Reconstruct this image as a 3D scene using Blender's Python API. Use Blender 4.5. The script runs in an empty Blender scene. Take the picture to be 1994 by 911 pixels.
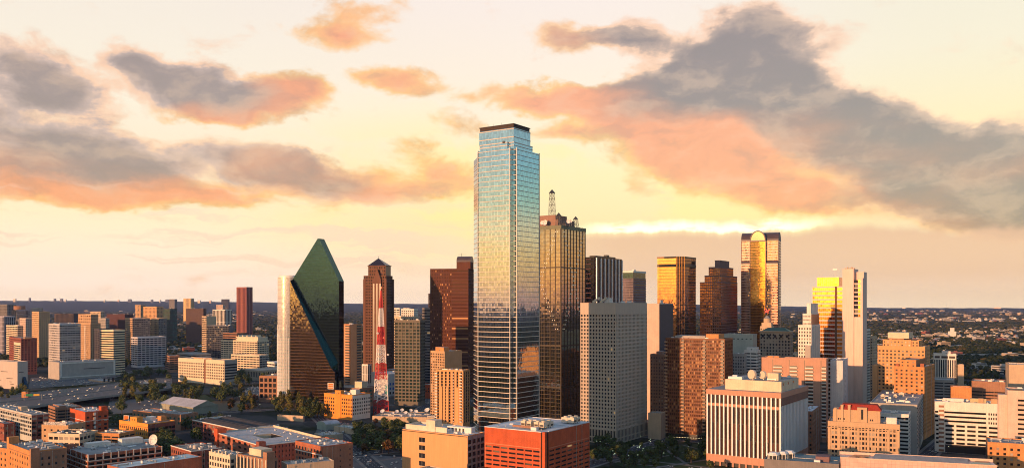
import bpy, bmesh, math, random
import numpy as np
from mathutils import Vector, Matrix

# ------------------------------------------------------------------ camera, sky, sun, exposure
EH = 136.0            # eye height, metres: the photograph is taken from a high observation deck
F = 1693.0            # focal length in photograph pixels
PX0, HOR = 997.0, 590.0
scene = bpy.context.scene
col = scene.collection

cam = bpy.data.cameras.new("camera")
cam_o = bpy.data.objects.new("camera", cam)
col.objects.link(cam_o)
cam.sensor_width = 36.0
cam.lens = 36.0 * F / 1994.0
cam.shift_y = (HOR - 455.5) / 1994.0
cam.clip_start = 1.0
cam.clip_end = 200000.0
cam_o.location = (0, 0, EH)
cam_o.rotation_euler = (math.radians(90), 0, 0)
scene.camera = cam_o

SUN_AZ = math.radians(-137.5)     # measured from the view axis, clockwise positive
SUN_EL = math.radians(6.0)
sdir = Vector((math.sin(SUN_AZ) * math.cos(SUN_EL), math.cos(SUN_AZ) * math.cos(SUN_EL), math.sin(SUN_EL)))
sun = bpy.data.lights.new("sun", 'SUN')
sun.energy = 5.0
sun.angle = math.radians(0.5)
sun.color = (1.0, 0.50, 0.245)
sun_o = bpy.data.objects.new("sun", sun)
col.objects.link(sun_o)
sun_o.rotation_euler = sdir.to_track_quat('Z', 'Y').to_euler()
sun_o.location = (-300, -300, 600)

scene.view_settings.view_transform = 'Standard'
scene.view_settings.look = 'None'
scene.view_settings.exposure = 0.2
scene.view_settings.gamma = 1.0
scene.view_settings.use_curve_mapping = False
scene.render.engine = 'CYCLES'
scene.cycles.use_denoising = True
scene.cycles.max_bounces = 5
scene.cycles.glossy_bounces = 3
scene.cycles.diffuse_bounces = 2
scene.cycles.transmission_bounces = 2
scene.cycles.volume_bounces = 0
scene.cycles.sample_clamp_indirect = 6.0
scene.cycles.use_fast_gi = False
scene.cycles.pixel_filter_type = 'BLACKMAN_HARRIS'
scene.cycles.filter_width = 1.05


class G:
    """small wrapper that writes shader node maths"""
    def __init__(self, nt):
        self.nt = nt
    def node(self, t, **kw):
        n = self.nt.nodes.new(t)
        for k, v in kw.items():
            setattr(n, k, v)
        return n
    def put(self, sock, v):
        if isinstance(v, bpy.types.NodeSocket):
            self.nt.links.new(v, sock)
        elif v is not None:
            sock.default_value = v
    def m(self, op, a, b=None, c=None, clamp=False):
        n = self.node('ShaderNodeMath', operation=op, use_clamp=clamp)
        self.put(n.inputs[0], a)
        if b is not None: self.put(n.inputs[1], b)
        if c is not None: self.put(n.inputs[2], c)
        return n.outputs[0]
    def add(self, a, b): return self.m('ADD', a, b)
    def sub(self, a, b): return self.m('SUBTRACT', a, b)
    def mul(self, a, b): return self.m('MULTIPLY', a, b)
    def v(self, op, a, b=None, s=None):
        n = self.node('ShaderNodeVectorMath', operation=op)
        self.put(n.inputs[0], a)
        if b is not None: self.put(n.inputs[1], b)
        if s is not None: self.put(n.inputs['Scale'], s)
        return n.outputs[1] if op in ('LENGTH', 'DOT_PRODUCT') else n.outputs[0]
    def comb(self, x, y, z):
        n = self.node('ShaderNodeCombineXYZ')
        for i, q in enumerate((x, y, z)): self.put(n.inputs[i], q)
        return n.outputs[0]
    def sep(self, v):
        n = self.node('ShaderNodeSeparateXYZ')
        self.put(n.inputs[0], v)
        return n.outputs
    def smooth(self, x, a, b, lo=0.0, hi=1.0):
        n = self.node('ShaderNodeMapRange', interpolation_type='SMOOTHSTEP')
        self.put(n.inputs[0], x)
        for i, q in enumerate((a, b, lo, hi)): self.put(n.inputs[i + 1], q)
        return n.outputs[0]
    def lin(self, x, a, b, lo=0.0, hi=1.0):
        n = self.node('ShaderNodeMapRange')
        self.put(n.inputs[0], x)
        for i, q in enumerate((a, b, lo, hi)): self.put(n.inputs[i + 1], q)
        return n.outputs[0]
    def mix(self, f, a, b, blend='MIX'):
        n = self.node('ShaderNodeMix', data_type='RGBA', blend_type=blend)
        self.put(n.inputs[0], f); self.put(n.inputs[6], a); self.put(n.inputs[7], b)
        return n.outputs[2]
    def ramp(self, x, stops, interp='LINEAR'):
        n = self.node('ShaderNodeValToRGB')
        r = n.color_ramp
        r.interpolation = interp
        while len(r.elements) < len(stops): r.elements.new(0.5)
        for e, (p, c) in zip(r.elements, stops):
            e.position = p
            e.color = (*c, 1.0)
        self.put(n.inputs[0], x)
        return n.outputs[0]
    def noise(self, vec, scale, detail=4.0, rough=0.55, dim='3D', dist=0.0):
        n = self.node('ShaderNodeTexNoise', noise_dimensions=dim)
        if vec is not None: self.put(n.inputs['Vector'], vec)
        n.inputs['Scale'].default_value = scale
        n.inputs['Detail'].default_value = detail
        n.inputs['Roughness'].default_value = rough
        n.inputs['Distortion'].default_value = dist
        return n


def lin3(r, g, b):
    """sRGB 0..255 to linear"""
    out = []
    for c in (r, g, b):
        c /= 255.0
        out.append(c / 12.92 if c <= 0.04045 else ((c + 0.055) / 1.055) ** 2.4)
    return tuple(out)


def rgba(c): return (c[0], c[1], c[2], 1.0)


world = bpy.data.worlds.new("World")
scene.world = world
world.use_nodes = True
wt = world.node_tree
wt.nodes.clear()
g = G(wt)
tc = g.node('ShaderNodeTexCoord')
dx, dy, dz = g.sep(tc.outputs['Generated'])
az = g.mul(g.m('ARCTAN2', dx, dy), 180 / math.pi)         # degrees from the view axis
el = g.mul(g.m('ARCSINE', dz), 180 / math.pi)

def azel(px, py):
    u, v_ = (px - PX0) / F, (HOR - py) / F
    return math.degrees(math.atan(u)), math.degrees(math.atan2(v_, math.hypot(1, u)))

# the real atmosphere, at the strength of the evening
nish = g.node('ShaderNodeTexSky', sky_type='NISHITA')
nish.sun_disc = False
nish.sun_elevation = SUN_EL
nish.sun_rotation = SUN_AZ
nish.air_density = 1.0
nish.dust_density = 2.0

# clear sky of the eastern half (the camera's view): elevation gradient, tinted by azimuth
base_l = g.ramp(g.lin(el, 0, 20), [(0.0, (1.12, .93, .90)), (0.10, (1.04, .83, .72)), (0.27, lin3(255, 234, 194)),
                                   (0.40, lin3(252, 226, 190)), (0.62, lin3(251, 236, 212)), (1.0, lin3(244, 230, 216))])
base_m = g.ramp(g.lin(el, 0, 20), [(0.0, (1.10, .89, .80)), (0.10, (1.02, .76, .56)), (0.25, lin3(254, 222, 164)),
                                   (0.42, lin3(255, 230, 170)), (0.62, lin3(253, 232, 204)), (1.0, lin3(248, 230, 220))])
base_r = g.ramp(g.lin(el, 0, 20), [(0.0, (1.02, .82, .66)), (0.10, lin3(240, 212, 182)), (0.30, lin3(242, 210, 160)),
                                   (0.50, lin3(248, 226, 168)), (0.75, lin3(243, 228, 196)), (1.0, lin3(238, 227, 204))])
base = g.mix(g.smooth(az, -24, -2), base_l, base_m)
base = g.mix(g.smooth(az, 6, 28), base, base_r)

# clouds: soft ellipses in azimuth / elevation, broken up by noise
P = g.comb(az, g.mul(el, 1.0), 0.0)
sc1 = g.v('MULTIPLY', P, (0.085, 0.15, 0.0))
warp = g.noise(sc1, 1.6, 6, 0.6, dim='2D').outputs['Color']
Pw = g.v('ADD', P, g.v('MULTIPLY', g.v('SUBTRACT', warp, (0.5, 0.5, 0.5)), (3.6, 2.8, 0.0)))
fb = g.noise(g.v('MULTIPLY', P, (0.24, 0.46, 0.0)), 1.0, 12, 0.60, dim='2D', dist=0.2).outputs[0]
fb2 = g.noise(g.v('MULTIPLY', P, (0.07, 0.19, 0.0)), 1.0, 5, 0.5, dim='2D').outputs[0]

# (px, py, half width, half height, turn degrees, weight, orange)
BLOBS = [
    (40, 125, 130, 50, -18, 1.0, 0.00), (110, 170, 90, 30, -12, .7, 0.1),
    (340, 160, 150, 50, -10, 1.05, 0.1), (480, 190, 150, 46, -4, 1.05, 0.3), (575, 185, 80, 44, 0, .9, 1.0), (450, 225, 120, 26, 0, .6, .9), (270, 130, 80, 30, 0, .5, .1),
    (110, 280, 260, 70, -12, 1.1, 0.10), (40, 350, 200, 48, 0, .9, 0.35), (240, 320, 140, 50, -14, .8, 0.25), (160, 378, 260, 24, 0, .8, .95),
    (520, 325, 160, 44, -10, 1.1, 0.2), (640, 350, 170, 40, -6, 1.0, 0.6), (760, 380, 110, 26, 0, .7, .9), (470, 385, 180, 26, -3, .7, .9),
    (650, 55, 130, 34, -2, .75, 0.75), (700, 5, 120, 20, 0, .6, .4),
    (790, 168, 115, 34, -8, .9, 1.1), (850, 330, 120, 52, -10, .85, 1.2), (900, 240, 70, 24, 0, .4, 1.0), (1070, 260, 70, 24, -12, .75, .75),
    (1120, 72, 110, 30, -4, .85, 0.5), (1245, 66, 100, 42, -10, .9, 0.15),
    (1060, 188, 170, 28, -3, 1.0, 1.1), (1200, 190, 130, 42, -8, .9, 0.55),
    (1300, 185, 170, 70, 10, 1.15, 0.12), (1470, 130, 160, 95, 10, 1.35, 0.0), (1545, 215, 130, 75, -20, 1.2, 0.05), (1420, 90, 120, 60, 20, .8, .05),
    (1400, 230, 220, 75, -12, 1.0, 0.55), (1280, 270, 190, 66, -14, 1.1, 1.3), (1430, 335, 180, 60, -22, 1.1, 1.25),
    (1700, 270, 260, 70, -20, 1.25, 0.10), (1860, 330, 230, 75, -22, 1.25, 0.08), (1700, 380, 230, 46, -14, 1.0, 0.55), (1950, 400, 170, 55, -10, 1.1, 0.12),
    (1990, 290, 90, 50, 0, .7, 0.15), (1245, 355, 50, 24, -20, .6, .8), (1550, 380, 110, 30, -14, .6, .8),
]
den = None
ora = None
for (bx, by, rx, ry, rot, wgt, o_) in BLOBS:
    a_, e_ = azel(bx, by)
    mp = g.node('ShaderNodeMapping', vector_type='TEXTURE')
    mp.inputs['Location'].default_value = (a_, e_, 0)
    mp.inputs['Rotation'].default_value = (0, 0, math.radians(rot))
    mp.inputs['Scale'].default_value = (rx * 1.22 * 0.0335, ry * 1.3 * 0.0335, 1)
    g.put(mp.inputs[0], Pw)
    gr = g.node('ShaderNodeTexGradient', gradient_type='SPHERICAL')
    wt.links.new(mp.outputs[0], gr.inputs[0])
    d1 = g.mul(gr.outputs[1], wgt)
    den = d1 if den is None else g.add(den, d1)
    d2 = g.mul(d1, o_)
    ora = d2 if ora is None else g.add(ora, d2)
# far from the photographed part of the sky ordinary broken cloud goes on
outside = g.smooth(g.m('ABSOLUTE', az), 30, 42)
gen = g.mul(outside, g.smooth(fb2, 0.50, 0.66, 0.0, 0.5))
den = g.add(den, gen)
amt = g.add(den, g.mul(g.sub(fb, 0.5), 1.30))
cov = g.smooth(amt, 0.12, 0.54)
thick = g.smooth(amt, 0.32, 1.05)
oshare = g.m('DIVIDE', ora, g.m('MAXIMUM', den, 0.05), clamp=True)
oshare = g.m('ADD', oshare, g.mul(g.sub(fb2, 0.5), 0.9), clamp=True)
grey = g.mix(thick, rgba(lin3(212, 172, 146)), rgba(lin3(132, 106, 100)))
grey = g.mix(g.smooth(az, -4, -20), grey, g.mix(thick, rgba(lin3(222, 188, 174)), rgba(lin3(152, 126, 120))))
orang = g.mix(thick, rgba(lin3(255, 186, 104)), rgba(lin3(246, 150, 92)))
edge = g.mix(oshare, rgba(lin3(250, 198, 160)), rgba(lin3(255, 188, 84)))
ccol = g.mix(g.smooth(oshare, 0.12, 0.72), grey, orang)
ccol = g.mix(g.smooth(g.add(thick, g.mul(g.sub(fb2, 0.45), 0.9)), 0.0, 0.40), edge, ccol)
# relief inside the clouds
fb3 = g.noise(g.v('MULTIPLY', Pw, (0.26, 0.6, 0.0)), 1.0, 8, 0.58, dim='2D').outputs[0]
ccol = g.mix(g.smooth(fb3, 0.45, 0.72, 0.0, 0.30), ccol, rgba(lin3(246, 200, 160)), 'MIX')
ccol = g.mix(g.smooth(fb3, 0.5, 0.3, 0.0, 0.25), ccol, rgba(lin3(120, 100, 94)), 'MIX')
# yellow light between the clouds
yl = g.smooth(g.noise(g.v('MULTIPLY', Pw, (0.10, 0.30, 0.0)), 1.0, 6, 0.6, dim='2D').outputs[0], 0.42, 0.62)
yl = g.mul(yl, g.mul(g.smooth(el, 2, 6), g.smooth(el, 15, 8)))
yl = g.mul(yl, g.mul(g.smooth(az, -20, -2), g.smooth(az, 26, 14)))
base = g.mix(g.mul(yl, 0.60), base, rgba(lin3(255, 234, 140)))
sky = g.mix(g.mul(cov, 0.93), base, ccol)

# the low bank of haze and cloud over the eastern horizon, with its bright rim
edge_el = g.add(g.mul(g.sub(g.noise(g.comb(g.mul(az, 0.16), 0.0, 0.0), 1.0, 6, 0.55, dim='2D').outputs[0], 0.5), 2.4), 4.6)
bankx = g.smooth(az, -4, 8)
bank = g.mul(g.smooth(g.sub(edge_el, el), -0.15, 0.5), bankx)
bankc = g.ramp(g.lin(el, 0, 6), [(0.0, (.98, .77, .62)), (0.3, lin3(230, 190, 164)), (0.7, lin3(224, 172, 142)), (1.0, lin3(232, 176, 134))])
sky = g.mix(g.mul(bank, 0.85), sky, bankc)
rim_n = g.noise(g.v('MULTIPLY', P, (0.25, 1.1, 0.0)), 1.0, 6, 0.6, dim='2D').outputs[0]
rim = g.mul(g.mul(g.smooth(g.sub(el, edge_el), -0.12, 0.12), g.smooth(g.sub(el, edge_el), 0.85, 0.25)), g.smooth(rim_n, 0.30, 0.50))
rim = g.mul(rim, g.mul(g.smooth(az, 3.5, 7), g.smooth(az, 21, 17)))
sky = g.mix(rim, sky, (1.6, 1.45, 0.95, 1))
# thin streaks on the left
stn = g.noise(g.v('MULTIPLY', Pw, (0.06, 1.3, 0.0)), 1.0, 5, 0.55, dim='2D').outputs[0]
st = g.mul(g.smooth(stn, 0.50, 0.62), g.mul(g.smooth(el, 1.0, 3.0), g.smooth(el, 8.0, 5.0)))
st = g.mul(st, g.smooth(az, 0, -8))
sky = g.mix(g.mul(st, 0.6), sky, rgba(lin3(244, 208, 186)))

# the western half, seen only in the mirror glass of the towers: rose at the horizon, gold, then clear blue
west = g.ramp(g.lin(el, 0, 30), [(0.0, lin3(205, 140, 118)), (0.05, lin3(240, 174, 120)), (0.10, lin3(252, 188, 118)), (0.16, lin3(236, 200, 156)),
                                 (0.22, lin3(160, 190, 172)), (0.32, lin3(112, 170, 190)), (1.0, lin3(72, 134, 176))])
glow = g.v('DOT_PRODUCT', g.v('NORMALIZE', g.comb(dx, dy, g.mul(dz, 1.6))),
           tuple(Vector((sdir.x, sdir.y, 0.075)).normalized()))
g1 = g.m('POWER', g.m('MAXIMUM', glow, 0.0), 900.0)
g2 = g.m('POWER', g.m('MAXIMUM', glow, 0.0), 60.0)
up = g.smooth(el, -0.3, 0.6)
west = g.mix(1.0, west, g.v('SCALE', (3.2, 1.5, 0.30), s=g.mul(g1, up)), 'ADD')
west = g.mix(1.0, west, g.v('SCALE', (0.55, 0.22, 0.02), s=g.mul(g2, up)), 'ADD')
wcl = g.mul(g.smooth(fb2, 0.50, 0.62), 0.25)
west = g.mix(wcl, west, rgba(lin3(200, 160, 130)))
sky = g.mix(g.smooth(g.m('ABSOLUTE', az), 38, 55), sky, west)
# high overhead the evening sky turns blue
sky = g.mix(g.smooth(el, 24, 50), sky, rgba(lin3(104, 132, 168)))

bg1 = g.node('ShaderNodeBackground'); g.put(bg1.inputs[0], sky); bg1.inputs[1].default_value = 0.83
bg2 = g.node('ShaderNodeBackground'); g.put(bg2.inputs[0], nish.outputs[0]); bg2.inputs[1].default_value = 0.05
ads = g.node('ShaderNodeAddShader')
wt.links.new(bg1.outputs[0], ads.inputs[0]); wt.links.new(bg2.outputs[0], ads.inputs[1])
wo = g.node('ShaderNodeOutputWorld')
wt.links.new(ads.outputs[0], wo.inputs[0])

# ------------------------------------------------------------------ materials
MATS = {}

def new_mat(name):
    m = bpy.data.materials.new(name)
    m.use_nodes = True
    nt = m.node_tree
    nt.nodes.clear()
    out = nt.nodes.new('ShaderNodeOutputMaterial')
    b = nt.nodes.new('ShaderNodeBsdfPrincipled')
    nt.links.new(b.outputs[0], out.inputs[0])
    return m, G(nt), b


def wall(name, c, rough=0.85, amp=0.32, scale=0.12, streak=0.20, bump=0.0, spec=0.2):
    """masonry, concrete, paint: blotches, grime streaks that run down the wall, fine grain"""
    if name in MATS: return MATS[name]
    m, g, b = new_mat(name)
    co = g.node('ShaderNodeTexCoord').outputs['Object']
    n1 = g.noise(co, scale, 5, 0.6).outputs[0]
    n2 = g.noise(g.v('MULTIPLY', co, (0.9, 0.9, 0.05)), 1.0, 4, 0.6).outputs[0]
    n3 = g.noise(co, 1.3, 3, 0.6).outputs[0]
    f = g.add(1.0, g.mul(g.sub(n1, 0.5), amp * 1.6))
    f = g.mul(f, g.add(1.0, g.mul(g.sub(n2, 0.5), streak * 2.0)))
    f = g.mul(f, g.add(1.0, g.mul(g.sub(n3, 0.5), amp * 1.3)))
    cc = g.v('SCALE', (c[0], c[1], c[2]), s=f)
    g.put(b.inputs['Base Color'], cc)
    b.inputs['Roughness'].default_value = rough
    b.inputs['Specular IOR Level'].default_value = spec
    MATS[name] = m
    return m


def brick(name, c, mortar=(0.32, 0.27, 0.22)):
    """brick wall: courses too fine to resolve from here, so colour varies by patch and by course group"""
    if name in MATS: return MATS[name]
    m, g, b = new_mat(name)
    co = g.node('ShaderNodeTexCoord').outputs['Object']
    x, y, z = g.sep(co)
    uv = g.comb(g.add(x, y), z, 0.0)
    br = g.node('ShaderNodeTexBrick')
    g.put(br.inputs['Vector'], uv)
    br.inputs['Color1'].default_value = (c[0] * 1.12, c[1] * 1.1, c[2] * 1.1, 1)
    br.inputs['Color2'].default_value = (c[0] * 0.84, c[1] * 0.8, c[2] * 0.8, 1)
    br.inputs['Mortar'].default_value = (*mortar, 1)
    br.inputs['Scale'].default_value = 1.0
    br.inputs['Mortar Size'].default_value = 0.012
    br.inputs['Brick Width'].default_value = 0.5
    br.inputs['Row Height'].default_value = 0.16
    n1 = g.noise(co, 0.14, 5, 0.6).outputs[0]
    n2 = g.noise(g.v('MULTIPLY', co, (0.8, 0.8, 0.06)), 1.0, 4, 0.6).outputs[0]
    f = g.mul(g.add(0.98, g.mul(g.sub(n1, 0.5), 0.8)), g.add(1.0, g.mul(g.sub(n2, 0.5), 0.6)))
    g.put(b.inputs['Base Color'], g.v('SCALE', br.outputs[0], s=f))
    b.inputs['Roughness'].default_value = 0.9
    b.inputs['Specular IOR Level'].default_value = 0.15
    MATS[name] = m
    return m


def roofmat(name, c, rough=0.8):
    """membrane or gravel roof: seams, ponding stains, patches"""
    if name in MATS: return MATS[name]
    m, g, b = new_mat(name)
    co = g.node('ShaderNodeTexCoord').outputs['Object']
    n1 = g.noise(co, 0.07, 5, 0.65).outputs[0]
    n2 = g.noise(co, 0.6, 4, 0.6).outputs[0]
    vo = g.node('ShaderNodeTexVoronoi', feature='F1')
    g.put(vo.inputs['Vector'], co); vo.inputs['Scale'].default_value = 0.11
    x, y, z = g.sep(co)
    seam = g.m('LESS_THAN', g.m('FRACT', g.mul(x, 0.22)), 0.05)
    f = g.add(1.0, g.mul(g.sub(n1, 0.5), 1.15))
    f = g.mul(f, g.add(1.0, g.mul(g.sub(n2, 0.5), 0.35)))
    f = g.mul(f, g.add(0.93, g.mul(g.m('FRACT', g.mul(g.sep(vo.outputs['Color'])[0], 7.0)), 0.14)))
    f = g.mul(f, g.sub(1.0, g.mul(seam, 0.12)))
    g.put(b.inputs['Base Color'], g.v('SCALE', (c[0], c[1], c[2]), s=f))
    b.inputs['Roughness'].default_value = rough
    b.inputs['Specular IOR Level'].default_value = 0.08
    MATS[name] = m
    return m


def panes(name, c=(0.02, 0.022, 0.025), blind=(0.30, 0.27, 0.22), share=0.2, rough=0.12, tint=(1, 1, 1), spec=0.22, metal=0.0, lit=0.0):
    """window glass: every pane differs a little, some have blinds drawn"""
    if name in MATS: return MATS[name]
    m, g, b = new_mat(name)
    r1 = g.node('ShaderNodeObjectInfo').outputs['Random']
    r2 = g.node('ShaderNodeNewGeometry').outputs['Random Per Island']
    r = g.m('FRACT', g.add(g.mul(r1, 3.7), g.mul(r2, 5.3)))
    cc = g.ramp(r, [(0.0, c), (1 - share - 0.02, tuple(k * 1.9 for k in c)), (1 - share, blind), (1.0, tuple(k * 0.5 for k in blind))])
    g.put(b.inputs['Base Color'], cc)
    b.inputs['Roughness'].default_value = rough
    b.inputs['Metallic'].default_value = metal
    b.inputs['Specular IOR Level'].default_value = spec
    wn = g.node('ShaderNodeTexWhiteNoise', noise_dimensions='1D')
    g.put(wn.inputs['W'], g.mul(r, 91.7))
    nrm = g.node('ShaderNodeNewGeometry').outputs['Normal']
    g.put(b.inputs['Normal'], g.v('NORMALIZE', g.v('ADD', nrm, g.v('SCALE', g.v('SUBTRACT', wn.outputs['Color'], (0.5, 0.5, 0.5)), s=0.05))))
    if lit:
        on = g.m('LESS_THAN', g.m('FRACT', g.mul(r, 17.3)), lit)
        b.inputs['Emission Color'].default_value = (1.0, 0.62, 0.26, 1)
        g.put(b.inputs['Emission Strength'], g.mul(on, 0.3))
    MATS[name] = m
    return m


def curtain(name, tint, pw=1.5, fh=4.05, mull=0.10, band=0.0, dark=(0.03, 0.03, 0.03), rough=0.05, metal=1.0, wob=0.012, var=0.16, mcol=None, hshare=0.0):
    """mirror curtain wall: panes set a hair out of plane so that reflections break up, thin mullions"""
    if name in MATS: return MATS[name]
    m, g, b = new_mat(name)
    co = g.node('ShaderNodeTexCoord').outputs['Object']
    x, y, z = g.sep(co)
    u = g.m('DIVIDE', g.add(g.add(x, y), 0.37), pw)
    w = g.m('DIVIDE', z, fh)
    cell = g.comb(g.m('FLOOR', u), g.m('FLOOR', g.mul(w, 2.0)), 0.0)
    wn = g.node('ShaderNodeTexWhiteNoise', noise_dimensions='2D')
    g.put(wn.inputs['Vector'], cell)
    wv = wn.outputs['Value']
    lines = g.m('LESS_THAN', g.m('FRACT', u), mull)
    if hshare:
        lines = g.m('MAXIMUM', lines, g.m('LESS_THAN', g.m('FRACT', w), hshare))
    base = g.v('SCALE', tint, s=g.add(1 - var, g.mul(wv, var)))
    mc = mcol or tuple(t * 0.45 for t in tint)
    b.inputs['Specular IOR Level'].default_value = 0.1
    g.put(b.inputs['Base Color'], g.mix(lines, base, rgba(mc)))
    g.put(b.inputs['Metallic'], g.sub(metal, g.mul(lines, 0.5)) if metal > 0.5 else metal)
    g.put(b.inputs['Roughness'], g.add(rough, g.mul(lines, 0.35)))
    nrm = g.node('ShaderNodeNewGeometry').outputs['Normal']
    n1 = g.noise(co, 0.09, 3, 0.5).outputs['Color']
    off = g.v('ADD', g.v('SCALE', g.v('SUBTRACT', wn.outputs['Color'], (0.5, 0.5, 0.5)), s=wob * 2),
              g.v('SCALE', g.v('SUBTRACT', n1, (0.5, 0.5, 0.5)), s=wob * 3))
    g.put(b.inputs['Normal'], g.v('NORMALIZE', g.v('ADD', nrm, off)))
    MATS[name] = m
    return m


def plain(name, c, rough=0.6, metal=0.0, amp=0.15, scale=0.5, emit=None):
    if name in MATS: return MATS[name]
    m, g, b = new_mat(name)
    co = g.node('ShaderNodeTexCoord').outputs['Object']
    n1 = g.noise(co, scale, 4, 0.6).outputs[0]
    g.put(b.inputs['Base Color'], g.v('SCALE', (c[0], c[1], c[2]), s=g.add(1.0, g.mul(g.sub(n1, 0.5), amp * 2))))
    b.inputs['Roughness'].default_value = rough
    b.inputs['Metallic'].default_value = metal
    if emit:
        b.inputs['Emission Color'].default_value = (*emit[0], 1)
        b.inputs['Emission Strength'].default_value = emit[1]
    MATS[name] = m
    return m


# ------------------------------------------------------------------ mesh building
class MB:
    def __init__(self):
        self.v, self.f, self.mi, self.mats = [], [], [], []
    def mat(self, m):
        if m not in self.mats: self.mats.append(m)
        return self.mats.index(m)
    def box(self, x0, x1, y0, y1, z0, z1, m, bottom=False):
        if x1 < x0: x0, x1 = x1, x0
        if y1 < y0: y0, y1 = y1, y0
        i = len(self.v)
        self.v += [(x0, y0, z0), (x1, y0, z0), (x1, y1, z0), (x0, y1, z0), (x0, y0, z1), (x1, y0, z1), (x1, y1, z1), (x0, y1, z1)]
        fs = [(i, i + 1, i + 5, i + 4), (i + 1, i + 2, i + 6, i + 5), (i + 2, i + 3, i + 7, i + 6), (i + 3, i, i + 4, i + 7),
              (i + 4, i + 5, i + 6, i + 7)]
        fs.append((i + 3, i + 2, i + 1, i))
        k = self.mat(m)
        self.f += fs; self.mi += [k] * len(fs)
    def poly(self, pts, m):
        i = len(self.v)
        self.v += [tuple(p) for p in pts]
        self.f.append(tuple(range(i, i + len(pts)))); self.mi.append(self.mat(m))
    def prism(self, pts, z0, z1, m, mtop=None, pts1=None):
        """upright prism over a counter-clockwise outline; pts1 gives another outline at the top"""
        n = len(pts); i = len(self.v); q = pts1 or pts
        self.v += [(p[0], p[1], z0) for p in pts] + [(p[0], p[1], z1) for p in q]
        k = self.mat(m)
        for a in range(n):
            b = (a + 1) % n
            self.f.append((i + a, i + b, i + n + b, i + n + a)); self.mi.append(k)
        self.f.append(tuple(i + n + a for a in range(n))); self.mi.append(self.mat(mtop or m))
        self.f.append(tuple(i + a for a in reversed(range(n)))); self.mi.append(k)
    def cyl(self, cx, cy, r, z0, z1, m, n=16, r1=None, a0=0.0, mtop=None):
        r1 = r if r1 is None else r1
        A = [(cx + r * math.cos(a0 + 2 * math.pi * k / n), cy + r * math.sin(a0 + 2 * math.pi * k / n)) for k in range(n)]
        Bp = [(cx + r1 * math.cos(a0 + 2 * math.pi * k / n), cy + r1 * math.sin(a0 + 2 * math.pi * k / n)) for k in range(n)]
        self.prism(A, z0, z1, m, mtop, Bp)
    def bar(self, p, q, r, m, n=4, r1=None):
        p, q = Vector(p), Vector(q)
        d = (q - p).normalized()
        a = d.orthogonal().normalized(); b = d.cross(a)
        i = len(self.v); r1 = r if r1 is None else r1
        for c, rr in ((p, r), (q, r1)):
            for k in range(n):
                t = 2 * math.pi * (k + .5) / n
                self.v.append(tuple(c + a * rr * math.cos(t) + b * rr * math.sin(t)))
        km = self.mat(m)
        for k in range(n):
            l = (k + 1) % n
            self.f.append((i + k, i + l, i + n + l, i + n + k)); self.mi.append(km)
        self.f.append(tuple(i + n + k for k in range(n))); self.mi.append(km)
        self.f.append(tuple(i + k for k in reversed(range(n)))); self.mi.append(km)
    def mesh(self, name):
        me = bpy.data.meshes.new(name)
        me.from_pydata(self.v, [], self.f)
        for m in self.mats: me.materials.append(m)
        me.polygons.foreach_set('material_index', self.mi)
        me.update()
        return me
    def build(self, name, parent=None, loc=None, rotz=0.0):
        o = bpy.data.objects.new(name, self.mesh(name))
        col.objects.link(o)
        if parent is not None: o.parent = parent
        if loc is not None: o.location = loc
        if rotz: o.rotation_euler = (0, 0, rotz)
        return o


def tag(o, label=None, cat=None, group=None, kind=None):
    if label: o['label'] = label
    if cat: o['category'] = cat
    if group: o['group'] = group
    if kind: o['kind'] = kind
    elif cat and not o.parent: o['kind'] = 'thing'
    return o

def empty(name, loc, rotz=0.0):
    o = bpy.data.objects.new(name, None)
    o.empty_display_size = 2.0
    col.objects.link(o)
    o.location = loc
    o.rotation_euler = (0, 0, rotz)
    return o

def copy_tree(o, parent=None):
    c = o.copy(); col.objects.link(c); c.parent = parent
    for ch in list(o.children): copy_tree(ch, c)
    return c

def zat(py, Y): return EH + (HOR - py) / F * Y
def xat(px, Y): return (px - PX0) / F * Y
def ground(px, py):
    """the point of the ground that stands at this place of the photograph"""
    Y = EH * F / (py - HOR)
    return Vector((xat(px, Y), Y, 0.0))


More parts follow.
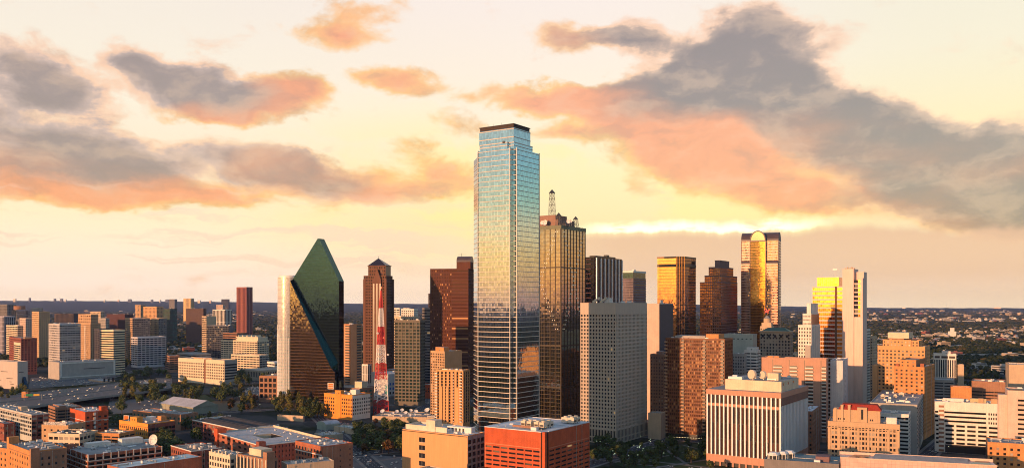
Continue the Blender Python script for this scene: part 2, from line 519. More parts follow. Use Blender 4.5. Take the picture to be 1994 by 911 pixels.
class Bld:
    """a building with a near corner; its front runs left and back from it, its side right and back.
    local axes: front plane y = 0 (x from -w to 0), side plane x = 0 (y from 0 to d)"""
    def __init__(self, kind, label, cat, xl, xc, xr, yt, Y, th=31.0, h=None, group=None, w=None, d=None):
        t = math.radians(th)
        Xc = xat(xc, Y)
        if w is None:
            k = (xl - PX0) / F
            w = (Xc - k * Y) / (math.cos(t) + k * math.sin(t))
        if d is None:
            k = (xr - PX0) / F
            d = (k * Y - Xc) / (math.sin(t) - k * math.cos(t))
        if w > 150 or w < 3 or d > 150 or d < 3: print('SIZE', label, round(w), round(d))
        self.w, self.d, self.Y, self.th, self.Xc = w, d, Y, th, Xc
        self.h = zat(yt, Y) if h is None else h
        self.root = tag(empty(kind, (Xc, Y, 0), -t), label, cat, group)
        self.wb = MB()          # wall
        self.npanes = 0
        self.rng = random.Random(label)
    def P(self, lx, ly):
        t = math.radians(self.th)
        return (self.Xc + lx * math.cos(t) + ly * math.sin(t), self.Y - lx * math.sin(t) + ly * math.cos(t))
    def fx(self, px, y=0.0):
        """local x on the plane local-y = y that lies behind this column of the photograph"""
        t = math.radians(self.th); k = (px - PX0) / F
        X0, Y0 = self.Xc + y * math.sin(t), self.Y + y * math.cos(t)
        return (k * Y0 - X0) / (math.cos(t) + k * math.sin(t))
    def fy(self, px, x=0.0):
        t = math.radians(self.th); k = (px - PX0) / F
        X0, Y0 = self.Xc + x * math.cos(t), self.Y - x * math.sin(t)
        return (k * Y0 - X0) / (math.sin(t) - k * math.cos(t))
    def z(self, py, lx=0.0, ly=0.0):
        return zat(py, self.P(lx, ly)[1])
    def part(self, name, mb, label=None, parent=None):
        o = mb.build(name, parent or self.root)
        if label: o['label'] = label
        return o
    def unit(self, name, mb, loc=None, label=None):
        o = mb.build(name, self.root)
        if loc: o.location = loc
        if label: o['label'] = label
        return o
    def face(self, f, x0, x1, y0, y1):
        """origin, direction along, outward normal, length of one face of a block"""
        return {'F': ((x0, y0), (1, 0), (0, -1), x1 - x0), 'S': ((x1, y0), (0, 1), (1, 0), y1 - y0),
                'L': ((x0, y1), (0, -1), (-1, 0), y1 - y0), 'B': ((x1, y1), (-1, 0), (0, 1), x1 - x0)}[f]
    def fbox(self, mb, fr, u0, u1, n0, n1, z0, z1, m):
        (ox, oy), (ux, uy), (nx, ny), L = fr
        xs = (ox + ux * u0 + nx * n0, ox + ux * u1 + nx * n1)
        ys = (oy + uy * u0 + ny * n0, oy + uy * u1 + ny * n1)
        mb.box(xs[0], xs[1], ys[0], ys[1], z0, z1, m)


PANE_TOTAL = [0]

def put_windows(B, rects, glass, name='window', cap=100, frame=None):
    """rects: (cx, cy, cz, width, height, facing angle). The largest in view are objects of their own"""
    if not rects: return
    vis = [r for r in rects if r[6] in 'FS']
    vis.sort(key=lambda r: (-round(r[3] * r[4], 1), -r[2], B.rng.random()))
    if B.Y > 1300: cap = 0          # a window is a pixel or less at this distance
    room = max(0, cap - B.npanes)
    if len(vis) > room:
        # the ones high on the building stand clear of what is in front of it
        vis.sort(key=lambda r: (-round(r[2], 1), r[0]))
    own = vis[:room]
    ids = set(map(id, own))
    rest = [r for r in rects if id(r) not in ids]
    cache = {}
    for (cx, cy, cz, ww, wh, ang, f) in own:
        key = (round(ww, 2), round(wh, 2))
        if key not in cache:
            mb = MB()
            mb.box(-ww / 2, ww / 2, -0.03, 0.06, -wh / 2, wh / 2, glass)
            if frame:
                mb.box(-0.06, 0.06, -0.07, -0.031, -wh / 2, wh / 2, frame)
                mb.box(-ww / 2, ww / 2, -0.075, -0.032, -0.05, 0.05, frame)
            cache[key] = mb.mesh(name)
        o = bpy.data.objects.new(name, cache[key])
        col.objects.link(o); o.parent = B.root
        o.location = (cx, cy, cz); o.rotation_euler = (0, 0, ang)
    B.npanes += len(own); PANE_TOTAL[0] += len(own)
    if rest:
        mb = MB()
        for (cx, cy, cz, ww, wh, ang, f) in rest:
            c, s = math.cos(ang), math.sin(ang)
            pts = [(cx + a * ww / 2 * c + 0.03 * s, cy + a * ww / 2 * s - 0.03 * c, cz + b * wh / 2) for a, b in ((-1, -1), (1, -1), (1, 1), (-1, 1))]
            mb.poly(pts, glass)
        o = mb.build(name, B.root)
        o['kind'] = 'stuff'
        o['label'] = 'further small windows of the same building'

ANG = {'F': 0.0, 'S': math.pi / 2, 'L': -math.pi / 2, 'B': math.pi}

def facade(B, mb, f, box, z0, z1, nc, nr, m, glass, style='punch', pier=0.35, span=0.35, deep=0.45, m2=None, rects=None,
           u0=0.0, u1=None, skip=None, endpier=None):
    """grid of piers and spandrels in front of a recessed core, with a window in every opening.
    style punch: both flush; bands: spandrels pass in front; ribs: piers pass in front"""
    fr = B.face(f, *box)
    L = fr[3]
    u0 = u0 + 0.01; u1 = (L if u1 is None else u1) - 0.01
    m2 = m2 or m
    cw = (u1 - u0) / nc
    fh = (z1 - z0) / nr
    pw = cw * pier; sh = fh * span
    pn, sn = (0.0, -0.05) if style != 'bands' else (-0.12, 0.0)
    if style == 'ribs': pn, sn = 0.0, -0.22
    if pier > 0:
        for c in range(nc + 1):
            a = u0 + c * cw - pw / 2; b = a + pw
            if c == 0: a = u0
            if c == nc: b = u1
            B.fbox(mb, fr, a, b, -deep - .05, pn, z0, z1 - 0.02, m)
    if span > 0:
        for r in range(nr + 1):
            a = z0 + r * fh - sh / 2; b = a + sh
            if r == 0: a = z0 + 0.013
            if r == nr: b = z1 - 0.033
            if b - a < 0.02: continue
            B.fbox(mb, fr, u0 + 0.012, u1 - 0.012, -deep - .04, sn, a, b, m2)
    (ox, oy), (ux, uy), (nx, ny), _ = fr
    if rects is not None:
        if style == 'bands' and pier <= 0:
            cols = [(u0, u1)]
        else:
            cols = [(u0 + c * cw + (pw / 2 if c else pw / 2), u0 + (c + 1) * cw - pw / 2) for c in range(nc)]
        for r in range(nr):
            for ci, (a, b) in enumerate(cols):
                if skip and skip(ci, r): continue
                uc = (a + b) / 2; zc = z0 + (r + .5) * fh
                n = -deep + 0.12
                rects.append((ox + ux * uc + nx * n, oy + uy * uc + ny * n, zc, (b - a) + 0.02, fh - sh + 0.02, ANG[f], f))


def block(B, x0, x1, y0, y1, z0, z1, m, core=None, roof=None, spec=None, par=0.9, deep=0.45, mb=None, parw=0.5, parm=None, rects=None):
    """one box of a building: core, facades by spec {face: dict}, roof slab, parapet"""
    mb = mb or B.wb
    core = core or m
    spec = spec or {}
    e = {k: (deep if k in spec else 0.0) for k in 'FSLB'}
    mb.box(x0 + e['L'], x1 - e['S'], y0 + e['F'], y1 - e['B'], z0, z1 - 0.045, core)
    own = rects if rects is not None else {}
    for f, s in spec.items():
        s = dict(s)
        gl = s.pop('glass')
        rr = own.setdefault(gl.name, (gl, []))[1]
        za, zb = s.pop('z', (z0, z1))
        mm = s.pop('m', m)
        facade(B, mb, f, (x0, x1, y0, y1), za, zb, m=mm, glass=gl, deep=deep, rects=rr, **s)
        # solid wall above and below the glazed part
        fr = B.face(f, x0, x1, y0, y1)
        if za > z0 + .05: B.fbox(mb, fr, 0.01, fr[3] - .01, -deep - .05, 0, z0, za + .005, mm)
        if zb < z1 - .1: B.fbox(mb, fr, 0.01, fr[3] - .01, -deep - .05, 0, zb - .05, z1 - .03, mm)
    if rects is None:
        for gl, rr in own.values(): put_windows(B, rr, gl)
    pm = parm or m
    if par > 0:
        mb.box(x0 - .06, x1 + .06, y0 - .06, y0 + parw, z1 - 0.05, z1 + par, pm)
        mb.box(x0 - .06, x1 + .06, y1 - parw, y1 + .06, z1 - 0.05, z1 + par, pm)
        mb.box(x0 - .06, x0 + parw, y0 + parw, y1 - parw, z1 - 0.05, z1 + par, pm)
        mb.box(x1 - parw, x1 + .06, y0 + parw, y1 - parw, z1 - 0.05, z1 + par, pm)
    if roof:
        B.roofs = getattr(B, 'roofs', None) or MB()
        B.roofs.box(x0 + .5, x1 - .5, y0 + .5, y1 - .5, z1 - 0.044, z1 + 0.08, roof)


def finish(B, name='wall'):
    B.part(name, B.wb)
    if getattr(B, 'roofs', None): B.part('roof', B.roofs)
    return B


M_METAL = plain('galvanised metal', (0.42, 0.43, 0.43), 0.45, 0.6)
M_WHITE = plain('white painted metal', (0.72, 0.71, 0.68), 0.5)
M_DARKM = plain('dark metal', (0.06, 0.06, 0.06), 0.5, 0.5)
M_CREAM = plain('cream metal', (0.60, 0.52, 0.40), 0.6)

_units = {}
def unit_mesh(kind):
    if kind in _units: return _units[kind]
    mb = MB()
    if kind == 'air_handler':
        mb.box(-1.6, 1.6, -1.1, 1.1, 0.25, 1.9, M_WHITE); mb.box(-1.5, -.9, -1.0, 1.0, 0, .25, M_DARKM); mb.box(.9, 1.5, -1.0, 1.0, 0, .25, M_DARKM)
        mb.cyl(-.7, 0, .6, 1.9, 2.15, M_DARKM, 10); mb.cyl(.8, 0, .6, 1.9, 2.15, M_DARKM, 10); mb.box(1.6, 2.3, -.5, .5, .5, 1.2, M_METAL)
    elif kind == 'cooling_tower':
        mb.box(-2.2, 2.2, -1.6, 1.6, 0.6, 3.6, M_CREAM); mb.cyl(0, 0, 1.2, 3.6, 4.3, M_CREAM, 14)
        for sx in (-1.9, 1.9):
            for sy in (-1.3, 1.3): mb.box(sx - .15, sx + .15, sy - .15, sy + .15, 0, .6, M_DARKM)
        mb.box(-2.25, 2.25, -1.3, 1.3, 1.0, 2.2, M_DARKM)
    elif kind == 'vent':
        mb.cyl(0, 0, .35, 0, 1.1, M_METAL, 8); mb.cyl(0, 0, .6, 1.1, 1.5, M_METAL, 8, 0.15)
    elif kind == 'duct':
        mb.box(-3.5, 3.5, -.4, .4, .35, 1.05, M_METAL); mb.box(3.0, 3.8, -.5, .5, 0, 1.3, M_METAL); mb.box(-3.8, -3.0, -.5, .5, 0, 1.3, M_METAL)
    elif kind == 'skylight':
        mb.box(-1.6, 1.6, -1, 1, 0, .4, M_METAL); mb.prism([(-1.6, -1), (1.6, -1), (1.6, 1), (-1.6, 1)], .4, 1.1, M_WHITE, None, [(-1.4, -.1), (1.4, -.1), (1.4, .1), (-1.4, .1)])
    elif kind == 'antenna':
        mb.bar((0, 0, 0), (0, 0, 7), .1, M_METAL, 4, .04)
        for z in (3.5, 4.5, 5.5): mb.bar((-.8, 0, z), (.8, 0, z), .05, M_METAL)
    elif kind == 'satellite_dish':
        n = 14
        prof = [(0.0, 0.0), (0.7, .08), (1.3, .3), (1.8, .62)]
        i0 = len(mb.v)
        for (r, h) in prof:
            for k in range(n):
                a = 2 * math.pi * k / n
                mb.v.append((r * math.cos(a), r * math.sin(a), h))
        km = mb.mat(M_WHITE)
        for ri in range(len(prof) - 1):
            for k in range(n):
                l = (k + 1) % n
                mb.f.append((i0 + ri * n + k, i0 + ri * n + l, i0 + (ri + 1) * n + l, i0 + (ri + 1) * n + k)); mb.mi.append(km)
        for k in range(3):
            a = 2 * math.pi * k / 3
            mb.bar((1.7 * math.cos(a), 1.7 * math.sin(a), .6), (0, 0, 1.7), .05, M_METAL)
        mb.cyl(0, 0, .15, 1.5, 1.9, M_METAL, 6)
    _units[kind] = mb.mesh(kind)
    return _units[kind]

def add_unit(B, kind, lx, ly, lz, rot=0.0, s=1.0, rx=0.0):
    o = bpy.data.objects.new(kind, unit_mesh(kind))
    col.objects.link(o); o.parent = B.root
    o.location = (lx, ly, lz); o.rotation_euler = (rx, 0, rot); o.scale = (s, s, s)
    return o

def clutter(B, x0, x1, y0, y1, z, n, kinds=('air_handler', 'vent', 'duct', 'air_handler', 'skylight', 'vent'), s=1.0):
    """roof plant kept clear of each other and of the parapet"""
    if x1 - x0 < 6 or y1 - y0 < 6: return
    put = []
    for _ in range(n * 8):
        if len(put) >= n: break
        k = B.rng.choice(kinds)
        r = {'air_handler': 2.3, 'cooling_tower': 3.0, 'vent': .8, 'duct': 3.6, 'skylight': 2.0, 'antenna': 1.0}[k] * s
        if x1 - x0 < 2 * r + 1.4 or y1 - y0 < 2 * r + 1.4: continue
        x = B.rng.uniform(x0 + r + .6, x1 - r - .6); y = B.rng.uniform(y0 + r + .6, y1 - r - .6)
        if any((x - a) ** 2 + (y - b) ** 2 < (r + c) ** 2 for a, b, c in put): continue
        put.append((x, y, r))
        add_unit(B, k, x, y, z, B.rng.choice((0, math.pi / 2)), s * B.rng.uniform(.85, 1.15))

# common materials
GL_DARK = panes('dark window glass', lit=0.01)
GL_OFFICE = panes('office window glass', (0.012, 0.014, 0.018), (0.16, 0.14, 0.11), 0.12, 0.08, lit=0.01)
GL_BLIND = panes('window glass with blinds', (0.015, 0.015, 0.016), (0.40, 0.35, 0.29), 0.22, 0.15)
GL_OPEN = panes('open deck shadow', (0.006, 0.006, 0.006), (0.03, 0.03, 0.028), 0.3, 0.9)
GL_GREEN = panes('green window glass', (0.02, 0.09, 0.075), (0.10, 0.25, 0.2), 0.3, 0.1)
W_TAN = wall('tan limestone', (0.52, 0.40, 0.28))
W_TAN2 = wall('buff brick', (0.50, 0.32, 0.18))
W_ORANGE = brick('orange brick', (0.62, 0.27, 0.08))
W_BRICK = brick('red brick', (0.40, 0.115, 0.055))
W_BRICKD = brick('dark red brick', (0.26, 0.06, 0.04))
W_BROWN = brick('brown brick', (0.34, 0.17, 0.10))
W_GREY = wall('grey concrete', (0.40, 0.37, 0.34))
W_GREYD = wall('dark grey concrete', (0.20, 0.19, 0.19))
W_WHITE = wall('white painted concrete', (0.72, 0.68, 0.62))
W_CREAM = wall('cream concrete', (0.66, 0.55, 0.40))
W_PINK = wall('pale pink concrete', (0.62, 0.46, 0.38))
W_BLACK = wall('black granite', (0.025, 0.022, 0.022), 0.3, spec=0.5)
R_WHITE = roofmat('white roof membrane', (0.62, 0.64, 0.66))
R_GREY = roofmat('grey gravel roof', (0.30, 0.30, 0.30))
R_DARK = roofmat('dark roof membrane', (0.06, 0.06, 0.065))
R_TAN = roofmat('tan gravel roof', (0.36, 0.31, 0.26))

# ------------------------------------------------------------------ hero towers
def offset_poly(pts, d):
    """grow a counter-clockwise outline outwards by d"""
    n = len(pts); out = []
    for i in range(n):
        p0, p1, p2 = Vector(pts[i - 1]), Vector(pts[i]), Vector(pts[(i + 1) % n])
        e1 = (p1 - p0).normalized(); e2 = (p2 - p1).normalized()
        n1 = Vector((e1.y, -e1.x)); n2 = Vector((e2.y, -e2.x))
        k = (n1 + n2); den_ = 1 + n1.dot(n2)
        out.append(tuple(p1 + k * (d / max(den_, 0.2))))
    return out

def ring(mb, pts, d, z0, z1, m, inner=-0.3):
    """band that runs round an outline"""
    a, b = offset_poly(pts, inner), offset_poly(pts, d)
    n = len(pts)
    i = len(mb.v)
    mb.v += [(p[0], p[1], z0) for p in b] + [(p[0], p[1], z1) for p in b] + [(p[0], p[1], z1) for p in a] + [(p[0], p[1], z0) for p in a]
    k = mb.mat(m)
    for q in range(n):
        r = (q + 1) % n
        for (s, t) in ((0, 1), (1, 2), (3, 0)):
            mb.f.append((i + s * n + q, i + s * n + r, i + t * n + r, i + t * n + q)); mb.mi.append(k)

def bands(B, pts, d, z0, z1, fh, bh, m, name='floor_band', each=1, inner=-0.3):
    n = int((z1 - z0) / fh)
    for i in range(n):
        z = z0 + (i + 1) * fh - bh
        mb = MB(); ring(mb, pts, d, z, z + bh, m, inner)
        B.part(name, mb)

# --- the tallest: mirror glass, notched corners
C_SKY = curtain('blue silver mirror glass', (0.66, 0.79, 0.81), 1.5, 4.05, 0.07, var=0.26, mcol=(0.10, 0.085, 0.075), wob=0.004)
BANDW = wall('pale band stone', (0.60, 0.53, 0.45), 0.5, amp=.1)
B = Bld('skyscraper', 'tallest tower, silver blue mirror glass with pale floor lines and a dark flat cap', 'skyscraper', 931, 1001, 1050, 287, 691, 34)
a = 3.9
W, Dp, Hh = B.w, B.d, B.h
L1 = -W
bv = 17.0
outline = [(L1, 0), (-a, 0), (-a, a), (0, a), (0, Dp), (-a, Dp), (-a, Dp + a), (L1, Dp + a), (L1 - bv * .95, Dp), (L1 - bv, bv)]
mb = MB(); mb.prism(outline[:8] + [(L1 - 4, Dp + a - 4), (L1 - 4, 4)], 0, Hh, C_SKY, R_GREY)
B.part('glass_shaft', mb)
wing = [(L1 - 4.2, 4.2), (L1 - .6, .6), (L1 - .6, Dp), (L1 - bv * .9, Dp), (L1 - bv, bv)]
wing = [(L1 - .5, 0.5), (L1 + 2, Dp), (L1 - bv * .9, Dp), (L1 - bv, bv)]
mb = MB(); mb.prism(wing, 0, Hh - 4, C_SKY, R_GREY)
B.part('glass_wing', mb)
main8 = outline[:8]
nfl = int(Hh / 4.05)
for i in range(nfl):
    z = (i + 1) * 4.05 - 0.8
    mb = MB(); ring(mb, main8, 0.22, z, z + 0.46, BANDW)
    if z < Hh - 6: ring(mb, wing, 0.20, z + .01, z + 0.45, BANDW)
    B.part('floor_band', mb)
# slim corner posts along the notch
mb = MB()
for (px_, py_) in ((-a, -0.1), (0.1, a), (L1, -0.05), (0.05, Dp)):
    mb.box(px_ - .28, px_ + .28, py_ - .28, py_ + .28, 0, Hh + .6, M_METAL)
B.part('corner_post', mb)
# crown: two stepped glass tiers and the dark louvred cap
i_ = 5.5
cl = B.fx(933, i_); cr = B.fy(1037, -2.5)
t1 = [(L1 + .8, 1.2), (-i_ - 2, 1.2), (-i_ - 2, 3.5), (-2.5, 3.5), (-2.5, cr), (L1 + 2, cr)]
z1_ = B.z(277, -i_, i_)
mb = MB(); mb.prism(t1, Hh - .05, z1_, C_SKY, R_GREY); B.part('crown_glass', mb)
t2 = [(L1 + .2, i_), (-i_, i_), (-i_, i_ + 1), (-3.2, i_ + 1), (-3.2, cr - 1.5), (L1 + .2, cr - 1.5)]
t2 = [(cl, i_), (-i_, i_), (-i_, cr - 1.5), (cl, cr - 1.5)]
t2 = [(cl, i_), (-4.0, i_), (-4.0, cr - 1.0), (cl, cr - 1.0)]
z2_ = B.z(249, -i_, i_)
mb = MB(); mb.prism(t2, z1_ - .06, z2_, C_SKY, R_GREY); B.part('crown_glass', mb)
z3_ = B.z(240.5, -i_, i_)
LOUV = wall('dark bronze louvre', (0.05, 0.035, 0.03), 0.5)
mb = MB(); mb.prism(offset_poly(t2, -.5), z2_ - .05, z3_ - .3, LOUV, R_DARK); ring(mb, t2, .05, z3_ - .6, z3_, LOUV, -.9)
B.part('cap', mb)
for zz, pts in ((Hh + 2.2, t1), (z1_ - .9, t1), (z1_ + 4.0, t2), (z2_ - 1, t2)):
    mb = MB(); ring(mb, pts, .2, zz, zz + .6, BANDW); B.part('floor_band', mb)
mb = MB()
for q in (0.2, 0.35, 0.6): mb.bar((cl + (-4 - cl) * q, i_ + 3, z3_ - .4), (cl + (-4 - cl) * q, i_ + 3, z3_ + 2.4), .12, M_DARKM)
mb.bar((cl + (-4 - cl) * .2, i_ + 3, z3_ + .4), (cl + (-4 - cl) * .6, i_ + 3, z3_ + .4), .15, M_DARKM)
B.part('roof_crane', mb)
mb = MB(); mb.box(-11.5, -9.8, .3, 1.1, Hh + 4.5, Hh + 6.2, M_DARKM); B.part('window_cleaning_cradle', mb)

# --- bronze green tower with crossed light lines and roof masts
C_REN = curtain('bronze green mirror glass', (0.50, 0.43, 0.34), 2.4, 4.0, 0.10, var=0.2, mcol=(0.12, 0.10, 0.07), hshare=0.08, wob=0.007)
B = Bld('skyscraper', 'bronze glass tower with crossed lines of lights and lattice masts on its roof', 'skyscraper', 1050, 1092.5, 1140, 440.5, 905, 34, w=52)
W, Dp, Hh = B.w, B.d, B.h
mb = MB(); mb.prism([(-W, 0), (0, 0), (0, Dp), (-W, Dp)], 0, Hh, C_REN, R_DARK); B.part('glass_shaft', mb)
PIER = wall('dark bronze pier', (0.07, 0.055, 0.04), 0.4)
for k in range(9):
    y = .35 + (Dp - .7) * k / 8
    mb = MB(); mb.box(-.2, .38 if k not in (0,) else .3, y - .3, y + .3, 0, Hh + 1.5, PIER); B.part('pier', mb)
for k in range(9):
    x = -W + .4 + (W - .9) * k / 8
    mb = MB(); mb.box(x - .3, x + .3, -.38, .2, 0, Hh + 1.5, PIER); B.part('pier', mb)
mb = MB(); ring(mb, [(-W, 0), (0, 0), (0, Dp), (-W, Dp)], .55, Hh - 2.6, Hh + 1.2, wall('green bronze fascia', (0.16, 0.17, 0.11), 0.4)); B.part('fascia', mb)
for zz in (.22, .42, .62, .80):
    mb = MB(); ring(mb, [(-W, 0), (0, 0), (0, Dp), (-W, Dp)], .25, Hh * zz, Hh * zz + 1.2, PIER); B.part('belt', mb)
M_LAMP = plain('facade lamp', (0.9, 0.85, 0.7), 0.4, emit=((1.0, 0.85, 0.6), 0.12))
zc, hh_ = Hh * .74, Hh * .235
for s_ in (-1, 1):
    for dbl in (-1.3, 1.3):
        mb = MB(); n = 23
        for k in range(n):
            t_ = k / (n - 1) * 2 - 1
            y = Dp / 2 + s_ * t_ * Dp * .40 + dbl
            mb.box(.02, .5, y - .22, y + .22, zc + t_ * hh_ - .6, zc + t_ * hh_ + .5, M_LAMP)
        B.part('light_line', mb)
        mb = MB()
        for k in range(n):
            t_ = k / (n - 1) * 2 - 1
            x = -W / 2 + s_ * t_ * W * .40 + dbl
            mb.box(x - .22, x + .22, -.5, -.02, zc + t_ * hh_ - .6, zc + t_ * hh_ + .5, M_LAMP)
        B.part('light_line', mb)
def lattice(mb, cx, cy, z0, z1, r0, r1, n, m, t=.18, m2=None):
    """four-legged lattice mast; n bays"""
    for k in range(n):
        za, zb = z0 + (z1 - z0) * k / n, z0 + (z1 - z0) * (k + 1) / n
        ra, rb = r0 + (r1 - r0) * k / n, r0 + (r1 - r0) * (k + 1) / n
        c4 = [(-1, -1), (1, -1), (1, 1), (-1, 1)]
        mm = m if (m2 is None or k % 2 == 0) else m2
        for q in range(4):
            (ax, ay), (bx, by) = c4[q], c4[(q + 1) % 4]
            mb.bar((cx + ax * ra, cy + ay * ra, za), (cx + ax * rb, cy + ay * rb, zb), t, mm)
            mb.bar((cx + ax * ra, cy + ay * ra, za), (cx + bx * rb, cy + by * rb, zb), t * .6, mm)
            mb.bar((cx + bx * ra, cy + by * ra, za), (cx + ax * rb, cy + ay * rb, zb), t * .6, mm)
            mb.bar((cx + ax * rb, cy + ay * rb, zb), (cx + bx * rb, cy + by * rb, zb), t * .7, mm)
PENT = wall('brown plant room', (0.28, 0.17, 0.13))
mb = MB()
mb.box(-W + 6, -8, 8, Dp - 10, Hh, B.z(428, -20, 10), PENT); mb.box(-W + 16, -14, 12, Dp - 16, B.z(428, -20, 10) - .05, B.z(419, -20, 12), PENT)
B.part('plant_room', mb)
zt = B.z(419, -20, 12)
M_GMAST = plain('grey mast steel', (0.16, 0.15, 0.15), .5)
mx = B.fx(1075, 16)
mb = MB(); lattice(mb, mx, 16, zt - 1, B.z(376, mx, 16), 2.8, 2.0, 4, M_GMAST, .22)
mb.cyl(mx, 16, 3.6, B.z(376, mx, 16), B.z(369, mx, 16), M_DARKM, 4, .2, math.pi / 4); B.part('lattice_mast', mb)
for (pp, yy, pt) in ((1121, Dp - 8, 421), (1088, 6, 414), (1100, 10, 430)):
    xx = -8 if pp == 1121 else B.fx(pp, yy)
    if pp == 1121: yy = B.fy(pp, -8)
    mb = MB(); lattice(mb, xx, yy, Hh, B.z(pt + 6, xx, yy), 2.6, 1.8, 2, M_GMAST, .22)
    mb.cyl(xx, yy, 2.9, B.z(pt + 6, xx, yy), B.z(pt, xx, yy), M_DARKM, 4, .2, math.pi / 4); B.part('lattice_mast', mb)
for (pp, s, el_) in ((1062, 1.6, 1), (1056, 1.2, 1.2), (1108, 1.4, 1.1), (1112, 1.0, .8)):
    yy = 3.0
    add_unit(B, 'satellite_dish', B.fx(pp, yy), yy, Hh + 5, 0, s, math.radians(80))
    mb = MB(); mb.bar((B.fx(pp, yy), yy + .6, Hh), (B.fx(pp, yy), yy + .3, Hh + 5), .2, M_METAL); B.part('dish_post', mb)

# --- punched concrete tower
W_ONE = wall('warm grey precast concrete', (0.50, 0.42, 0.34), amp=.12)
B = Bld('office_tower', 'pale concrete tower of deep square windows with its flat roof level with the horizon', 'office tower', 1130, 1199.5, 1260, 590.5, 837, 34)
W, Dp, Hh = B.w, B.d, B.h
ztop = B.z(611); zb1 = B.z(836); zb2 = B.z(856)
block(B, -W, 0, 0, Dp, 0, Hh, W_ONE, core=W_BLACK, roof=R_GREY, par=.6, deep=.9,
      spec={'F': dict(glass=GL_OFFICE, nc=12, nr=31, pier=.40, span=.42, z=(zb1, ztop)),
            'S': dict(glass=GL_OFFICE, nc=23, nr=31, pier=.50, span=.42, z=(zb1, ztop))})
mb = MB()
for f, L in (('F', W), ('S', Dp)):
    n = 12 if f == 'F' else 23
    fr = B.face(f, -W, 0, 0, Dp)
    for k in range(n):
        u = (k + .5) * L / n
        B.fbox(mb, fr, u - L / n * .28, u + L / n * .28, -.2, .03, 6.2, zb1 - 1.4, W_BLACK)
        B.fbox(mb, fr, u - L / n * .28, u + L / n * .28, -.2, .03, 1.2, 5.0, W_BLACK)
    for k in range(n + 1):
        u = min(max(k * L / n, .3), L - .3)
        B.fbox(mb, fr, u - .25, u + .25, 0, .5, 0, zb1 - .4, W_ONE)
B.part('base_colonnade', mb)
finish(B)
for k, (pp, yy) in enumerate(((1157, 3), (1161, 2), (1167, 3), (1172, 2), (1176, 4), (1180, 2))):
    mb = MB()
    h1 = 1.6 + (k % 3) * 1.6
    lx = B.fx(pp, yy)
    mb.bar((lx, yy, Hh), (lx, yy, Hh + h1 + .5), .18, M_METAL)
    mb.bar((lx, yy - .2, Hh + h1), (lx - .1, yy - 1.2, Hh + h1), 1.45, M_CREAM, 14)
    B.part('drum_antenna', mb)
mb = MB(); lx = B.fx(1183, 4); mb.box(lx - 2.5, lx + 3, 4, 9, Hh, Hh + 5.2, W_WHITE); B.part('stair_head', mb)
clutter(B, -W + 22, -2, 4, Dp - 3, Hh + .08, 12, ('air_handler', 'duct', 'vent', 'antenna'))

# --- black tower with white vertical strips
C_BLK = curtain('black glass', (0.035, 0.035, 0.045), 2.0, 3.9, 0.12, var=0.3, mcol=(0.02, 0.02, 0.02))
B = Bld('skyscraper', 'black tower with white vertical strips, beside the bronze tower with crossed lights', 'skyscraper', 1136, 1159, 1211, 500, 1300, 34)
W, Dp, Hh = B.w, B.d, B.h
mb = MB(); mb.prism([(-W, 0), (-1.5, 0), (0, 1.5), (0, Dp), (-W, Dp)], 0, Hh, C_BLK, R_DARK); B.part('glass_shaft', mb)
for k in range(8):
    y = 3 + (Dp - 3.5) * (k / 7) ** 0.92
    mb = MB(); mb.box(-.1, 1.6, y - .75, y + .75, 0, Hh - 1.5, plain('pale steel strip', (0.85, 0.88, 0.92), .35, .35)); B.part('vertical_strip', mb)
for k in range(22):
    z = Hh - 4 - k * 7.2
    mb = MB(); mb.box(-W, -6, -1.6, .1, z, z + 1.2, wall('dark maroon ledge', (0.09, 0.045, 0.04))); B.part('ledge', mb)
mb = MB(); mb.box(-W + 5, -5, 10, Dp - 12, Hh, Hh + 2.6, W_BLACK); mb.box(-9, -4, Dp * .5, Dp * .6, Hh + 2.5, Hh + 5, W_BLACK); B.part('plant_room', mb)

# --- banded grey tower behind
B = Bld('office_tower', 'far mauve grey tower with a white topped green band under its roof', 'office tower', 1208, 1233, 1258, 527, 1500, 34)
W, Dp, Hh = B.w, B.d, B.h
W_MAU = wall('mauve grey granite', (0.24, 0.19, 0.20))
block(B, -W, 0, 0, Dp, 0, Hh - 13, W_MAU, core=W_BLACK, par=0, deep=.5,
      spec={'F': dict(glass=GL_OFFICE, nc=12, nr=40, pier=.5, span=.3, style='ribs'), 'S': dict(glass=GL_OFFICE, nc=1, nr=40, pier=.0, span=.5, style='bands')})
mb = MB(); mb.box(-W + .6, -.6, .6, Dp - .6, Hh - 13.05, Hh - 3, curtain('green top glass', (0.08, 0.13, 0.15))); B.part('green_band', mb)
mb = MB(); mb.box(-W, 0, 0, Dp, Hh - 3.05, Hh, W_WHITE); mb.box(-8, -4, 12, 18, Hh - .05, Hh + 2.6, W_WHITE); B.part('cornice', mb)
finish(B)

# --- golden tower with cut corner
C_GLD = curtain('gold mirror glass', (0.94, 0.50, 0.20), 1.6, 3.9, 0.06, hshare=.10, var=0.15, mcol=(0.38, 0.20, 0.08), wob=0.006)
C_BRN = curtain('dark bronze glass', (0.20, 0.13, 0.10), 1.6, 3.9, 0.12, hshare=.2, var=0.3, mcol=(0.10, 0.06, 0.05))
B = Bld('skyscraper', 'golden glass tower with a dark belt near its top and striped cut corner', 'skyscraper', 1280, 1329, 1355, 500, 1130, 34)
W, Dp, Hh = B.w, B.d, B.h
cx_ = -B.fx(1316.5); cy_ = 5.0
pts = [(-W, 0), (-cx_, 0), (0, cy_), (0, Dp), (-W, Dp)]
mb = MB()
n = len(pts); 
mb.prism(pts, 0, Hh, C_GLD, R_DARK)
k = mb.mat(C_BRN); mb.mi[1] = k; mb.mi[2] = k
B.part('glass_shaft', mb)
mb = MB(); ring(mb, pts, .2, B.z(518.5), B.z(514), W_BLACK); B.part('dark_belt', mb)
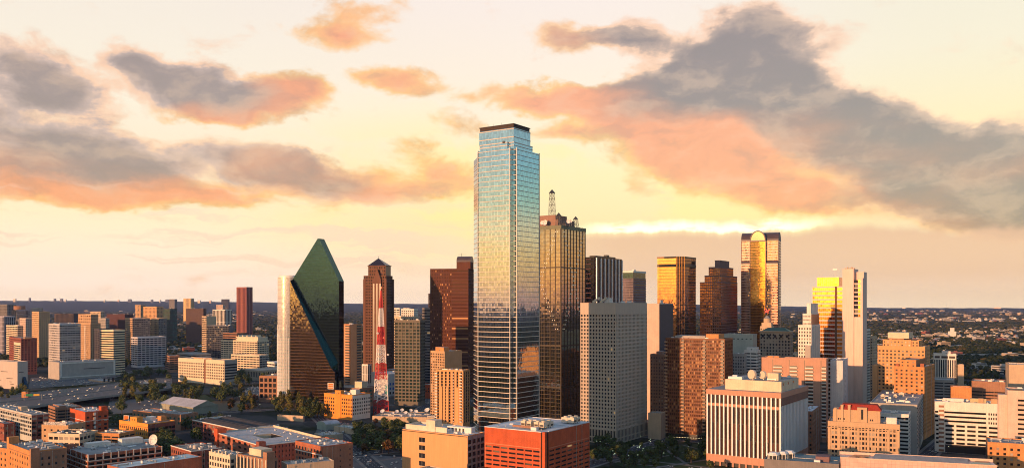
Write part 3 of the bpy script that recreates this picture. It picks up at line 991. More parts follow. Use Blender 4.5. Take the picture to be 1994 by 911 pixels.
for k in range(4):
    t_ = (k + .0) / 3.2 + .03
    p = Vector((-cx_, 0)).lerp(Vector((0, cy_)), t_); nrm = Vector((cy_, -cx_)).normalized(); tt = Vector((cx_, cy_)).normalized()
    mb = MB(); q = [p + tt * .0, p + tt * 1.0, p + tt * 1.0 + nrm * 1.6, p + nrm * 1.6]
    q = [tuple(p + nrm * 1.6), tuple(p + tt * 1.1 + nrm * 1.6), tuple(p + tt * 1.1 - nrm * .2), tuple(p - nrm * .2)]
    mb.prism(q, 0, Hh + .8, C_GLD); B.part('corner_rib', mb)
mb = MB(); ring(mb, pts, .35, Hh - 1.4, Hh + .8, W_BLACK if False else wall('gold rim', (0.35, 0.2, 0.1))); B.part('rim', mb)

# --- stepped rose granite tower with gold windows
C_STP_LIT = curtain('gold windows in sunlit rose granite', (0.95, 0.62, 0.34), 3.0, 3.9, 0.30, hshare=.34, var=0.45, mcol=(0.34, 0.20, 0.16), wob=.010)  # sunlit front: the light is put into the granite and pane colours
C_STP_SHADE = curtain('dark windows in shaded rose granite', (0.22, 0.15, 0.15), 3.0, 3.9, 0.30, hshare=.34, var=0.4, mcol=(0.15, 0.10, 0.10))  # same wall coloured darker for the shaded right side
B = Bld('skyscraper', 'rose brown granite tower with stepped shoulders and a grid of gold windows', 'skyscraper', 1363, 1404, 1436, 550, 1180, 33)
W, Dp, Hh = B.w, B.d, B.h
tiers = [(1363, 1436, 550, 0), (1372, 1435.5, 537, .4), (1380, 1428, 520.5, 1.5), (1392, 1420, 507.5, 3.0)]
zprev = 0
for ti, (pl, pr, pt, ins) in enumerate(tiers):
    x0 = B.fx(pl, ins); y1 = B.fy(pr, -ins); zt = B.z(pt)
    mb = MB(); mb.prism([(x0, ins), (-ins, ins), (-ins, y1), (x0, y1)], zprev, zt, C_STP_SHADE if ti == 3 else C_STP_LIT, R_DARK)
    kk = mb.mat(C_STP_SHADE); mb.mi[1] = kk
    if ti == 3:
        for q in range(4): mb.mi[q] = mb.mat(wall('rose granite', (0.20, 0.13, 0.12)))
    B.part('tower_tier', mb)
    mb = MB(); ring(mb, [(x0, ins), (-ins, ins), (-ins, y1), (x0, y1)], .12, zt - .5, zt + .9, wall('rose granite', (0.20, 0.13, 0.12))); B.part('parapet', mb)
    zprev = zt - .05
for k in range(7):
    add_unit(B, 'antenna', B.fx(1383 + k * 3, 2), 2 + k, B.z(520.5), 0, .6)

# --- arched tower with gold centre bay
W_GRN = wall('grey rose granite', (0.30, 0.22, 0.19))
C_BAY = curtain('gold bay glass', (0.94, 0.50, 0.13), 1.8, 3.9, 0.05, hshare=.10, var=0.22, mcol=(0.35, 0.18, 0.06), wob=.003)
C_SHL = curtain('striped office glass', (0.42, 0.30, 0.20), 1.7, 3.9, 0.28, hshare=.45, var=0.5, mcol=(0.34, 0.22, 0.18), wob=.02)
C_SHL_SHADE = curtain('shaded striped glass', (0.35, 0.30, 0.28), 1.7, 3.9, 0.28, hshare=.45, var=0.5, mcol=(0.26, 0.18, 0.16))  # copy of the striped glass, coloured for the shaded right side
B = Bld('skyscraper', 'granite tower with rounded barrel roof and an arched golden glass bay up its front', 'skyscraper', 1443, 1516, 1525, 468, 1258, 24, d=30)
W, Dp, Hh = B.w, B.d, B.h
mb = MB(); mb.prism([(-W, 0), (0, 0), (0, Dp), (-W, Dp)], 0, Hh, C_SHL, R_DARK); mb.mi[1] = mb.mat(C_SHL_SHADE); B.part('shaft', mb)
def vault(mb, x0, x1, y0, y1, z, rise, m, along='x', n=14, mend=None):
    """half-round roof"""
    P_ = []
    for k in range(n + 1):
        t_ = math.pi * k / n
        if along == 'x': P_.append(((y0 + y1) / 2 - (y1 - y0) / 2 * math.cos(t_), z + rise * math.sin(t_)))
        else: P_.append(((x0 + x1) / 2 - (x1 - x0) / 2 * math.cos(t_), z + rise * math.sin(t_)))
    i = len(mb.v)
    for (c, zz) in P_:
        mb.v.append((x0, c, zz) if along == 'x' else (c, y0, zz))
    for (c, zz) in P_:
        mb.v.append((x1, c, zz) if along == 'x' else (c, y1, zz))
    km = mb.mat(m); ke = mb.mat(mend or m)
    for k in range(n):
        mb.f.append((i + k, i + k + 1, i + n + 2 + k, i + n + 1 + k)); mb.mi.append(km)
    mb.f.append(tuple(i + k for k in range(n + 1))); mb.mi.append(ke)
    mb.f.append(tuple(i + n + 1 + k for k in range(n + 1))); mb.mi.append(ke)
W_VLT = wall('dark vault cladding', (0.07, 0.05, 0.05), 0.35, spec=.5)
rise = B.z(450.5) - Hh
mb = MB(); vault(mb, -W + .1, -.1, .1, Dp - .1, Hh - .03, rise, W_VLT, 'x', 16, W_GRN); B.part('barrel_roof', mb)
bx0, bx1 = B.fx(1462), B.fx(1491)
mb = MB(); mb.box(bx0, bx1, -4, 1, 0, Hh, C_BAY); B.part('glass_bay', mb)
mb = MB(); vault(mb, bx0, bx1, -4, Dp * .5, Hh - .02, rise + 1.2, W_VLT, 'y', 18, plain('pale arch glass', (0.50, 0.46, 0.30), .12, .8)); B.part('arched_gable', mb)
mb = MB()
for k in range(16):
    t0_, t1_ = math.pi * k / 16, math.pi * (k + 1) / 16
    cx0, rr = (bx0 + bx1) / 2, (bx1 - bx0) / 2
    mb.bar((cx0 - rr * math.cos(t0_), -4.2, Hh + (rise + 1.2) * math.sin(t0_)), (cx0 - rr * math.cos(t1_), -4.2, Hh + (rise + 1.2) * math.sin(t1_)), .8, W_GRN)
mb.box(bx0 - 1, bx0, -4.4, 1, 0, Hh, W_GRN); mb.box(bx1, bx1 + 1, -4.4, 1, 0, Hh, W_GRN); mb.box(bx0, bx1, -4.4, -3.9, Hh - 1.2, Hh + .6, W_GRN)
B.part('arch_frame', mb)
zs = B.z(513)
for (p0, p1) in ((1444, 1461), (1493, 1515)):
    x0, x1 = B.fx(p0), B.fx(p1)
    mb = MB(); mb.box(x0, x1, -3, .5, 0, zs, C_SHL_SHADE if False else C_SHL); B.part('shoulder_bay', mb)
    mb = MB(); vault(mb, x0, x1, -3.1, 3, zs, 4.6, W_VLT, 'x', 8); B.part('shoulder_roof', mb)
mb = MB()
for x in (-W, -.9): mb.box(x, x + .9, -.5, .4, 0, Hh, W_GRN)
mb.box(-.1, .5, Dp * .2, Dp * .8, 0, Hh - 2, C_SHL_SHADE)
B.part('corner_pier', mb)

# --- blazing gold and white slab tower
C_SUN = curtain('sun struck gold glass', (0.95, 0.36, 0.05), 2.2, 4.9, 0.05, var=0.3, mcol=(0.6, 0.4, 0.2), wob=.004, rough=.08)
W_SLB = wall('white rose slab concrete', (0.74, 0.55, 0.47), amp=.1)
B = Bld('office_tower', 'white slab tower with a blazing gold banded glass wing on its left', 'office tower', 1582, 1680, 1688, 557, 1000, 32)
W, Dp, Hh = B.w, B.d, B.h
xa, xb, xc_ = B.fx(1641), B.fx(1663), B.fx(1680)
zg = Hh; zu = B.z(539)
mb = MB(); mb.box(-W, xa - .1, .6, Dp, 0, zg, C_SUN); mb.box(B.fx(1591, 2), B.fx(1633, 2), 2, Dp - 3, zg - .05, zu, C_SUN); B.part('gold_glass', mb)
n = int(zg / 4.9)
for k in range(n + 1):
    z = zg - k * 4.9
    mb = MB(); mb.box(-W - .3, xa - .1, -.1, .7, z - 1.5, z + .1, W_SLB); mb.box(-W - .3, -W + .3, .7, Dp, z - 1.5, z + .1, W_SLB); B.part('floor_band', mb)
mb = MB(); xm = B.fx(1627); mb.box(xm - .8, xm + 1.6, -.14, .7, 0, zg, wall('bronze slot', (0.16, 0.08, 0.04))); B.part('slot', mb)
mb = MB(); mb.box(xa, xb, -2, Dp, 0, B.z(523), W_SLB); mb.box(xb - .01, 0, Dp * .25, Dp - .02, 0, B.z(529), W_SLB); mb.box(xb, 0, -.5, Dp * .25 - .01, 0, B.z(617), W_SLB)
mb.box(-2.5, 0, -.5, Dp * .25, B.z(617) - .05, B.z(541), W_SLB)
B.part('slab', mb)
for k in range(9):
    z = B.z(545) - k * 4.9
    mb = MB(); mb.box(xb + .8, xb + (0 - xb) * .45, .3, Dp * .25 + .5, z - 3.1, z, GL_OFFICE)
    B.part('window', mb)
    mb = MB(); mb.box(xb + (0 - xb) * .47, -2.6, -.1, Dp * .25 + .5, z - 3.3, z, C_SUN)
    B.part('gold_window', mb)
    mb = MB(); mb.box(xb + .02, -2.52, -.4, Dp * .25, z - 4.9, z - 3.5, W_SLB); B.part('balcony', mb)
mb = MB(); lx = B.fx(1626, 6)
mb.bar((lx, 6, zu - .1), (lx, 6, B.z(519, lx, 6)), .22, M_WHITE); mb.box(lx - 2.6, lx + 2.6, 5.7, 6.3, B.z(526, lx, 6), B.z(523, lx, 6), M_WHITE); B.part('mast', mb)
mb = MB()
for k in range(5): mb.box(xa + 1.5 + k * 2.4, xa + 3 + k * 2.4, 3, 5, B.z(523) - .05, B.z(523) + 1.2 + (k % 2), W_TAN2)
B.part('roof_vent', mb)

# --- faceted green glass prism
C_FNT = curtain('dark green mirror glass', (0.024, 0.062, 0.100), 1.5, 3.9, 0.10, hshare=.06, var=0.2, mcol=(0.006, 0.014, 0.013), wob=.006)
C_FNB = curtain('green glass with bronze reflection tint', (0.32, 0.30, 0.20), 1.5, 3.9, 0.12, hshare=.13, var=0.3, mcol=(0.042, 0.024, 0.016), wob=.012)  # same green glass, bronze reflection of the city put into its tint
C_FNR = curtain('green glass with teal sky tint', (0.010, 0.050, 0.050), 1.5, 3.9, 0.06, var=0.15, mcol=(0.05, 0.2, 0.2), wob=.004)  # same green glass, reflected sky put into its teal tint
B = Bld('skyscraper', 'dark green glass prism tower with a pointed roof and slanting folded face', 'skyscraper', 570.5, 660, 669.5, 547, 1124, 20)
W, Hh, Dp = B.w, B.h, max(B.d, 9)
tx0, tx1 = B.fx(618.5), B.fx(621.5)
zT = B.z(464.5, tx0, 0); zL = B.z(542.5, -W, 0)
mb = MB()
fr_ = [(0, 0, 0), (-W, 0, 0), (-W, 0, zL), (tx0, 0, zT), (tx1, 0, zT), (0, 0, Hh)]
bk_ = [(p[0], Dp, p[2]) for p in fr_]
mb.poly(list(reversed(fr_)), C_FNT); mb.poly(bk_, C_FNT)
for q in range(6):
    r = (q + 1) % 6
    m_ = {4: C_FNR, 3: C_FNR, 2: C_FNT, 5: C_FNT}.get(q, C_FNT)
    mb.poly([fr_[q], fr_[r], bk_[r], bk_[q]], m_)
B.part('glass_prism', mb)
p = 7.0
# folded lower face: stands proud of the prism, its slanting upper edge leans back to the prism
dl = (-W + .3, zL - .5); dr = (B.fx(654), B.z(712, B.fx(654)))
dr2 = (B.fx(657.5), B.z(708, B.fx(657.5)))
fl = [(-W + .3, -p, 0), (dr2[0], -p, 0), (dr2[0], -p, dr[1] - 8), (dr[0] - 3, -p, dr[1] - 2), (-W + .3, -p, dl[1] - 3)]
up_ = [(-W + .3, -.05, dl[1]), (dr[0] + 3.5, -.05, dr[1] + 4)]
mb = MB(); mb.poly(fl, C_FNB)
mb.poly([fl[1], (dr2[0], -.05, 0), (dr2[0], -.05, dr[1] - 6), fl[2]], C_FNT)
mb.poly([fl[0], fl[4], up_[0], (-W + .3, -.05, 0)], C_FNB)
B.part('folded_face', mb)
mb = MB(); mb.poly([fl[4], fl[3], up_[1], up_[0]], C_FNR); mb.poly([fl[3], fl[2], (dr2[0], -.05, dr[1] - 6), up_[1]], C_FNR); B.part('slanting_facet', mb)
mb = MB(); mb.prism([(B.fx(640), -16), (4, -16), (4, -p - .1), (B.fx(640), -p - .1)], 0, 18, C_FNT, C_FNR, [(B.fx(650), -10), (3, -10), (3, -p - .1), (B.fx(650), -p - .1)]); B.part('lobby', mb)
mb = MB(); mb.box(-W - 8, 6, -9, Dp + 4, 0, 9.5, W_BROWN); B.part('podium', mb)

# --- round mirror tower
C_CYL = curtain('pale mirror glass', (0.98, 0.96, 0.92), 1.4, 3.6, 0.05, var=0.3, mcol=(0.5, 0.5, 0.45), wob=.008, hshare=.06, rough=.1, metal=.55)
Y_ = 1200.0
t = tag(empty('residential_tower', (xat(563, Y_), Y_, 0)), 'round mirror glass tower with a bright streak of sun, behind the green prism', 'tower')
R_, Ht = 22.0 / F * Y_, zat(540, Y_)
mb = MB(); mb.cyl(0, 0, R_, 0, Ht, C_CYL, 72, mtop=R_WHITE); mb.build('glass_drum', t)
mb = MB(); mb.cyl(0, 0, R_ * .86, Ht - .02, Ht + 2.5, M_WHITE, 48); mb.build('roof_screen', t)
W_FIN = plain('white fin', (0.78, 0.80, 0.80), .4)
for k in range(16):
    a_ = math.radians(180 + 8 + k * 10.5)
    mb = MB(); h_ = zat(632, Y_) - 6 * ((k * 7) % 4)
    mb.bar((R_ * 1.01 * math.cos(a_), R_ * 1.01 * math.sin(a_), 0), (R_ * 1.01 * math.cos(a_), R_ * 1.01 * math.sin(a_), h_), .45, W_FIN); mb.build('fin', t)
for k in range(22):
    z = 6 + k * 4.4
    if z > zat(636, Y_): break
    mb = MB(); mb.cyl(0, 0, R_ * 1.012, z, z + .7, wall('teal spandrel', (0.20, 0.34, 0.35), .3), 48); mb.build('floor_band', t)

# --- brown granite tower with pyramid roof
W_TC = wall('brown polished granite', (0.17, 0.085, 0.055), 0.8, spec=.08)
GL_TC = panes('brown tower glass', (0.006, 0.005, 0.005), (0.05, 0.03, 0.02), 0.15, 0.1, spec=.1)
B = Bld('skyscraper', 'slim brown granite tower crowned by a dark pyramid roof', 'skyscraper', 708, 752, 764.5, 537, 1420, 14)
W, Dp, Hh = B.w, B.d, B.h
Dp = max(Dp, 26)
block(B, -W, 0, 0, Dp, 0, Hh, W_TC, core=W_BLACK, roof=R_DARK, deep=.5, par=.6,
      spec={'F': dict(glass=GL_TC, nc=13, nr=38, pier=.40, span=.42), 'S': dict(glass=GL_TC, nc=8, nr=38, pier=.40, span=.42)})
x0, x1 = B.fx(716), B.fx(756)
zc0 = B.z(520)
block(B, x0, -2, 2, Dp - 3, Hh - .05, zc0 + 2, W_TC, core=W_BLACK, par=0, deep=.4, spec={'F': dict(glass=GL_TC, nc=10, nr=3, pier=.5, span=.4)})
ax = B.fx(737, Dp / 2)
mb = MB(); q = [(x0 - 1, 1), (-1, 1), (-1, Dp - 2), (x0 - 1, Dp - 2)]
mb.prism(q, zc0 + 1.95, zc0 + 3, W_TC); mb.prism(offset_poly(q, -.6), zc0 + 2.96, B.z(503, ax, Dp / 2), plain('dark slate roof', (0.04, 0.035, 0.045), .35, .5), None, [(ax - .3, Dp / 2 - .3), (ax + .3, Dp / 2 - .3), (ax + .3, Dp / 2 + .3), (ax - .3, Dp / 2 + .3)])
mb.bar((ax, Dp / 2, B.z(503, ax, Dp / 2) - 1), (ax, Dp / 2, B.z(499, ax, Dp / 2)), .25, M_DARKM)
B.part('pyramid_roof', mb)
mb = MB(); xg0, xg1 = B.fx(727), B.fx(743)
mb.box(xg0, xg1, -2.4, .4, 0, B.z(545), W_TC); 
mb.prism([(xg0, -2.4), (xg1, -2.4), (xg1, .4), (xg0, .4)], B.z(545) - .02, B.z(524), W_TC, None, [((xg0 + xg1) / 2 - .5, -2.0), ((xg0 + xg1) / 2 + .5, -2.0), ((xg0 + xg1) / 2 + .5, .4), ((xg0 + xg1) / 2 - .5, .4)])
B.part('centre_gable', mb)
for k in range(3):
    xx = xg0 + 1.6 + k * (xg1 - xg0 - 3.2) / 2
    mb = MB(); mb.box(xx - 1.3, xx + 1.3, -2.55, -2.2, 12, B.z(552), W_BLACK); B.part('window_strip', mb)
mb = MB()
for (xx, yy) in ((-W - .6, -.6), (-2.6, -.6), (-.6, Dp - 3)): mb.box(xx, xx + 3.2, yy, yy + 3.2, 0, Hh - 5, W_TC)
B.part('corner_pier', mb)
finish(B)

# --- broad brown tower left of the tallest
W_BT = wall('reddish brown granite', (0.12, 0.05, 0.032), 0.8, spec=.08)
GL_BT = panes('copper glass', (0.05, 0.02, 0.012), (0.85, 0.45, 0.2), 0.12, 0.1)
B = Bld('skyscraper', 'broad red brown tower, half dotted half banded, just left of the tallest tower', 'skyscraper', 837.5, 912, 917, 524, 1250, 12)
W, Dp, Hh = B.w, B.d, B.h
Dp = 34
xm = B.fx(879.5)
r1, r2 = [], []
fr = B.face('F', -W, 0, 0, Dp)
B.wb.box(-W + .5, -.5, .5, Dp, 0, Hh - .05, W_BLACK)
facade(B, B.wb, 'F', (-W, 0, 0, Dp), 0, Hh, 13, 38, W_BT, GL_BT, 'punch', .5, .5, .5, None, r1, 0, xm + W)
facade(B, B.wb, 'F', (-W, 0, 0, Dp), 0, Hh, 1, 38, W_BT, GL_BT, 'bands', .0, .55, .5, None, r2, xm + W, W)
facade(B, B.wb, 'S', (-W, 0, 0, Dp), 0, Hh, 8, 38, W_BT, GL_BT, 'punch', .5, .5, .5, None, r1)
put_windows(B, r2, GL_BT); put_windows(B, r1, GL_BT)
block(B, -W, 0, 0, Dp, Hh - .06, Hh + .5, W_BT, par=.5, roof=R_DARK)
vx0, vx1 = B.fx(889, 6), B.fx(916, 6)
mb = MB(); mb.box(vx0, vx1, 6, 24, Hh, B.z(510, vx0, 6), W_BT); B.part('penthouse', mb)
mb = MB(); vault(mb, vx0 - .1, vx1 + .1, 5.8, 24.2, B.z(510, vx0, 6), 8.5, W_VLT, 'x', 10); B.part('barrel_roof', mb)
mb = MB(); mb.bar((vx0 + 5, 15, Hh + 15), (vx0 + 5, 15, Hh + 24), .2, M_DARKM); mb.bar((vx0, 15, Hh + 22), (vx0 + 12, 15, Hh + 22), .15, M_DARKM); B.part('davit', mb)
finish(B)

# --- federal block with white and brown fins
W_FED = wall('rose granite fascia', (0.50, 0.27, 0.19), amp=.1)
W_FIN2 = wall('white marble fin', (0.84, 0.83, 0.84), .5, amp=.08)
GL_FED = panes('bronze fin glass', (0.022, 0.012, 0.008), (0.13, 0.05, 0.025), 0.3, 0.15)
B = Bld('government_building', 'square office block with white marble fins and a long beige penthouse', 'office block', 1376, 1520.5, 1573.5, 765, 700, 34)
W, Dp, Hh = B.w, B.d, B.h
zf = Hh - 4.2; zlow = 10.0
B.wb.box(-W + 1.0, -1.0, 1.0, Dp - .1, 0, Hh - .5, W_BLACK)
B.wb.box(-W - .3, .3, -.3, Dp + .2, zf, Hh, W_FED)
B.wb.box(-W - .2, .2, -.2, Dp + .1, 3.5, zlow - .5, W_FED)
B.wb.box(-W + .2, -.2, .15, 1.1, zf - 9.4, zf - 7.2, W_FED)
nf = 17
for k in range(nf + 1):
    x = -W + .55 + (W - 1.1) * k / nf
    mb = MB(); mb.box(x - .55, x + .55, -.25, 1.1, zlow - .6, zf + .01, W_FIN2); B.part('fin', mb)
rr = []
for k in range(nf):
    xa_, xb_ = -W + .55 + (W - 1.1) * k / nf + .55, -W + .55 + (W - 1.1) * (k + 1) / nf - .55
    for (q0, q1) in ((.05, .42), (.58, .95)):
        xx0, xx1 = xa_ + (xb_ - xa_) * q0, xa_ + (xb_ - xa_) * q1
        for r in range(3):
            za, zb = zlow - .4 + (zf - 9.4 - zlow) * r / 3, zlow - .8 + (zf - 9.4 - zlow) * (r + 1) / 3
            rr.append(((xx0 + xx1) / 2, .93, (za + zb) / 2, xx1 - xx0, zb - za, 0.0, 'F'))
        rr.append(((xx0 + xx1) / 2, .93, zf - 3.6, xx1 - xx0, 6.8, 0.0, 'F'))
put_windows(B, rr, GL_FED)
for k in range(20):
    y = .8 + (Dp - 1.4) * k / 19
    mb = MB(); mb.box(-1.05, .12, y - .42, y + .42, zlow - .6, zf - 6.2, W_FIN2); B.part('fin', mb)
B.wb.box(-1.1, .2, .5, Dp - .05, zf - 6.4, zf + .01, wall('brown louvre', (0.22, 0.12, 0.09)))
for k in range(12):
    x = -W + 1 + (W - 2) * k / 11
    mb = MB(); mb.box(x - .7, x + .7, -.35, .9, 0, 4.2, W_FED); B.part('column', mb)
B.part('roof', (lambda m: (m.box(-W + .6, -.6, .6, Dp - .6, Hh - .49, Hh + .05, R_GREY), m)[1])(MB()))
ph0, ph1 = B.fx(1412, 7), B.fx(1519, 7) + 1
mb = MB(); zp = B.z(743, ph1, 7)
px1 = ph1; py1 = min(B.fy(1555, px1), Dp - 4)
mb.box(ph0, px1, 7, py1, Hh, zp, W_CREAM); B.part('penthouse', mb)
mb = MB(); mb.box(ph0 + .5, px1 - .5, 7.5, py1 - .5, zp - .01, zp + .12, R_GREY); B.part('penthouse_roof', mb)
for k in range(3):
    yy = 11 + k * (py1 - 14) / 3
    mb = MB(); mb.box(px1 - .2, px1 + .08, yy, yy + 2.4, zp - 3.4, zp - 1.4, GL_DARK); B.part('window', mb)
for (pp, yy, r_) in ((1465, 9, 4.0), (1486, 16, 3.4)):
    lx = B.fx(pp, yy); mb = MB(); mb.bar((lx, yy + 1.2, zp + r_ + .6), (lx - .8, yy - .6, zp + r_ + .8), r_, M_CREAM, 24, r_ * .96)
    mb.box(lx - .5, lx + .5, yy + 1, yy + 2, zp, zp + r_ + .5, M_METAL); B.part('drum_antenna', mb)
mb = MB(); lx = B.fx(1507, 18); mb.box(lx - 5, lx + 4, 17, 24, zp, zp + 6, W_CREAM); B.part('stair_head', mb)
mb = MB(); lx = B.fx(1432, 10); mb.box(lx - 6, lx + 6, 9, 14, zp, zp + 2.2, M_WHITE); mb.box(lx - 4, lx, 14, 17, zp, zp + 3, M_WHITE); B.part('cooling_tower', mb)
clutter(B, ph0 + 2, px1 - 2, 9, py1 - 2, zp + .12, 6, ('vent', 'duct', 'air_handler'))
finish(B)

# --- brown glass apartment tower with lit blinds
W_KB = wall('copper brown cladding', (0.20, 0.075, 0.03), .5, spec=.3)
GL_KB = panes('copper blind glass', (0.055, 0.02, 0.01), (0.42, 0.22, 0.10), 0.26, 0.2)
W_BAL = wall('tan balcony concrete', (0.48, 0.30, 0.19))
B = Bld('apartment_tower', 'copper brown apartment tower with stacked balconies and scattered pale blinds', 'apartment tower', 1296, 1411, 1427, 662, 850, 31)
W, Dp, Hh = B.w, B.d, B.h
cols_ = [B.fx(q) for q in (1329.5, 1371, 1406)]
segs = [(0, cols_[0] + W - 1.5), (cols_[0] + W + 1.5, cols_[1] + W - 1.5), (cols_[1] + W + 1.5, cols_[2] + W - 1.5)]
B.wb.box(-W + .5, -.5, .5, Dp - .01, 0, Hh - .05, W_BLACK)
rr = []
nr = 27
for (u0, u1) in segs:
    facade(B, B.wb, 'F', (-W, 0, 0, Dp), 5, Hh, max(3, int((u1 - u0) / 1.9)), nr, W_KB, GL_KB, 'ribs', .22, .38, .5, None, rr, u0, u1)
facade(B, B.wb, 'S', (-W, 0, 0, Dp), 5, Hh, 9, nr, W_KB, GL_KB, 'ribs', .3, .4, .5, None, rr)
put_windows(B, rr, GL_KB)
for cx0 in cols_ + [-W + .8]:
    for k in range(nr):
        z = 5 + (Hh - 5) * k / nr
        mb = MB(); mb.box(cx0 - 1.5, cx0 + 1.5, -1.5, .6, z, z + 1.25, W_BAL); B.part('balcony', mb)
block(B, -W, 0, 0, Dp, Hh - .06, Hh + .4, W_KB, par=.8, roof=R_GREY)
mb = MB(); mb.box(-W + 8, -W * .35, 5, Dp - 4, Hh + .4, Hh + 3.4, W_GREY); mb.box(-W * .33, -W * .12, 4, Dp - 5, Hh + .4, Hh + 5.5, W_ORANGE); B.part('penthouse', mb)
clutter(B, -W + 3, -3, 1.5, 5 + 3, Hh + .5, 10, ('vent', 'air_handler', 'vent'), .8)
finish(B)

# ------------------------------------------------------------------ all the other buildings in view
def S(kind, label, cat, xl, xc, xr, yt, Y, th, m, gl, cp=3.4, fh=3.7, style='punch', pier=.5, span=.5, top=1.4, base=5.0, roof=R_GREY,
      side=True, n=6, h=None, w=None, d=None, deep=.4, par=.8, sm=None, sstyle=None, spier=None, sspan=None, scp=None, core=None, pent=(), end=True,
      kinds=('air_handler', 'vent', 'duct', 'air_handler', 'skylight', 'vent'), cs=1.0, front=True, sgl=None, group=None):
    B = Bld(kind, label, cat, xl, xc, xr, yt, Y, th, h=h, w=w, d=d, group=group)
    W, Dp, Hh = B.w, B.d, B.h
    if Y > 1300:
        if gl is GL_BLIND: gl = GL_DARK
        if style == 'punch': pier, span = min(pier, .46), min(span, .46)
        cp, fh = max(cp, 4.8), max(fh, 4.5)
    nr = max(1, round((Hh - top - base) / fh))
    spec = {}
    if front: spec['F'] = dict(glass=gl, nc=max(1, round(W / cp)), nr=nr, pier=pier, span=span, style=style, z=(base, Hh - top))
    if side:
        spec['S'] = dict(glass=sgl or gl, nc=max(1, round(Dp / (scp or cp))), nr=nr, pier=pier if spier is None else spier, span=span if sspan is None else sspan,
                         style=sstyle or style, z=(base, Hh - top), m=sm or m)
    block(B, -W, 0, 0, Dp, 0, Hh, m, core=core or (W_BLACK if (front and side) else m), roof=roof, spec=spec, par=par, deep=deep)
    x0, x1, y0, y1 = -W + 1, -1, 1, Dp - 1
    if Y < 1000:
        n = round(n * 2.4)
        rg = B.rng
        if front and style == 'punch' and Hh > 14:
            mb = MB(); zc = Hh - top + .1; mb.box(-W - .02, -.02, -.22, .1, zc, zc + .35, sm or m); B.part('belt_course', mb)
        for k in range(2):
            mb = MB(); yy = Dp * rg.uniform(.1, .9); mb.box(.0, .22, yy, yy + .22, 0, Hh - .4, M_METAL); mb.box(-.02, .4, yy - .15, yy + .37, Hh - 1.1, Hh - .5, M_METAL); B.part('downpipe', mb)
        if Dp > 12 and W > 12 and not pent:
            mb = MB(); yy = Dp * rg.uniform(.3, .7); mb.bar((-W + 2, yy, Hh + .45), (-2, yy, Hh + .45), .16, M_METAL, 6)
            for q in range(5): xx = -W + 2.5 + q * (W - 5) / 4; mb.box(xx - .2, xx + .2, yy - .3, yy + .3, Hh + .05, Hh + .35, M_DARKM)
            B.part('roof_pipe', mb)
    for (p0, p1, pt, yy, dep, pm) in pent:
        a_, b_ = B.fx(p0, yy), B.fx(p1, yy)
        b_ = min(b_, -.6)
        mb = MB(); zt = B.z(pt, b_, yy)
        mb.box(a_, b_, yy, min(yy + dep, Dp - .6), Hh - .02, zt, pm); mb.box(a_ + .3, b_ - .3, yy + .3, min(yy + dep, Dp - .6) - .3, zt - .01, zt + .1, R_GREY)
        ph_ = B.part('penthouse', mb)
        mb = MB(); xm = (a_ + b_) / 2; mb.box(xm - .6, xm + .6, yy - .08, yy + .04, Hh + .05, min(Hh + 2.2, zt - .2), W_GREYD); B.part('door', mb, None, ph_)
    if n:
        if pent:
            yb = max(p[3] + p[4] for p in pent); ya = min(p[3] for p in pent)
            if Dp - yb > 6: clutter(B, x0, x1, yb + .5, y1, Hh + .08, n, kinds, cs)
            elif ya > 6: clutter(B, x0, x1, y0, ya - .5, Hh + .08, n, kinds, cs)
        else: clutter(B, x0, x1, y0, y1, Hh + .08, n, kinds, cs)
    if end: finish(B)
    return B

# ---- downtown, right of centre
S('office_slab', 'blank pale rose and navy slab behind the concrete tower of square windows', 'office block', 1257, 1284, 1311, 592, 1010, 31, W_PINK, GL_DARK, side=False, front=False, n=3,
  pent=((1286, 1300, 584, 3, 8, W_WHITE),))
B = S('office_slab', 'navy blank slab standing close behind the pale rose slab', 'office block', 1283.5, 1284.6, 1311, 592.4, 1004, 31, wall('navy cladding', (0.055, 0.06, 0.085), .5), GL_DARK, side=False, front=False, n=0, par=.3)  # right side of the rose slab, added as a separate thin navy block
S('hotel_building', 'old tan brick block squeezed between the concrete tower and the copper apartments', 'hotel', 1266, 1297, 1303, 691, 960, 22, W_BROWN, GL_BLIND, 3.0, 3.6, pier=.6, span=.55, roof=R_TAN, pent=((1278, 1290, 684, 6, 8, W_BROWN),))
S('annex_building', 'low beige windowless annex with a rooftop of ducts behind the park', 'annex', 1262, 1287, 1296, 806, 868, 28, W_TAN, GL_DARK, front=False, side=False, n=4, kinds=('duct', 'vent'), d=14)
S('office_building', 'pale grey green block with a row of small dark openings under its roof', 'office block', 1409, 1466, 1474, 652, 1010, 28, wall('pale green grey render', (0.44, 0.47, 0.42)), GL_DARK, 5, 3.6, top=2.5, base=92, roof=R_GREY, span=.75, pier=.6, side=False, n=6)
S('office_building', 'dim concrete block with small dark windows behind the federal penthouse', 'office block', 1426, 1450, 1454, 690, 930, 28, W_GREY, GL_DARK, 2.6, 3.4, pier=.5, span=.5)
S('office_building', 'pale banded block with a stepped white top below the green roofed hall', 'office block', 1449, 1474, 1481, 683, 945, 30, W_WHITE, GL_OFFICE, 6, 3.4, 'bands', .1, .6, pent=((1454, 1473, 676, 4, 10, W_WHITE),))
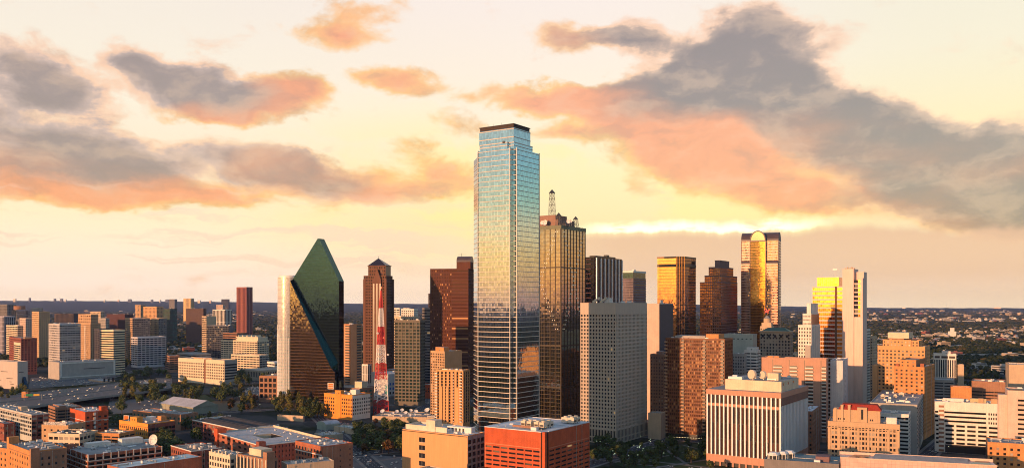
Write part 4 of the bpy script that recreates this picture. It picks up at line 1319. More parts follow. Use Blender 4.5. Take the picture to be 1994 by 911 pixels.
# city hall with green roof
B = S('civic_building', 'old grey stone hall with arched top windows and a dark green copper roof', 'civic building', 1479.5, 1539, 1544, 647, 1090, 27, wall('grey limestone', (0.36, 0.31, 0.25)), GL_BLIND, 3.6, 4.0, pier=.45, span=.4, n=0, end=False, par=.4)
W, Dp, Hh = B.w, B.d, B.h
mb = MB(); q = [(-W + 1.5, 1.5), (-1.5, 1.5), (-1.5, Dp - 1.5), (-W + 1.5, Dp - 1.5)]
mb.prism(offset_poly(q, 2.6), Hh + .4, Hh + 1.4, W_TAN); mb.prism(q, Hh + 1.38, B.z(638.5), plain('green copper roof', (0.05, 0.12, 0.09), .6), None, offset_poly(q, -7)); B.part('hipped_roof', mb)
for k in range(5):
    mb = MB(); x = -W + W * (k + .5) / 5; mb.cyl(x, -.1, 1.5, Hh - 6.5, Hh - 3.2, GL_DARK, 12); B.part('arched_window', mb)
finish(B)
# old tower with red sign
B = S('old_tower', 'slender stone tower with lantern and small red winged horse sign, left of green roof', 'tower', 1480, 1502, 1507, 636, 1180, 25, W_TAN, GL_DARK, 3, 3.8, n=0, end=False)
W, Dp, Hh = B.w, B.d, B.h
mb = MB(); cx, cy = -W / 2, Dp / 2
mb.box(cx - 6.5, cx + 6.5, cy - 6, cy + 6, Hh, B.z(628, cx, cy), W_TAN); mb.cyl(cx, cy, 4.6, B.z(628, cx, cy), B.z(620, cx, cy), W_TAN, 10); mb.cyl(cx, cy, 4.9, B.z(620, cx, cy), B.z(614, cx, cy), plain('grey dome', (0.25, 0.25, 0.25)), 10, 1.0)
B.part('lantern', mb)
zr = B.z(614, cx, cy)
mb = MB()
for dx_ in (-2, 2): mb.bar((cx + dx_, cy, zr - 2), (cx + dx_ * .6, cy, zr + 3), .25, M_DARKM)
B.part('sign_frame', mb)
M_RED = plain('red neon sign', (0.55, 0.03, 0.03), .5, emit=((1, .05, .04), .25))
horse = [(-4.2, 2.0), (-3.0, 1.5), (-2.6, -.6), (-3.4, -2.4), (-2.7, -2.5), (-1.9, -.8), (0.6, -.7), (1.0, -2.4), (2.3, -2.1), (1.7, -1.7), (1.6, -.5), (2.4, .9), (3.2, 2.2), (4.2, 1.9), (4.1, 2.7), (2.9, 3.5),
         (2.1, 3.0), (1.2, 1.4), (.6, 1.6), (-.4, 4.2), (-2.6, 4.9), (-1.2, 2.8), (-.9, 1.5), (-2.6, 1.6), (-3.8, 2.8)]
mb = MB(); i = len(mb.v); hz = zr + 5.2
pts = [(cx + x, hz + z) for x, z in horse]
mb.v += [(x, cy - .3, z) for x, z in pts] + [(x, cy + .3, z) for x, z in pts]
nn = len(pts); k = mb.mat(M_RED)
mb.f.append(tuple(range(nn))); mb.f.append(tuple(nn + q for q in reversed(range(nn)))); mb.mi += [k, k]
for q in range(nn): mb.f.append((q, (q + 1) % nn, nn + (q + 1) % nn, nn + q)); mb.mi.append(k)
B.part('sign_emblem', mb)
finish(B)
# white stepped tower
B = S('stepped_tower', 'white stepped tower with narrow upright windows, left of the blazing gold wing', 'office tower', 1554, 1580, 1597, 634, 940, 30, W_WHITE, GL_DARK, 2.6, 3.7, 'ribs', .5, .45, n=0, end=False)
W, Dp, Hh = B.w, B.d, B.h
block(B, B.fx(1563, 4), -1, 4, Dp - 1, Hh - .03, B.z(612), W_WHITE, core=W_BLACK, roof=R_GREY, deep=.3, spec={'F': dict(glass=GL_DARK, nc=8, nr=3, pier=.5, span=.5, style='bands')})
block(B, B.fx(1571, 7), -2, 7, Dp - 2, B.z(612) - .03, B.z(592), W_WHITE, roof=R_GREY)
mb = MB(); mb.box(-6, -.2, -3.5, 6, 0, B.z(672), W_GREY); B.part('annex', mb)
finish(B)
# pinkish hotel slab with balconies
B = S('hotel_building', 'long rose concrete slab with stacks of small balconies behind the federal block', 'hotel', 1483, 1609, 1616, 700, 850, 27, wall('rose concrete', (0.48, 0.28, 0.20)), GL_DARK, front=False, side=False, n=5, end=False, d=15,
      pent=((1495, 1517, 693, 2, 8, W_ORANGE),))
W, Dp, Hh = B.w, B.d, B.h
for (p0, p1) in ((1506, 1523), (1538, 1553), (1568, 1584), (1600, 1609)):
    x0, x1 = B.fx(p0), B.fx(p1)
    mb = MB(); mb.box(x0 - .9, x0 - .3, -.1, .4, 0, Hh - 1, W_BLACK); B.part('dark_slot', mb)
    for k in range(24):
        z = Hh - 9 - k * 3.5
        if z < 4: break
        mb = MB(); mb.box(x0, x1, -1.5, .05, z - .2, z, W_WHITE); mb.box(x0, x1, -1.5, -1.38, z, z + .9, W_WHITE); mb.box(x0 + .3, x1 - .3, -.12, .03, z + .05, z + 2.4, W_BLACK); B.part('balcony', mb)
finish(B)
B = S('hotel_building', 'blank white slab with one column of small windows right of the rose balcony slab', 'office block', 1617, 1641, 1651, 703, 866, 27, wall('bluish white concrete', (0.62, 0.60, 0.60)), GL_DARK, front=False, side=False, n=2)
mb = MB()
for k in range(16):
    mb = MB(); z = B.h - 12 - k * 5.2
    mb.box(-.2, .08, B.d * .45, B.d * .45 + 2.2, z, z + 2.0, W_BLACK); B.part('window', mb)
# orange stepped hotel
TL = wall('golden buff brick', (0.60, 0.33, 0.15), amp=.15)
GL_RH = panes('hotel window', (0.012, 0.01, 0.008), (0.40, 0.34, 0.27), 0.22, 0.2)
B = S('hotel_building', 'large golden brick hotel stepping up to a pale rooftop box', 'hotel', 1709, 1801, 1811, 676, 930, 34, TL, GL_RH, 3.9, 3.7, pier=.48, span=.48, n=0, end=False, top=3)
W, Dp, Hh = B.w, B.d, B.h
block(B, B.fx(1719, 3), B.fx(1774, 3), 3, Dp - 2, Hh - .03, B.z(664), TL, core=W_BLACK, roof=R_TAN, deep=.3, spec={'F': dict(glass=GL_RH, nc=8, nr=2, pier=.6, span=.5)})
block(B, B.fx(1774, 3) + .3, B.fx(1789, 3), 3.5, Dp - 2, Hh - .03, B.z(664) - .5, TL, core=W_BLACK, roof=R_TAN, deep=.3, spec={'F': dict(glass=GL_RH, nc=2, nr=2, pier=.6, span=.5), 'S': dict(glass=GL_RH, nc=3, nr=2, pier=.6, span=.5)})
mb = MB(); zz = B.z(660); mb.box(B.fx(1737, 8), B.fx(1760, 8), 8, Dp - 6, Hh, zz + .3, W_BROWN); mb.box(B.fx(1729, 7), B.fx(1770, 7), 6.5, Dp - 4, zz, B.z(648.5), W_CREAM); B.part('rooftop_box', mb)
mb = MB(); mb.box(B.fx(1699, -1), B.fx(1709) - .05, -1, 14, 0, B.z(714), TL); B.part('left_wing', mb)
finish(B)
B = S('hotel_building', 'orange brick hotel wing with a raised centre in front of the golden stepped hotel', 'hotel', 1741, 1800, 1820, 716, 868, 36, W_ORANGE, GL_RH, 4.8, 3.9, pier=.6, span=.5, n=0, end=False)
W, Dp, Hh = B.w, B.d, B.h
block(B, B.fx(1752, 1), B.fx(1784, 1), .8, Dp - 6, Hh - .03, B.z(703), W_ORANGE, core=W_BLACK, roof=R_TAN, deep=.3, spec={'F': dict(glass=GL_RH, nc=3, nr=2, pier=.7, span=.6)})
mb = MB(); mb.box(B.fx(1792, 1), B.fx(1799, 1), 1, 6, Hh, B.z(708), W_BRICK); mb.box(B.fx(1744, 2), B.fx(1750, 2), 2, 6, Hh, B.z(710), W_BRICK); B.part('stair_head', mb)
finish(B)
S('office_building', 'dim tan slab glimpsed between the white slab tower and the golden hotel', 'office block', 1694, 1699, 1708, 656, 1130, 40, W_TAN, GL_DARK, 3.2, 3.6)
S('office_building', 'narrow white and dark striped side of a block right of the white slab tower', 'office block', 1686, 1689, 1695, 641, 1150, 40, W_WHITE, GL_DARK, 2.4, 3.6, 'bands', .1, .5, n=0)
# white ribbed block
B = S('office_building', 'white ribbed office block with a square dark slotted crown, far right of the golden hotel', 'office block', 1818, 1862, 1866, 690, 1230, 26, W_WHITE, GL_OFFICE, 3.0, 30, 'ribs', .42, .02, top=7.5, base=6, n=0, end=False, d=16, pent=((1834, 1851, 683.5, 4, 8, W_WHITE),))
for (p0, p1) in ((1820, 1830), (1833, 1846), (1848, 1860)):
    mb = MB(); mb.box(B.fx(p0), B.fx(p1), -.12, .2, B.h - 5.6, B.h - 2.4, W_BLACK); B.part('dark_slot', mb)
finish(B)
S('office_building', 'plain tan block leaning against the right side of the white ribbed block', 'office block', 1865, 1877, 1882, 711, 1220, 26, W_TAN, GL_DARK, front=False, side=False, n=2, d=18)
S('parking_garage', 'grey concrete garage wall below the white ribbed block', 'parking garage', 1818, 1858, 1866, 741, 1010, 26, W_GREY, GL_OPEN, 9, 3.4, 'bands', .1, .6, n=0, d=30)
S('commercial_building', 'long tan and orange low block with dark garage slots behind the white garage', 'commercial building', 1892, 1958, 1990, 745, 930, 30, W_BROWN, GL_OPEN, 12, 3.6, 'bands', .05, .6, n=5, top=9, base=4, d=34)
S('commercial_building', 'orange lit brick box with a slim flagpole behind the white garage', 'commercial building', 1852, 1892, 1898, 755, 900, 24, W_ORANGE, GL_DARK, front=False, side=False, n=0, d=14)
# tan civic building with red roof
W_CIV = wall('weathered buff stone', (0.50, 0.35, 0.22), amp=.2)
B = S('civic_building', 'buff stone courthouse with a red tiled attic and chimneys on its flat roof', 'courthouse', 1612, 1752, 1769, 828, 690, 24, W_CIV, GL_BLIND, 2.6, 3.8, pier=.36, span=.42, n=0, end=False, top=2.6, base=6, sgl=GL_DARK, scp=4.2, spier=.7, d=30)
W, Dp, Hh = B.w, B.d, B.h
mb = MB(); mb.box(-W - .5, .5, -.5, .6, Hh - 4.6, Hh - 4.0, W_CIV); mb.box(-.1, .5, .61, Dp, Hh - 4.6, Hh - 4.0, W_CIV); B.part('cornice', mb)
for k in range(8):
    x = -W + 1.1 + (W - 2.2) * k / 7
    mb = MB(); mb.box(x - .9, x + .9, -.28, .3, 0, Hh - 4.4, W_CIV); B.part('pilaster', mb)
ax0, ax1 = B.fx(1622, 4), B.fx(1714, 4)
mb = MB(); zt = B.z(800, ax1, 4); mb.box(ax0, ax1, 4, 20, Hh, zt, W_CIV); B.part('attic', mb)
rr = [(ax0 + (ax1 - ax0) * q, 3.98, Hh + 2.6, .9, 1.5, 0.0, 'F') for q in (.12, .16, .2, .24, .55, .6, .65, .7, .8, .84)]
B.npanes = 60; put_windows(B, rr, GL_BLIND)
M_TILE = brick('red clay tile', (0.33, 0.045, 0.03), (0.16, .03, .02))
mb = MB(); q = [(ax0 + 4, 4.2), (ax1 + 1, 3.4), (ax1 + 1, 20.5), (ax0 + 4, 20.5)]
mb.prism(q, zt - .02, zt + 4.4, M_TILE, None, offset_poly(q, -3.2)); B.part('tiled_roof', mb)
mb = MB(); m0 = B.fx(1669, 2.6); mb.box(m0, m0 + 7.5, 2.6, 6, Hh, zt + 2.4, W_CIV); mb.box(m0 + 3, m0 + 4.6, 2.5, 2.7, Hh + 3, zt + .8, GL_DARK); B.part('dormer', mb)
for pp in (1624, 1637, 1651):
    mb = MB(); m0 = B.fx(pp, 3.2); mb.box(m0, m0 + 2, 3.2, 5.0, Hh, zt + 3.6 - (pp == 1624) * 3, W_CIV); mb.box(m0 - .2, m0 + 2.2, 3.0, 5.2, zt + 3.5 - (pp == 1624) * 3, zt + 4.0 - (pp == 1624) * 3, W_CIV); B.part('chimney', mb)
mb = MB(); m0 = B.fx(1726, 3); mb.box(m0, m0 + 7.5, 3, 8, Hh, Hh + 5.5, W_WHITE); B.part('lift_head', mb)
clutter(B, ax1 + 2, -2, 9, Dp - 3, Hh + .1, 7)
finish(B)
S('parking_garage', 'dark edged garage with slanting white stripes right behind the buff courthouse', 'parking garage', 1700, 1769.5, 1779, 808, 733, 28, W_WHITE, GL_OPEN, 8, 3.2, 'bands', .08, .52, n=3, d=26, roof=R_GREY)
B = S('parking_garage', 'tall pale garage with sloped striped side and roof plant behind the courthouse attic', 'parking garage', 1694, 1786, 1800, 789, 775, 28, W_GREY, GL_OPEN, 12, 3.4, 'bands', .06, .55, n=12, front=False, kinds=('air_handler', 'duct', 'cooling_tower', 'vent'), spier=.14, scp=14)
# white office with dark bands
B = S('office_building', 'white garage and office block with three long dark bands and five rows of wide openings', 'office block', 1820, 1947, 1962, 788, 775, 26, W_WHITE, GL_OPEN, side=False, front=False, n=8, end=False, sm=W_BROWN, d=24)
W, Dp, Hh = B.w, B.d, B.h
Bw = B.wb
rr = []
s0, s1 = B.fx(1828), B.fx(1838)
for k in range(3):
    z = Hh - 9.5 - k * 4.0
    mb = MB(); mb.box(s1 + .4, B.fx(1920), -.15, .1, z, z + 1.7, GL_OPEN); B.part('window_band', mb)
    mb = MB(); mb.box(-W + .3, s0 - .4, -.15, .1, z, z + 1.7, GL_OPEN); B.part('window_band', mb)
    for q in range(4):
        xx = B.fx(1926 + q * 4.6); rr.append((xx, -.08, z + .85, 1.0, 2.0, 0.0, 'F'))
for k in range(5):
    z = Hh - 21.8 - k * 3.9
    for q in range(5):
        x0, x1 = B.fx(1841 + q * 21.2), B.fx(1857.5 + q * 21.2)
        rr.append(((x0 + x1) / 2, -.08, z + .9, x1 - x0, 1.9, 0.0, 'F'))
    rr.append(((-W + s0) / 2 + .6, -.08, z + .9, 2.2, 1.7, 0.0, 'F'))
put_windows(B, rr, GL_OPEN)
for k in range(11):
    mb = MB(); z = Hh - .5 - k * 4.0
    mb.box(s0, s1, -.7, .1, z - 4.0, z - 2.0, W_BROWN); mb.box(s0 - .1, s1 + .1, -.9, .1, z - 1.99, z, W_WHITE); B.part('stair_panel', mb)
mb = MB(); mb.box(s1 + 1, -1, -.2, .1, .2, 7.5, W_BLACK); B.part('recess_shade', mb)  # dark panel painted as the shade of the ground floor recess
rr = [(.08, 4 + q * 9, Hh - 6 - k * 4.5, 5, 1.8, math.pi / 2, 'S') for k in range(8) for q in range(2)]
B.npanes = 50; put_windows(B, rr, GL_OPEN)
mb = MB(); q0 = B.fx(1889, 8); mb.box(q0, q0 + 13, 8, 12, Hh, Hh + 4, wall('beige louvre', (0.50, 0.42, 0.25))); mb.box(q0 - 22, q0 - 5, 10, 14, Hh, Hh + 3, W_WHITE); B.part('plant_room', mb)
mb = MB(); q0 = B.fx(1930, 6); mb.box(q0, q0 + 5, 6, 10, Hh, Hh + 4.5, W_TAN2); mb.box(q0 - 10, q0 - 6, 6, 10, Hh, Hh + 4.5, W_TAN2); B.part('stair_head', mb)
finish(B)
B = S('office_building', 'tall pale rose block cut by the right edge, windows only along its right half', 'office block', 1962, 2090, 2110, 766, 700, 26, W_PINK, GL_OPEN, side=False, front=False, n=6, end=False, d=30)
W = B.w
for k in range(10):
    z = B.h - 8 - k * 3.9
    mb = MB(); mb.box(B.fx(1982), -2, -.15, .1, z, z + 1.6, GL_OPEN); B.part('window_band', mb)
mb = MB(); mb.box(B.fx(1967, 3), B.fx(1967, 3) + 9, 3, 10, B.h, B.h + 1.6, M_DARKM); B.part('cooling_fan', mb)
mb = MB(); mb.box(B.fx(1944, 2), -W + .1, 2, 12, 0, B.h - 3.2, W_PINK); B.part('left_wing', mb)
finish(B)
S('commercial_building', 'tan blank low block behind the rose block at the right edge', 'commercial building', 1965, 2040, 2060, 712, 1060, 24, W_TAN, GL_DARK, front=False, side=False, n=5, d=40)
S('apartment_building', 'orange brick block with pale upright windows at the lower right corner', 'apartment building', 1923, 2060, 2080, 870, 610, 26, W_ORANGE, GL_BLIND, 4.2, 3.7, pier=.6, span=.5, n=6, top=2, h=None, d=26)
# rose tiled roof block at the bottom edge
W_RT = MATS.setdefault('x', None) or None
def tiles(name, c, s):
    m, g, b = new_mat(name)
    co = g.node('ShaderNodeTexCoord').outputs['Object']
    x, y, z = g.sep(co)
    fx = g.m('FRACT', g.m('DIVIDE', x, s)); fz = g.m('FRACT', g.m('DIVIDE', z, s))
    ln = g.m('MAXIMUM', g.m('LESS_THAN', fx, .05), g.m('LESS_THAN', fz, .05))
    wn = g.node('ShaderNodeTexWhiteNoise', noise_dimensions='2D')
    g.put(wn.inputs['Vector'], g.comb(g.m('FLOOR', g.m('DIVIDE', x, s)), g.m('FLOOR', g.m('DIVIDE', z, s)), 0))
    n1 = g.noise(co, .3, 4).outputs[0]
    cc = g.v('SCALE', c, s=g.mul(g.add(.9, g.mul(wn.outputs['Value'], .18)), g.add(.85, g.mul(n1, .3))))
    g.put(b.inputs['Base Color'], g.mix(ln, cc, rgba(tuple(k * .55 for k in c))))
    b.inputs['Roughness'].default_value = .5
    return m
MATS.pop('x')
W_TILE = tiles('rose stone panels', (0.60, 0.42, 0.36), 2.6)
B = Bld('library_building', 'long low rose stone panelled block with a grey sloping roof at the bottom edge', 'civic building', 1637, 1941, 1960, 906, 560, 19, d=14)
W, Dp, Hh = B.w, B.d, B.h
mb = MB(); mb.box(-W, 0, 0, Dp, 0, Hh, W_TILE); B.part('wall', mb)
mb = MB()
x0, x1 = B.fx(1697, 2), B.fx(1884, 2)
zr = Hh + 1.6
mb.v += [(x0, 1.2, Hh + .02), (x1, 1.2, Hh + .02), (x1 + 2, Dp - 1, zr), (x0 + 3, Dp - 1, zr), (x0, 1.2, Hh - 1), (x1, 1.2, Hh - 1), (x1 + 2, Dp - 1, Hh - 1), (x0 + 3, Dp - 1, Hh - 1)]
k = mb.mat(R_GREY)
for f_ in ((0, 1, 2, 3), (0, 4, 5, 1), (1, 5, 6, 2), (2, 6, 7, 3), (3, 7, 4, 0)): mb.f.append(f_); mb.mi.append(k)
B.part('sloping_roof', mb)
for (p0, p1) in ((1650, 1694), (1888, 1930)):
    mb = MB(); mb.poly([(B.fx(p0, 2), 2, Hh + .06), (B.fx(p1, 2), 2, Hh + .06), (B.fx(p1, 2), Dp - 2, Hh + .5), (B.fx(p0, 2) + 5, Dp - 2, Hh + .5)], GL_OFFICE); B.part('skylight', mb)
mb = MB(); mb.box(-W - .3, .3, Dp - .4, Dp + .3, Hh - .5, Hh + 1.9, W_PINK); mb.box(-W - .3, .3, -.3, .25, Hh - .5, Hh + .35, W_PINK); B.part('coping', mb)
# low roofs beside it
B = S('commercial_building', 'low block with a teal grey roof and white louvred cupolas at the bottom edge', 'commercial building', 1488, 1634, 1640, 905, 590, 24, W_GREYD, GL_DARK, front=False, side=False, n=0, end=False, d=34, roof=roofmat('teal grey roof', (0.16, 0.24, 0.26)))
for (pp, yy, s_) in ((1506, 4, 3.6), (1524, 10, 3.0), (1537, 16, 3.6)):
    mb = MB(); cx = B.fx(pp, yy)
    mb.cyl(cx, yy, s_ * .8, B.h, B.h + 3.2, M_DARKM, 8); mb.cyl(cx, yy, s_ * 1.15, B.h + 3.2, B.h + 4.2, M_WHITE, 8); mb.cyl(cx, yy, s_ * .9, B.h + 4.2, B.h + 5.2, M_WHITE, 8, s_ * .7)
    for k in range(8):
        a_ = 2 * math.pi * k / 8; mb.bar((cx + s_ * math.cos(a_), yy + s_ * math.sin(a_), B.h), (cx + s_ * math.cos(a_), yy + s_ * math.sin(a_), B.h + 3.3), .28, M_WHITE)
    B.part('cupola', mb)
mb = MB(); c0 = B.fx(1588, 8); mb.box(c0, c0 + 9, 8, 20, B.h, B.h + 3.6, wall('plum panel', (0.20, 0.12, 0.12))); B.part('penthouse', mb)
mb = MB(); c0 = B.fx(1585, 3); mb.box(c0, c0 + 4, 3, 6, B.h, B.h + 1.8, M_WHITE); B.part('stair_head', mb)
finish(B)
S('office_building', 'dim brown block with small windows in the shade right of the federal block', 'office block', 1560, 1582, 1597, 802, 770, 27, W_BROWN, GL_DARK, 3.4, 3.8, n=2, roof=R_WHITE)

# ---- bottom centre
W_RED = brick('vivid red brick', (0.50, 0.10, 0.04), (0.42, 0.14, 0.07))
B = S('office_building', 'bright red brick block with cooling towers on its pale roof, front of the tallest tower', 'office block', 943.5, 1061, 1148, 842, 600, 34, W_RED, GL_OFFICE, front=False, side=False, n=0, end=False, roof=R_WHITE, par=.5)
W, Dp, Hh = B.w, B.d, B.h
B.wb = MB()
W_REDT = wall('salmon band', (0.60, 0.22, 0.12))
rr = []
xe = -3.2
B.wb.box(-W + .6, -.6, .6, Dp, 0, Hh - .06, W_BLACK)
B.wb.box(-W, xe, 0, .65, Hh - 12, Hh - .03, W_RED); B.wb.box(-.65, 0, 5.0, Dp, Hh - 12, Hh - .03, W_RED)
B.wb.box(-W, -W + .6, .66, Dp, 0, Hh - .03, W_RED)
facade(B, B.wb, 'F', (-W, 0, 0, Dp), 0, Hh - 12, 7, 11, W_RED, GL_OFFICE, 'punch', .16, .60, .55, None, rr, .0, W + xe)
facade(B, B.wb, 'S', (-W, 0, 0, Dp), 0, Hh - 12, 7, 11, W_RED, GL_OFFICE, 'punch', .20, .60, .55, None, rr, 5.0, Dp)
put_windows(B, rr, GL_OFFICE)
B.wb.box(-2.1, .3, -.3, 2.4, 0, Hh + .3, W_RED)
for a_ in (-W, ):
    B.wb.box(a_ + 1, xe - .5, -.12, .1, Hh - 11.6, Hh - 11.1, W_REDT); B.wb.box(a_ + 1, a_ + 1.5, -.12, .1, 0, Hh - 11.65, W_REDT); B.wb.box(xe - 1, xe - .5, -.12, .1, 0, Hh - 11.65, W_REDT)
B.wb.box(-.1, .12, 6, Dp - 1, Hh - 11.6, Hh - 11.1, W_REDT)
PR = R_WHITE
mb = MB()
mb.box(-W - .1, xe, -.12, .7, Hh - .03, Hh + .5, PR); mb.box(-.7, .12, 5, Dp, Hh - .03, Hh + .5, PR); mb.box(-W - .1, -W + .7, .7, Dp, Hh - .03, Hh + .5, PR); mb.box(-W + .7, -.71, Dp - .6, Dp + .1, Hh - .03, Hh + .5, PR)
B.part('coping', mb)
for i, (lx, ly) in enumerate(((-W * .52, 7), (-W * .52 + 5, 7), (-W * .52 + 11, 7.2), (-W * .52 + 15.5, 7.2))):
    add_unit(B, 'cooling_tower', lx + 3, ly + 4, Hh + 1.4, math.pi / 2, 1.15)
for i in range(4):
    add_unit(B, 'cooling_tower', -W * .30 + (i % 2) * 5.2, 16 + (i // 2) * 6, Hh + .6, 0, 1.2)
for i in range(4):
    add_unit(B, 'cooling_tower', -W * .22 + (i % 2) * 5.4, Dp - 16 + (i // 2) * 6, Hh + .6, 0, 1.2)
mb = MB(); mb.box(-W * .62, -W * .22, 7.2, 8.4, Hh + .9, Hh + 2.3, W_BROWN); B.part('pipe_bridge', mb)
mb = MB(); mb.box(-W * .28, -W * .28 + 4.6, 4.2, 7.4, Hh, Hh + 2.3, M_WHITE); B.part('stair_head', mb)
clutter(B, -W + 3, -3, 3, 8 if False else Dp * .2, Hh + .08, 4, ('vent', 'vent'), .9)
clutter(B, -W + 3, -W * .62, 12, Dp - 3, Hh + .08, 5, ('vent', 'duct', 'vent', 'skylight'))
finish(B)
W_OBL = wall('apricot stucco', (0.62, 0.34, 0.16), amp=.1)
B = S('commercial_building', 'blank apricot wall with one column of five windows and a white plant deck on top', 'commercial building', 783.5, 911, 943.5, 849.5, 640, 33, W_OBL, GL_OFFICE, cp=5.2, scp=5.4, fh=5.0, spier=.24, sspan=.32, front=False, n=0, end=False, roof=R_WHITE, sm=W_GREY, sgl=GL_OFFICE, sstyle='punch', top=2.0, base=3, core=W_BLACK, par=.7)
W, Dp, Hh = B.w, B.d, B.h
mb = MB(); mb.box(-W, -.02, -.25, .45, 0, Hh - .5, W_OBL); B.part('blank_wall', mb)
for k in range(5):
    z = Hh - 7.6 - k * 6.0
    mb = MB(); w0, w1 = B.fx(816.5), B.fx(828)
    mb.box(w0, w1, -.32, .0, z, z + 3.5, GL_OFFICE); wn_ = B.part('window', mb)
    mb = MB(); mb.box(w0 - .1, w1 + .1, -.45, -.2, z - .3, z, W_GREY); B.part('sill', mb, None, wn_)
    mb = MB(); mb.box((w0 + w1) / 2 - .1, (w0 + w1) / 2 + .1, -.38, -.3, z, z + 3.5, M_METAL); B.part('frame', mb, None, wn_)
pw = wall('pale cream stucco', (0.70, 0.58, 0.45))
mb = MB(); a0, a1 = B.fx(790, 4), B.fx(870, 4); mb.box(a0, a1, 4, 4.6, Hh, Hh + 4.2, pw); mb.box(a0, a0 + .6, 4.6, 22, Hh, Hh + 4.2, pw); mb.box(a0 + .62, a1 - .3, 21.5, 22.2, Hh, Hh + 4.0, pw); mb.box(a0 + .7, a1 - .4, 4.7, 21.4, Hh, Hh + 2.4, R_WHITE); B.part('screen_wall', mb)
mb = MB(); a0, a1 = B.fx(830, 3.4), B.fx(847, 3.4); mb.box(a0, a1, 3.4, 12, Hh, Hh + 9, pw); B.part('stair_head', mb)
mb = MB(); mb.box(a1 + 5, -5.5, 12, 17, Hh, Hh + 4.4, M_WHITE)
B.part('plant_room', mb)
for k in range(5):
    mb = MB(); xx = a1 + 6 + k * 3.4; mb.box(xx, xx + 1.6, 11.85, 12.1, Hh + 1.2, Hh + 3.4, M_DARKM); B.part('louvre', mb)
clutter(B, a1 + 4, -2, 2, 11, Hh + .08, 5, ('duct', 'vent', 'air_handler'), .8)
finish(B)
S('commercial_building', 'small flat tan roof with a curb frame in front of the apricot wall', 'commercial building', 742, 800, 895, 938, 560, 40, W_TAN, GL_DARK, front=False, side=False, n=6, roof=R_TAN, kinds=('vent', 'duct', 'skylight'))

# ---- centre, behind the mast
S('residential_tower', 'tan apartment slab with white balcony grid and blank brown side wall', 'apartment tower', 838.5, 866, 899.5, 685, 1000, 44, W_TAN2, GL_BLIND, 3.0, 3.1, pier=.42, span=.4, side=False, n=3, sm=W_BROWN, roof=R_WHITE, pent=((848, 864, 676, 3, 8, W_ORANGE),))
mb = None
B = S('residential_tower', 'orange apartment tower with dark window strips and white balcony ends beside the tallest tower', 'apartment tower', 849.5, 902, 915, 722, 935, 26, TL, panes('near black strip glass', (.006, .006, .006), (.05, .04, .03), .1, .2, spec=.1), 4.6, 3.2, 'ribs', .55, .16, n=5, end=False, roof=R_TAN, base=7, top=1)
W, Dp, Hh = B.w, B.d, B.h
for x0 in (-W - 1.2, -4.0, -W * .36):
    for k in range(30):
        z = 8 + k * 3.2
        if z > Hh - 3: break
        mb = MB(); mb.box(x0, x0 + (2.8 if x0 != -W * .36 else .9), -1.3, .5, z, z + 1.0, W_WHITE); B.part('balcony', mb)
for x in (-W * .82, -W * .58, -W * .2):
    mb = MB(); mb.box(x - 1.6, x + 1.6, -.7, .3, 7, Hh - 18, TL); B.part('bay', mb)
mb = MB()
for k in range(6): mb.box(-W + k * W / 5.2, -W + k * W / 5.2 + 1.2, -.5, 1, 0, 7.2, W_TAN)
B.part('stilts', mb)
finish(B)
S('office_tower', 'blue green glass block behind a concrete grid between the pyramid tower and brown tower', 'office block', 768.5, 818, 828, 624, 1150, 16, wall('green grey grid', (0.17, 0.15, 0.12), .8, spec=.1), panes('deep green glass', (0.004, 0.016, 0.015), (0.01, .04, .035), .2, .15, spec=.15), 5.0, 4.4, pier=.26, span=.36, n=5, deep=.8, sgl=None, top=2)
S('office_building', 'white punched block standing right behind the blue green grid block', 'office block', 781, 806, 810, 602, 1750, 14, W_WHITE, GL_DARK, 3.8, 4.2, n=3, pent=((785, 797, 599.5, 4, 8, W_WHITE),), d=24)
S('office_building', 'small white block with red trim at the left of the white punched block', 'office block', 765, 778, 781, 600, 1800, 14, W_WHITE, GL_DARK, 7, 4.6, 'bands', .2, .5, n=0, d=20)
S('office_building', 'cream lower block under the white punched block', 'office block', 765, 806, 812, 617, 1500, 14, W_CREAM, GL_DARK, 4, 4.2, n=3, d=26)
S('office_tower', 'dark banded block stepping out from behind the broad brown tower', 'office block', 822, 850, 855, 600, 1400, 12, W_GREYD, GL_OFFICE, 8, 3.8, 'bands', .06, .5, n=0, d=26)
S('office_tower', 'dark slim block with small steps beside the upper left of the brown tower', 'office block', 834, 850, 855, 572, 1480, 12, wall('near black granite', (0.07, 0.05, 0.05)), GL_OFFICE, 3.5, 3.8, n=0, d=20)
B = S('residential_tower', 'orange tower with a blank centre panel and stacked balconies right of the green prism', 'apartment tower', 669.5, 694, 704.5, 632, 1290, 24, wall('orange concrete', (0.62, 0.30, 0.16)), GL_DARK, front=False, side=False, n=0, end=False, roof=R_WHITE)
W, Dp, Hh = B.w, B.d, B.h
for k in range(29):
    z = 8 + k * 4.0
    if z > Hh - 3: break
    mb = MB(); mb.box(-W + 2.4, B.fx(681.5), -1.4, .05, z, z + 1.1, W_TAN); mb.box(-W + 2.6, B.fx(681.5) - .2, -.1, .03, z + 1.15, z + 2.9, W_BLACK); mb.box(-.05, 1.6, 1, Dp - 1, z, z + 1.1, W_TAN); mb.box(-.03, .1, 1.2, Dp - 1.2, z + 1.15, z + 2.9, W_BLACK); B.part('balcony', mb)
for k in range(4):
    mb = MB(); mb.cyl(-W * .7 + k * 2, 5, .9, Hh, Hh + 2, M_WHITE, 8); B.part('roof_vent', mb)
finish(B)
S('parking_garage', 'dark roofed podium with an open light well behind the radio mast', 'parking garage', 745, 806, 826, 722, 1330, 25, W_BROWN, GL_OPEN, 9, 3.8, 'bands', .1, .5, n=4, roof=R_GREY)
W_MUR = wall('pale mural wall', (0.62, 0.60, 0.58))
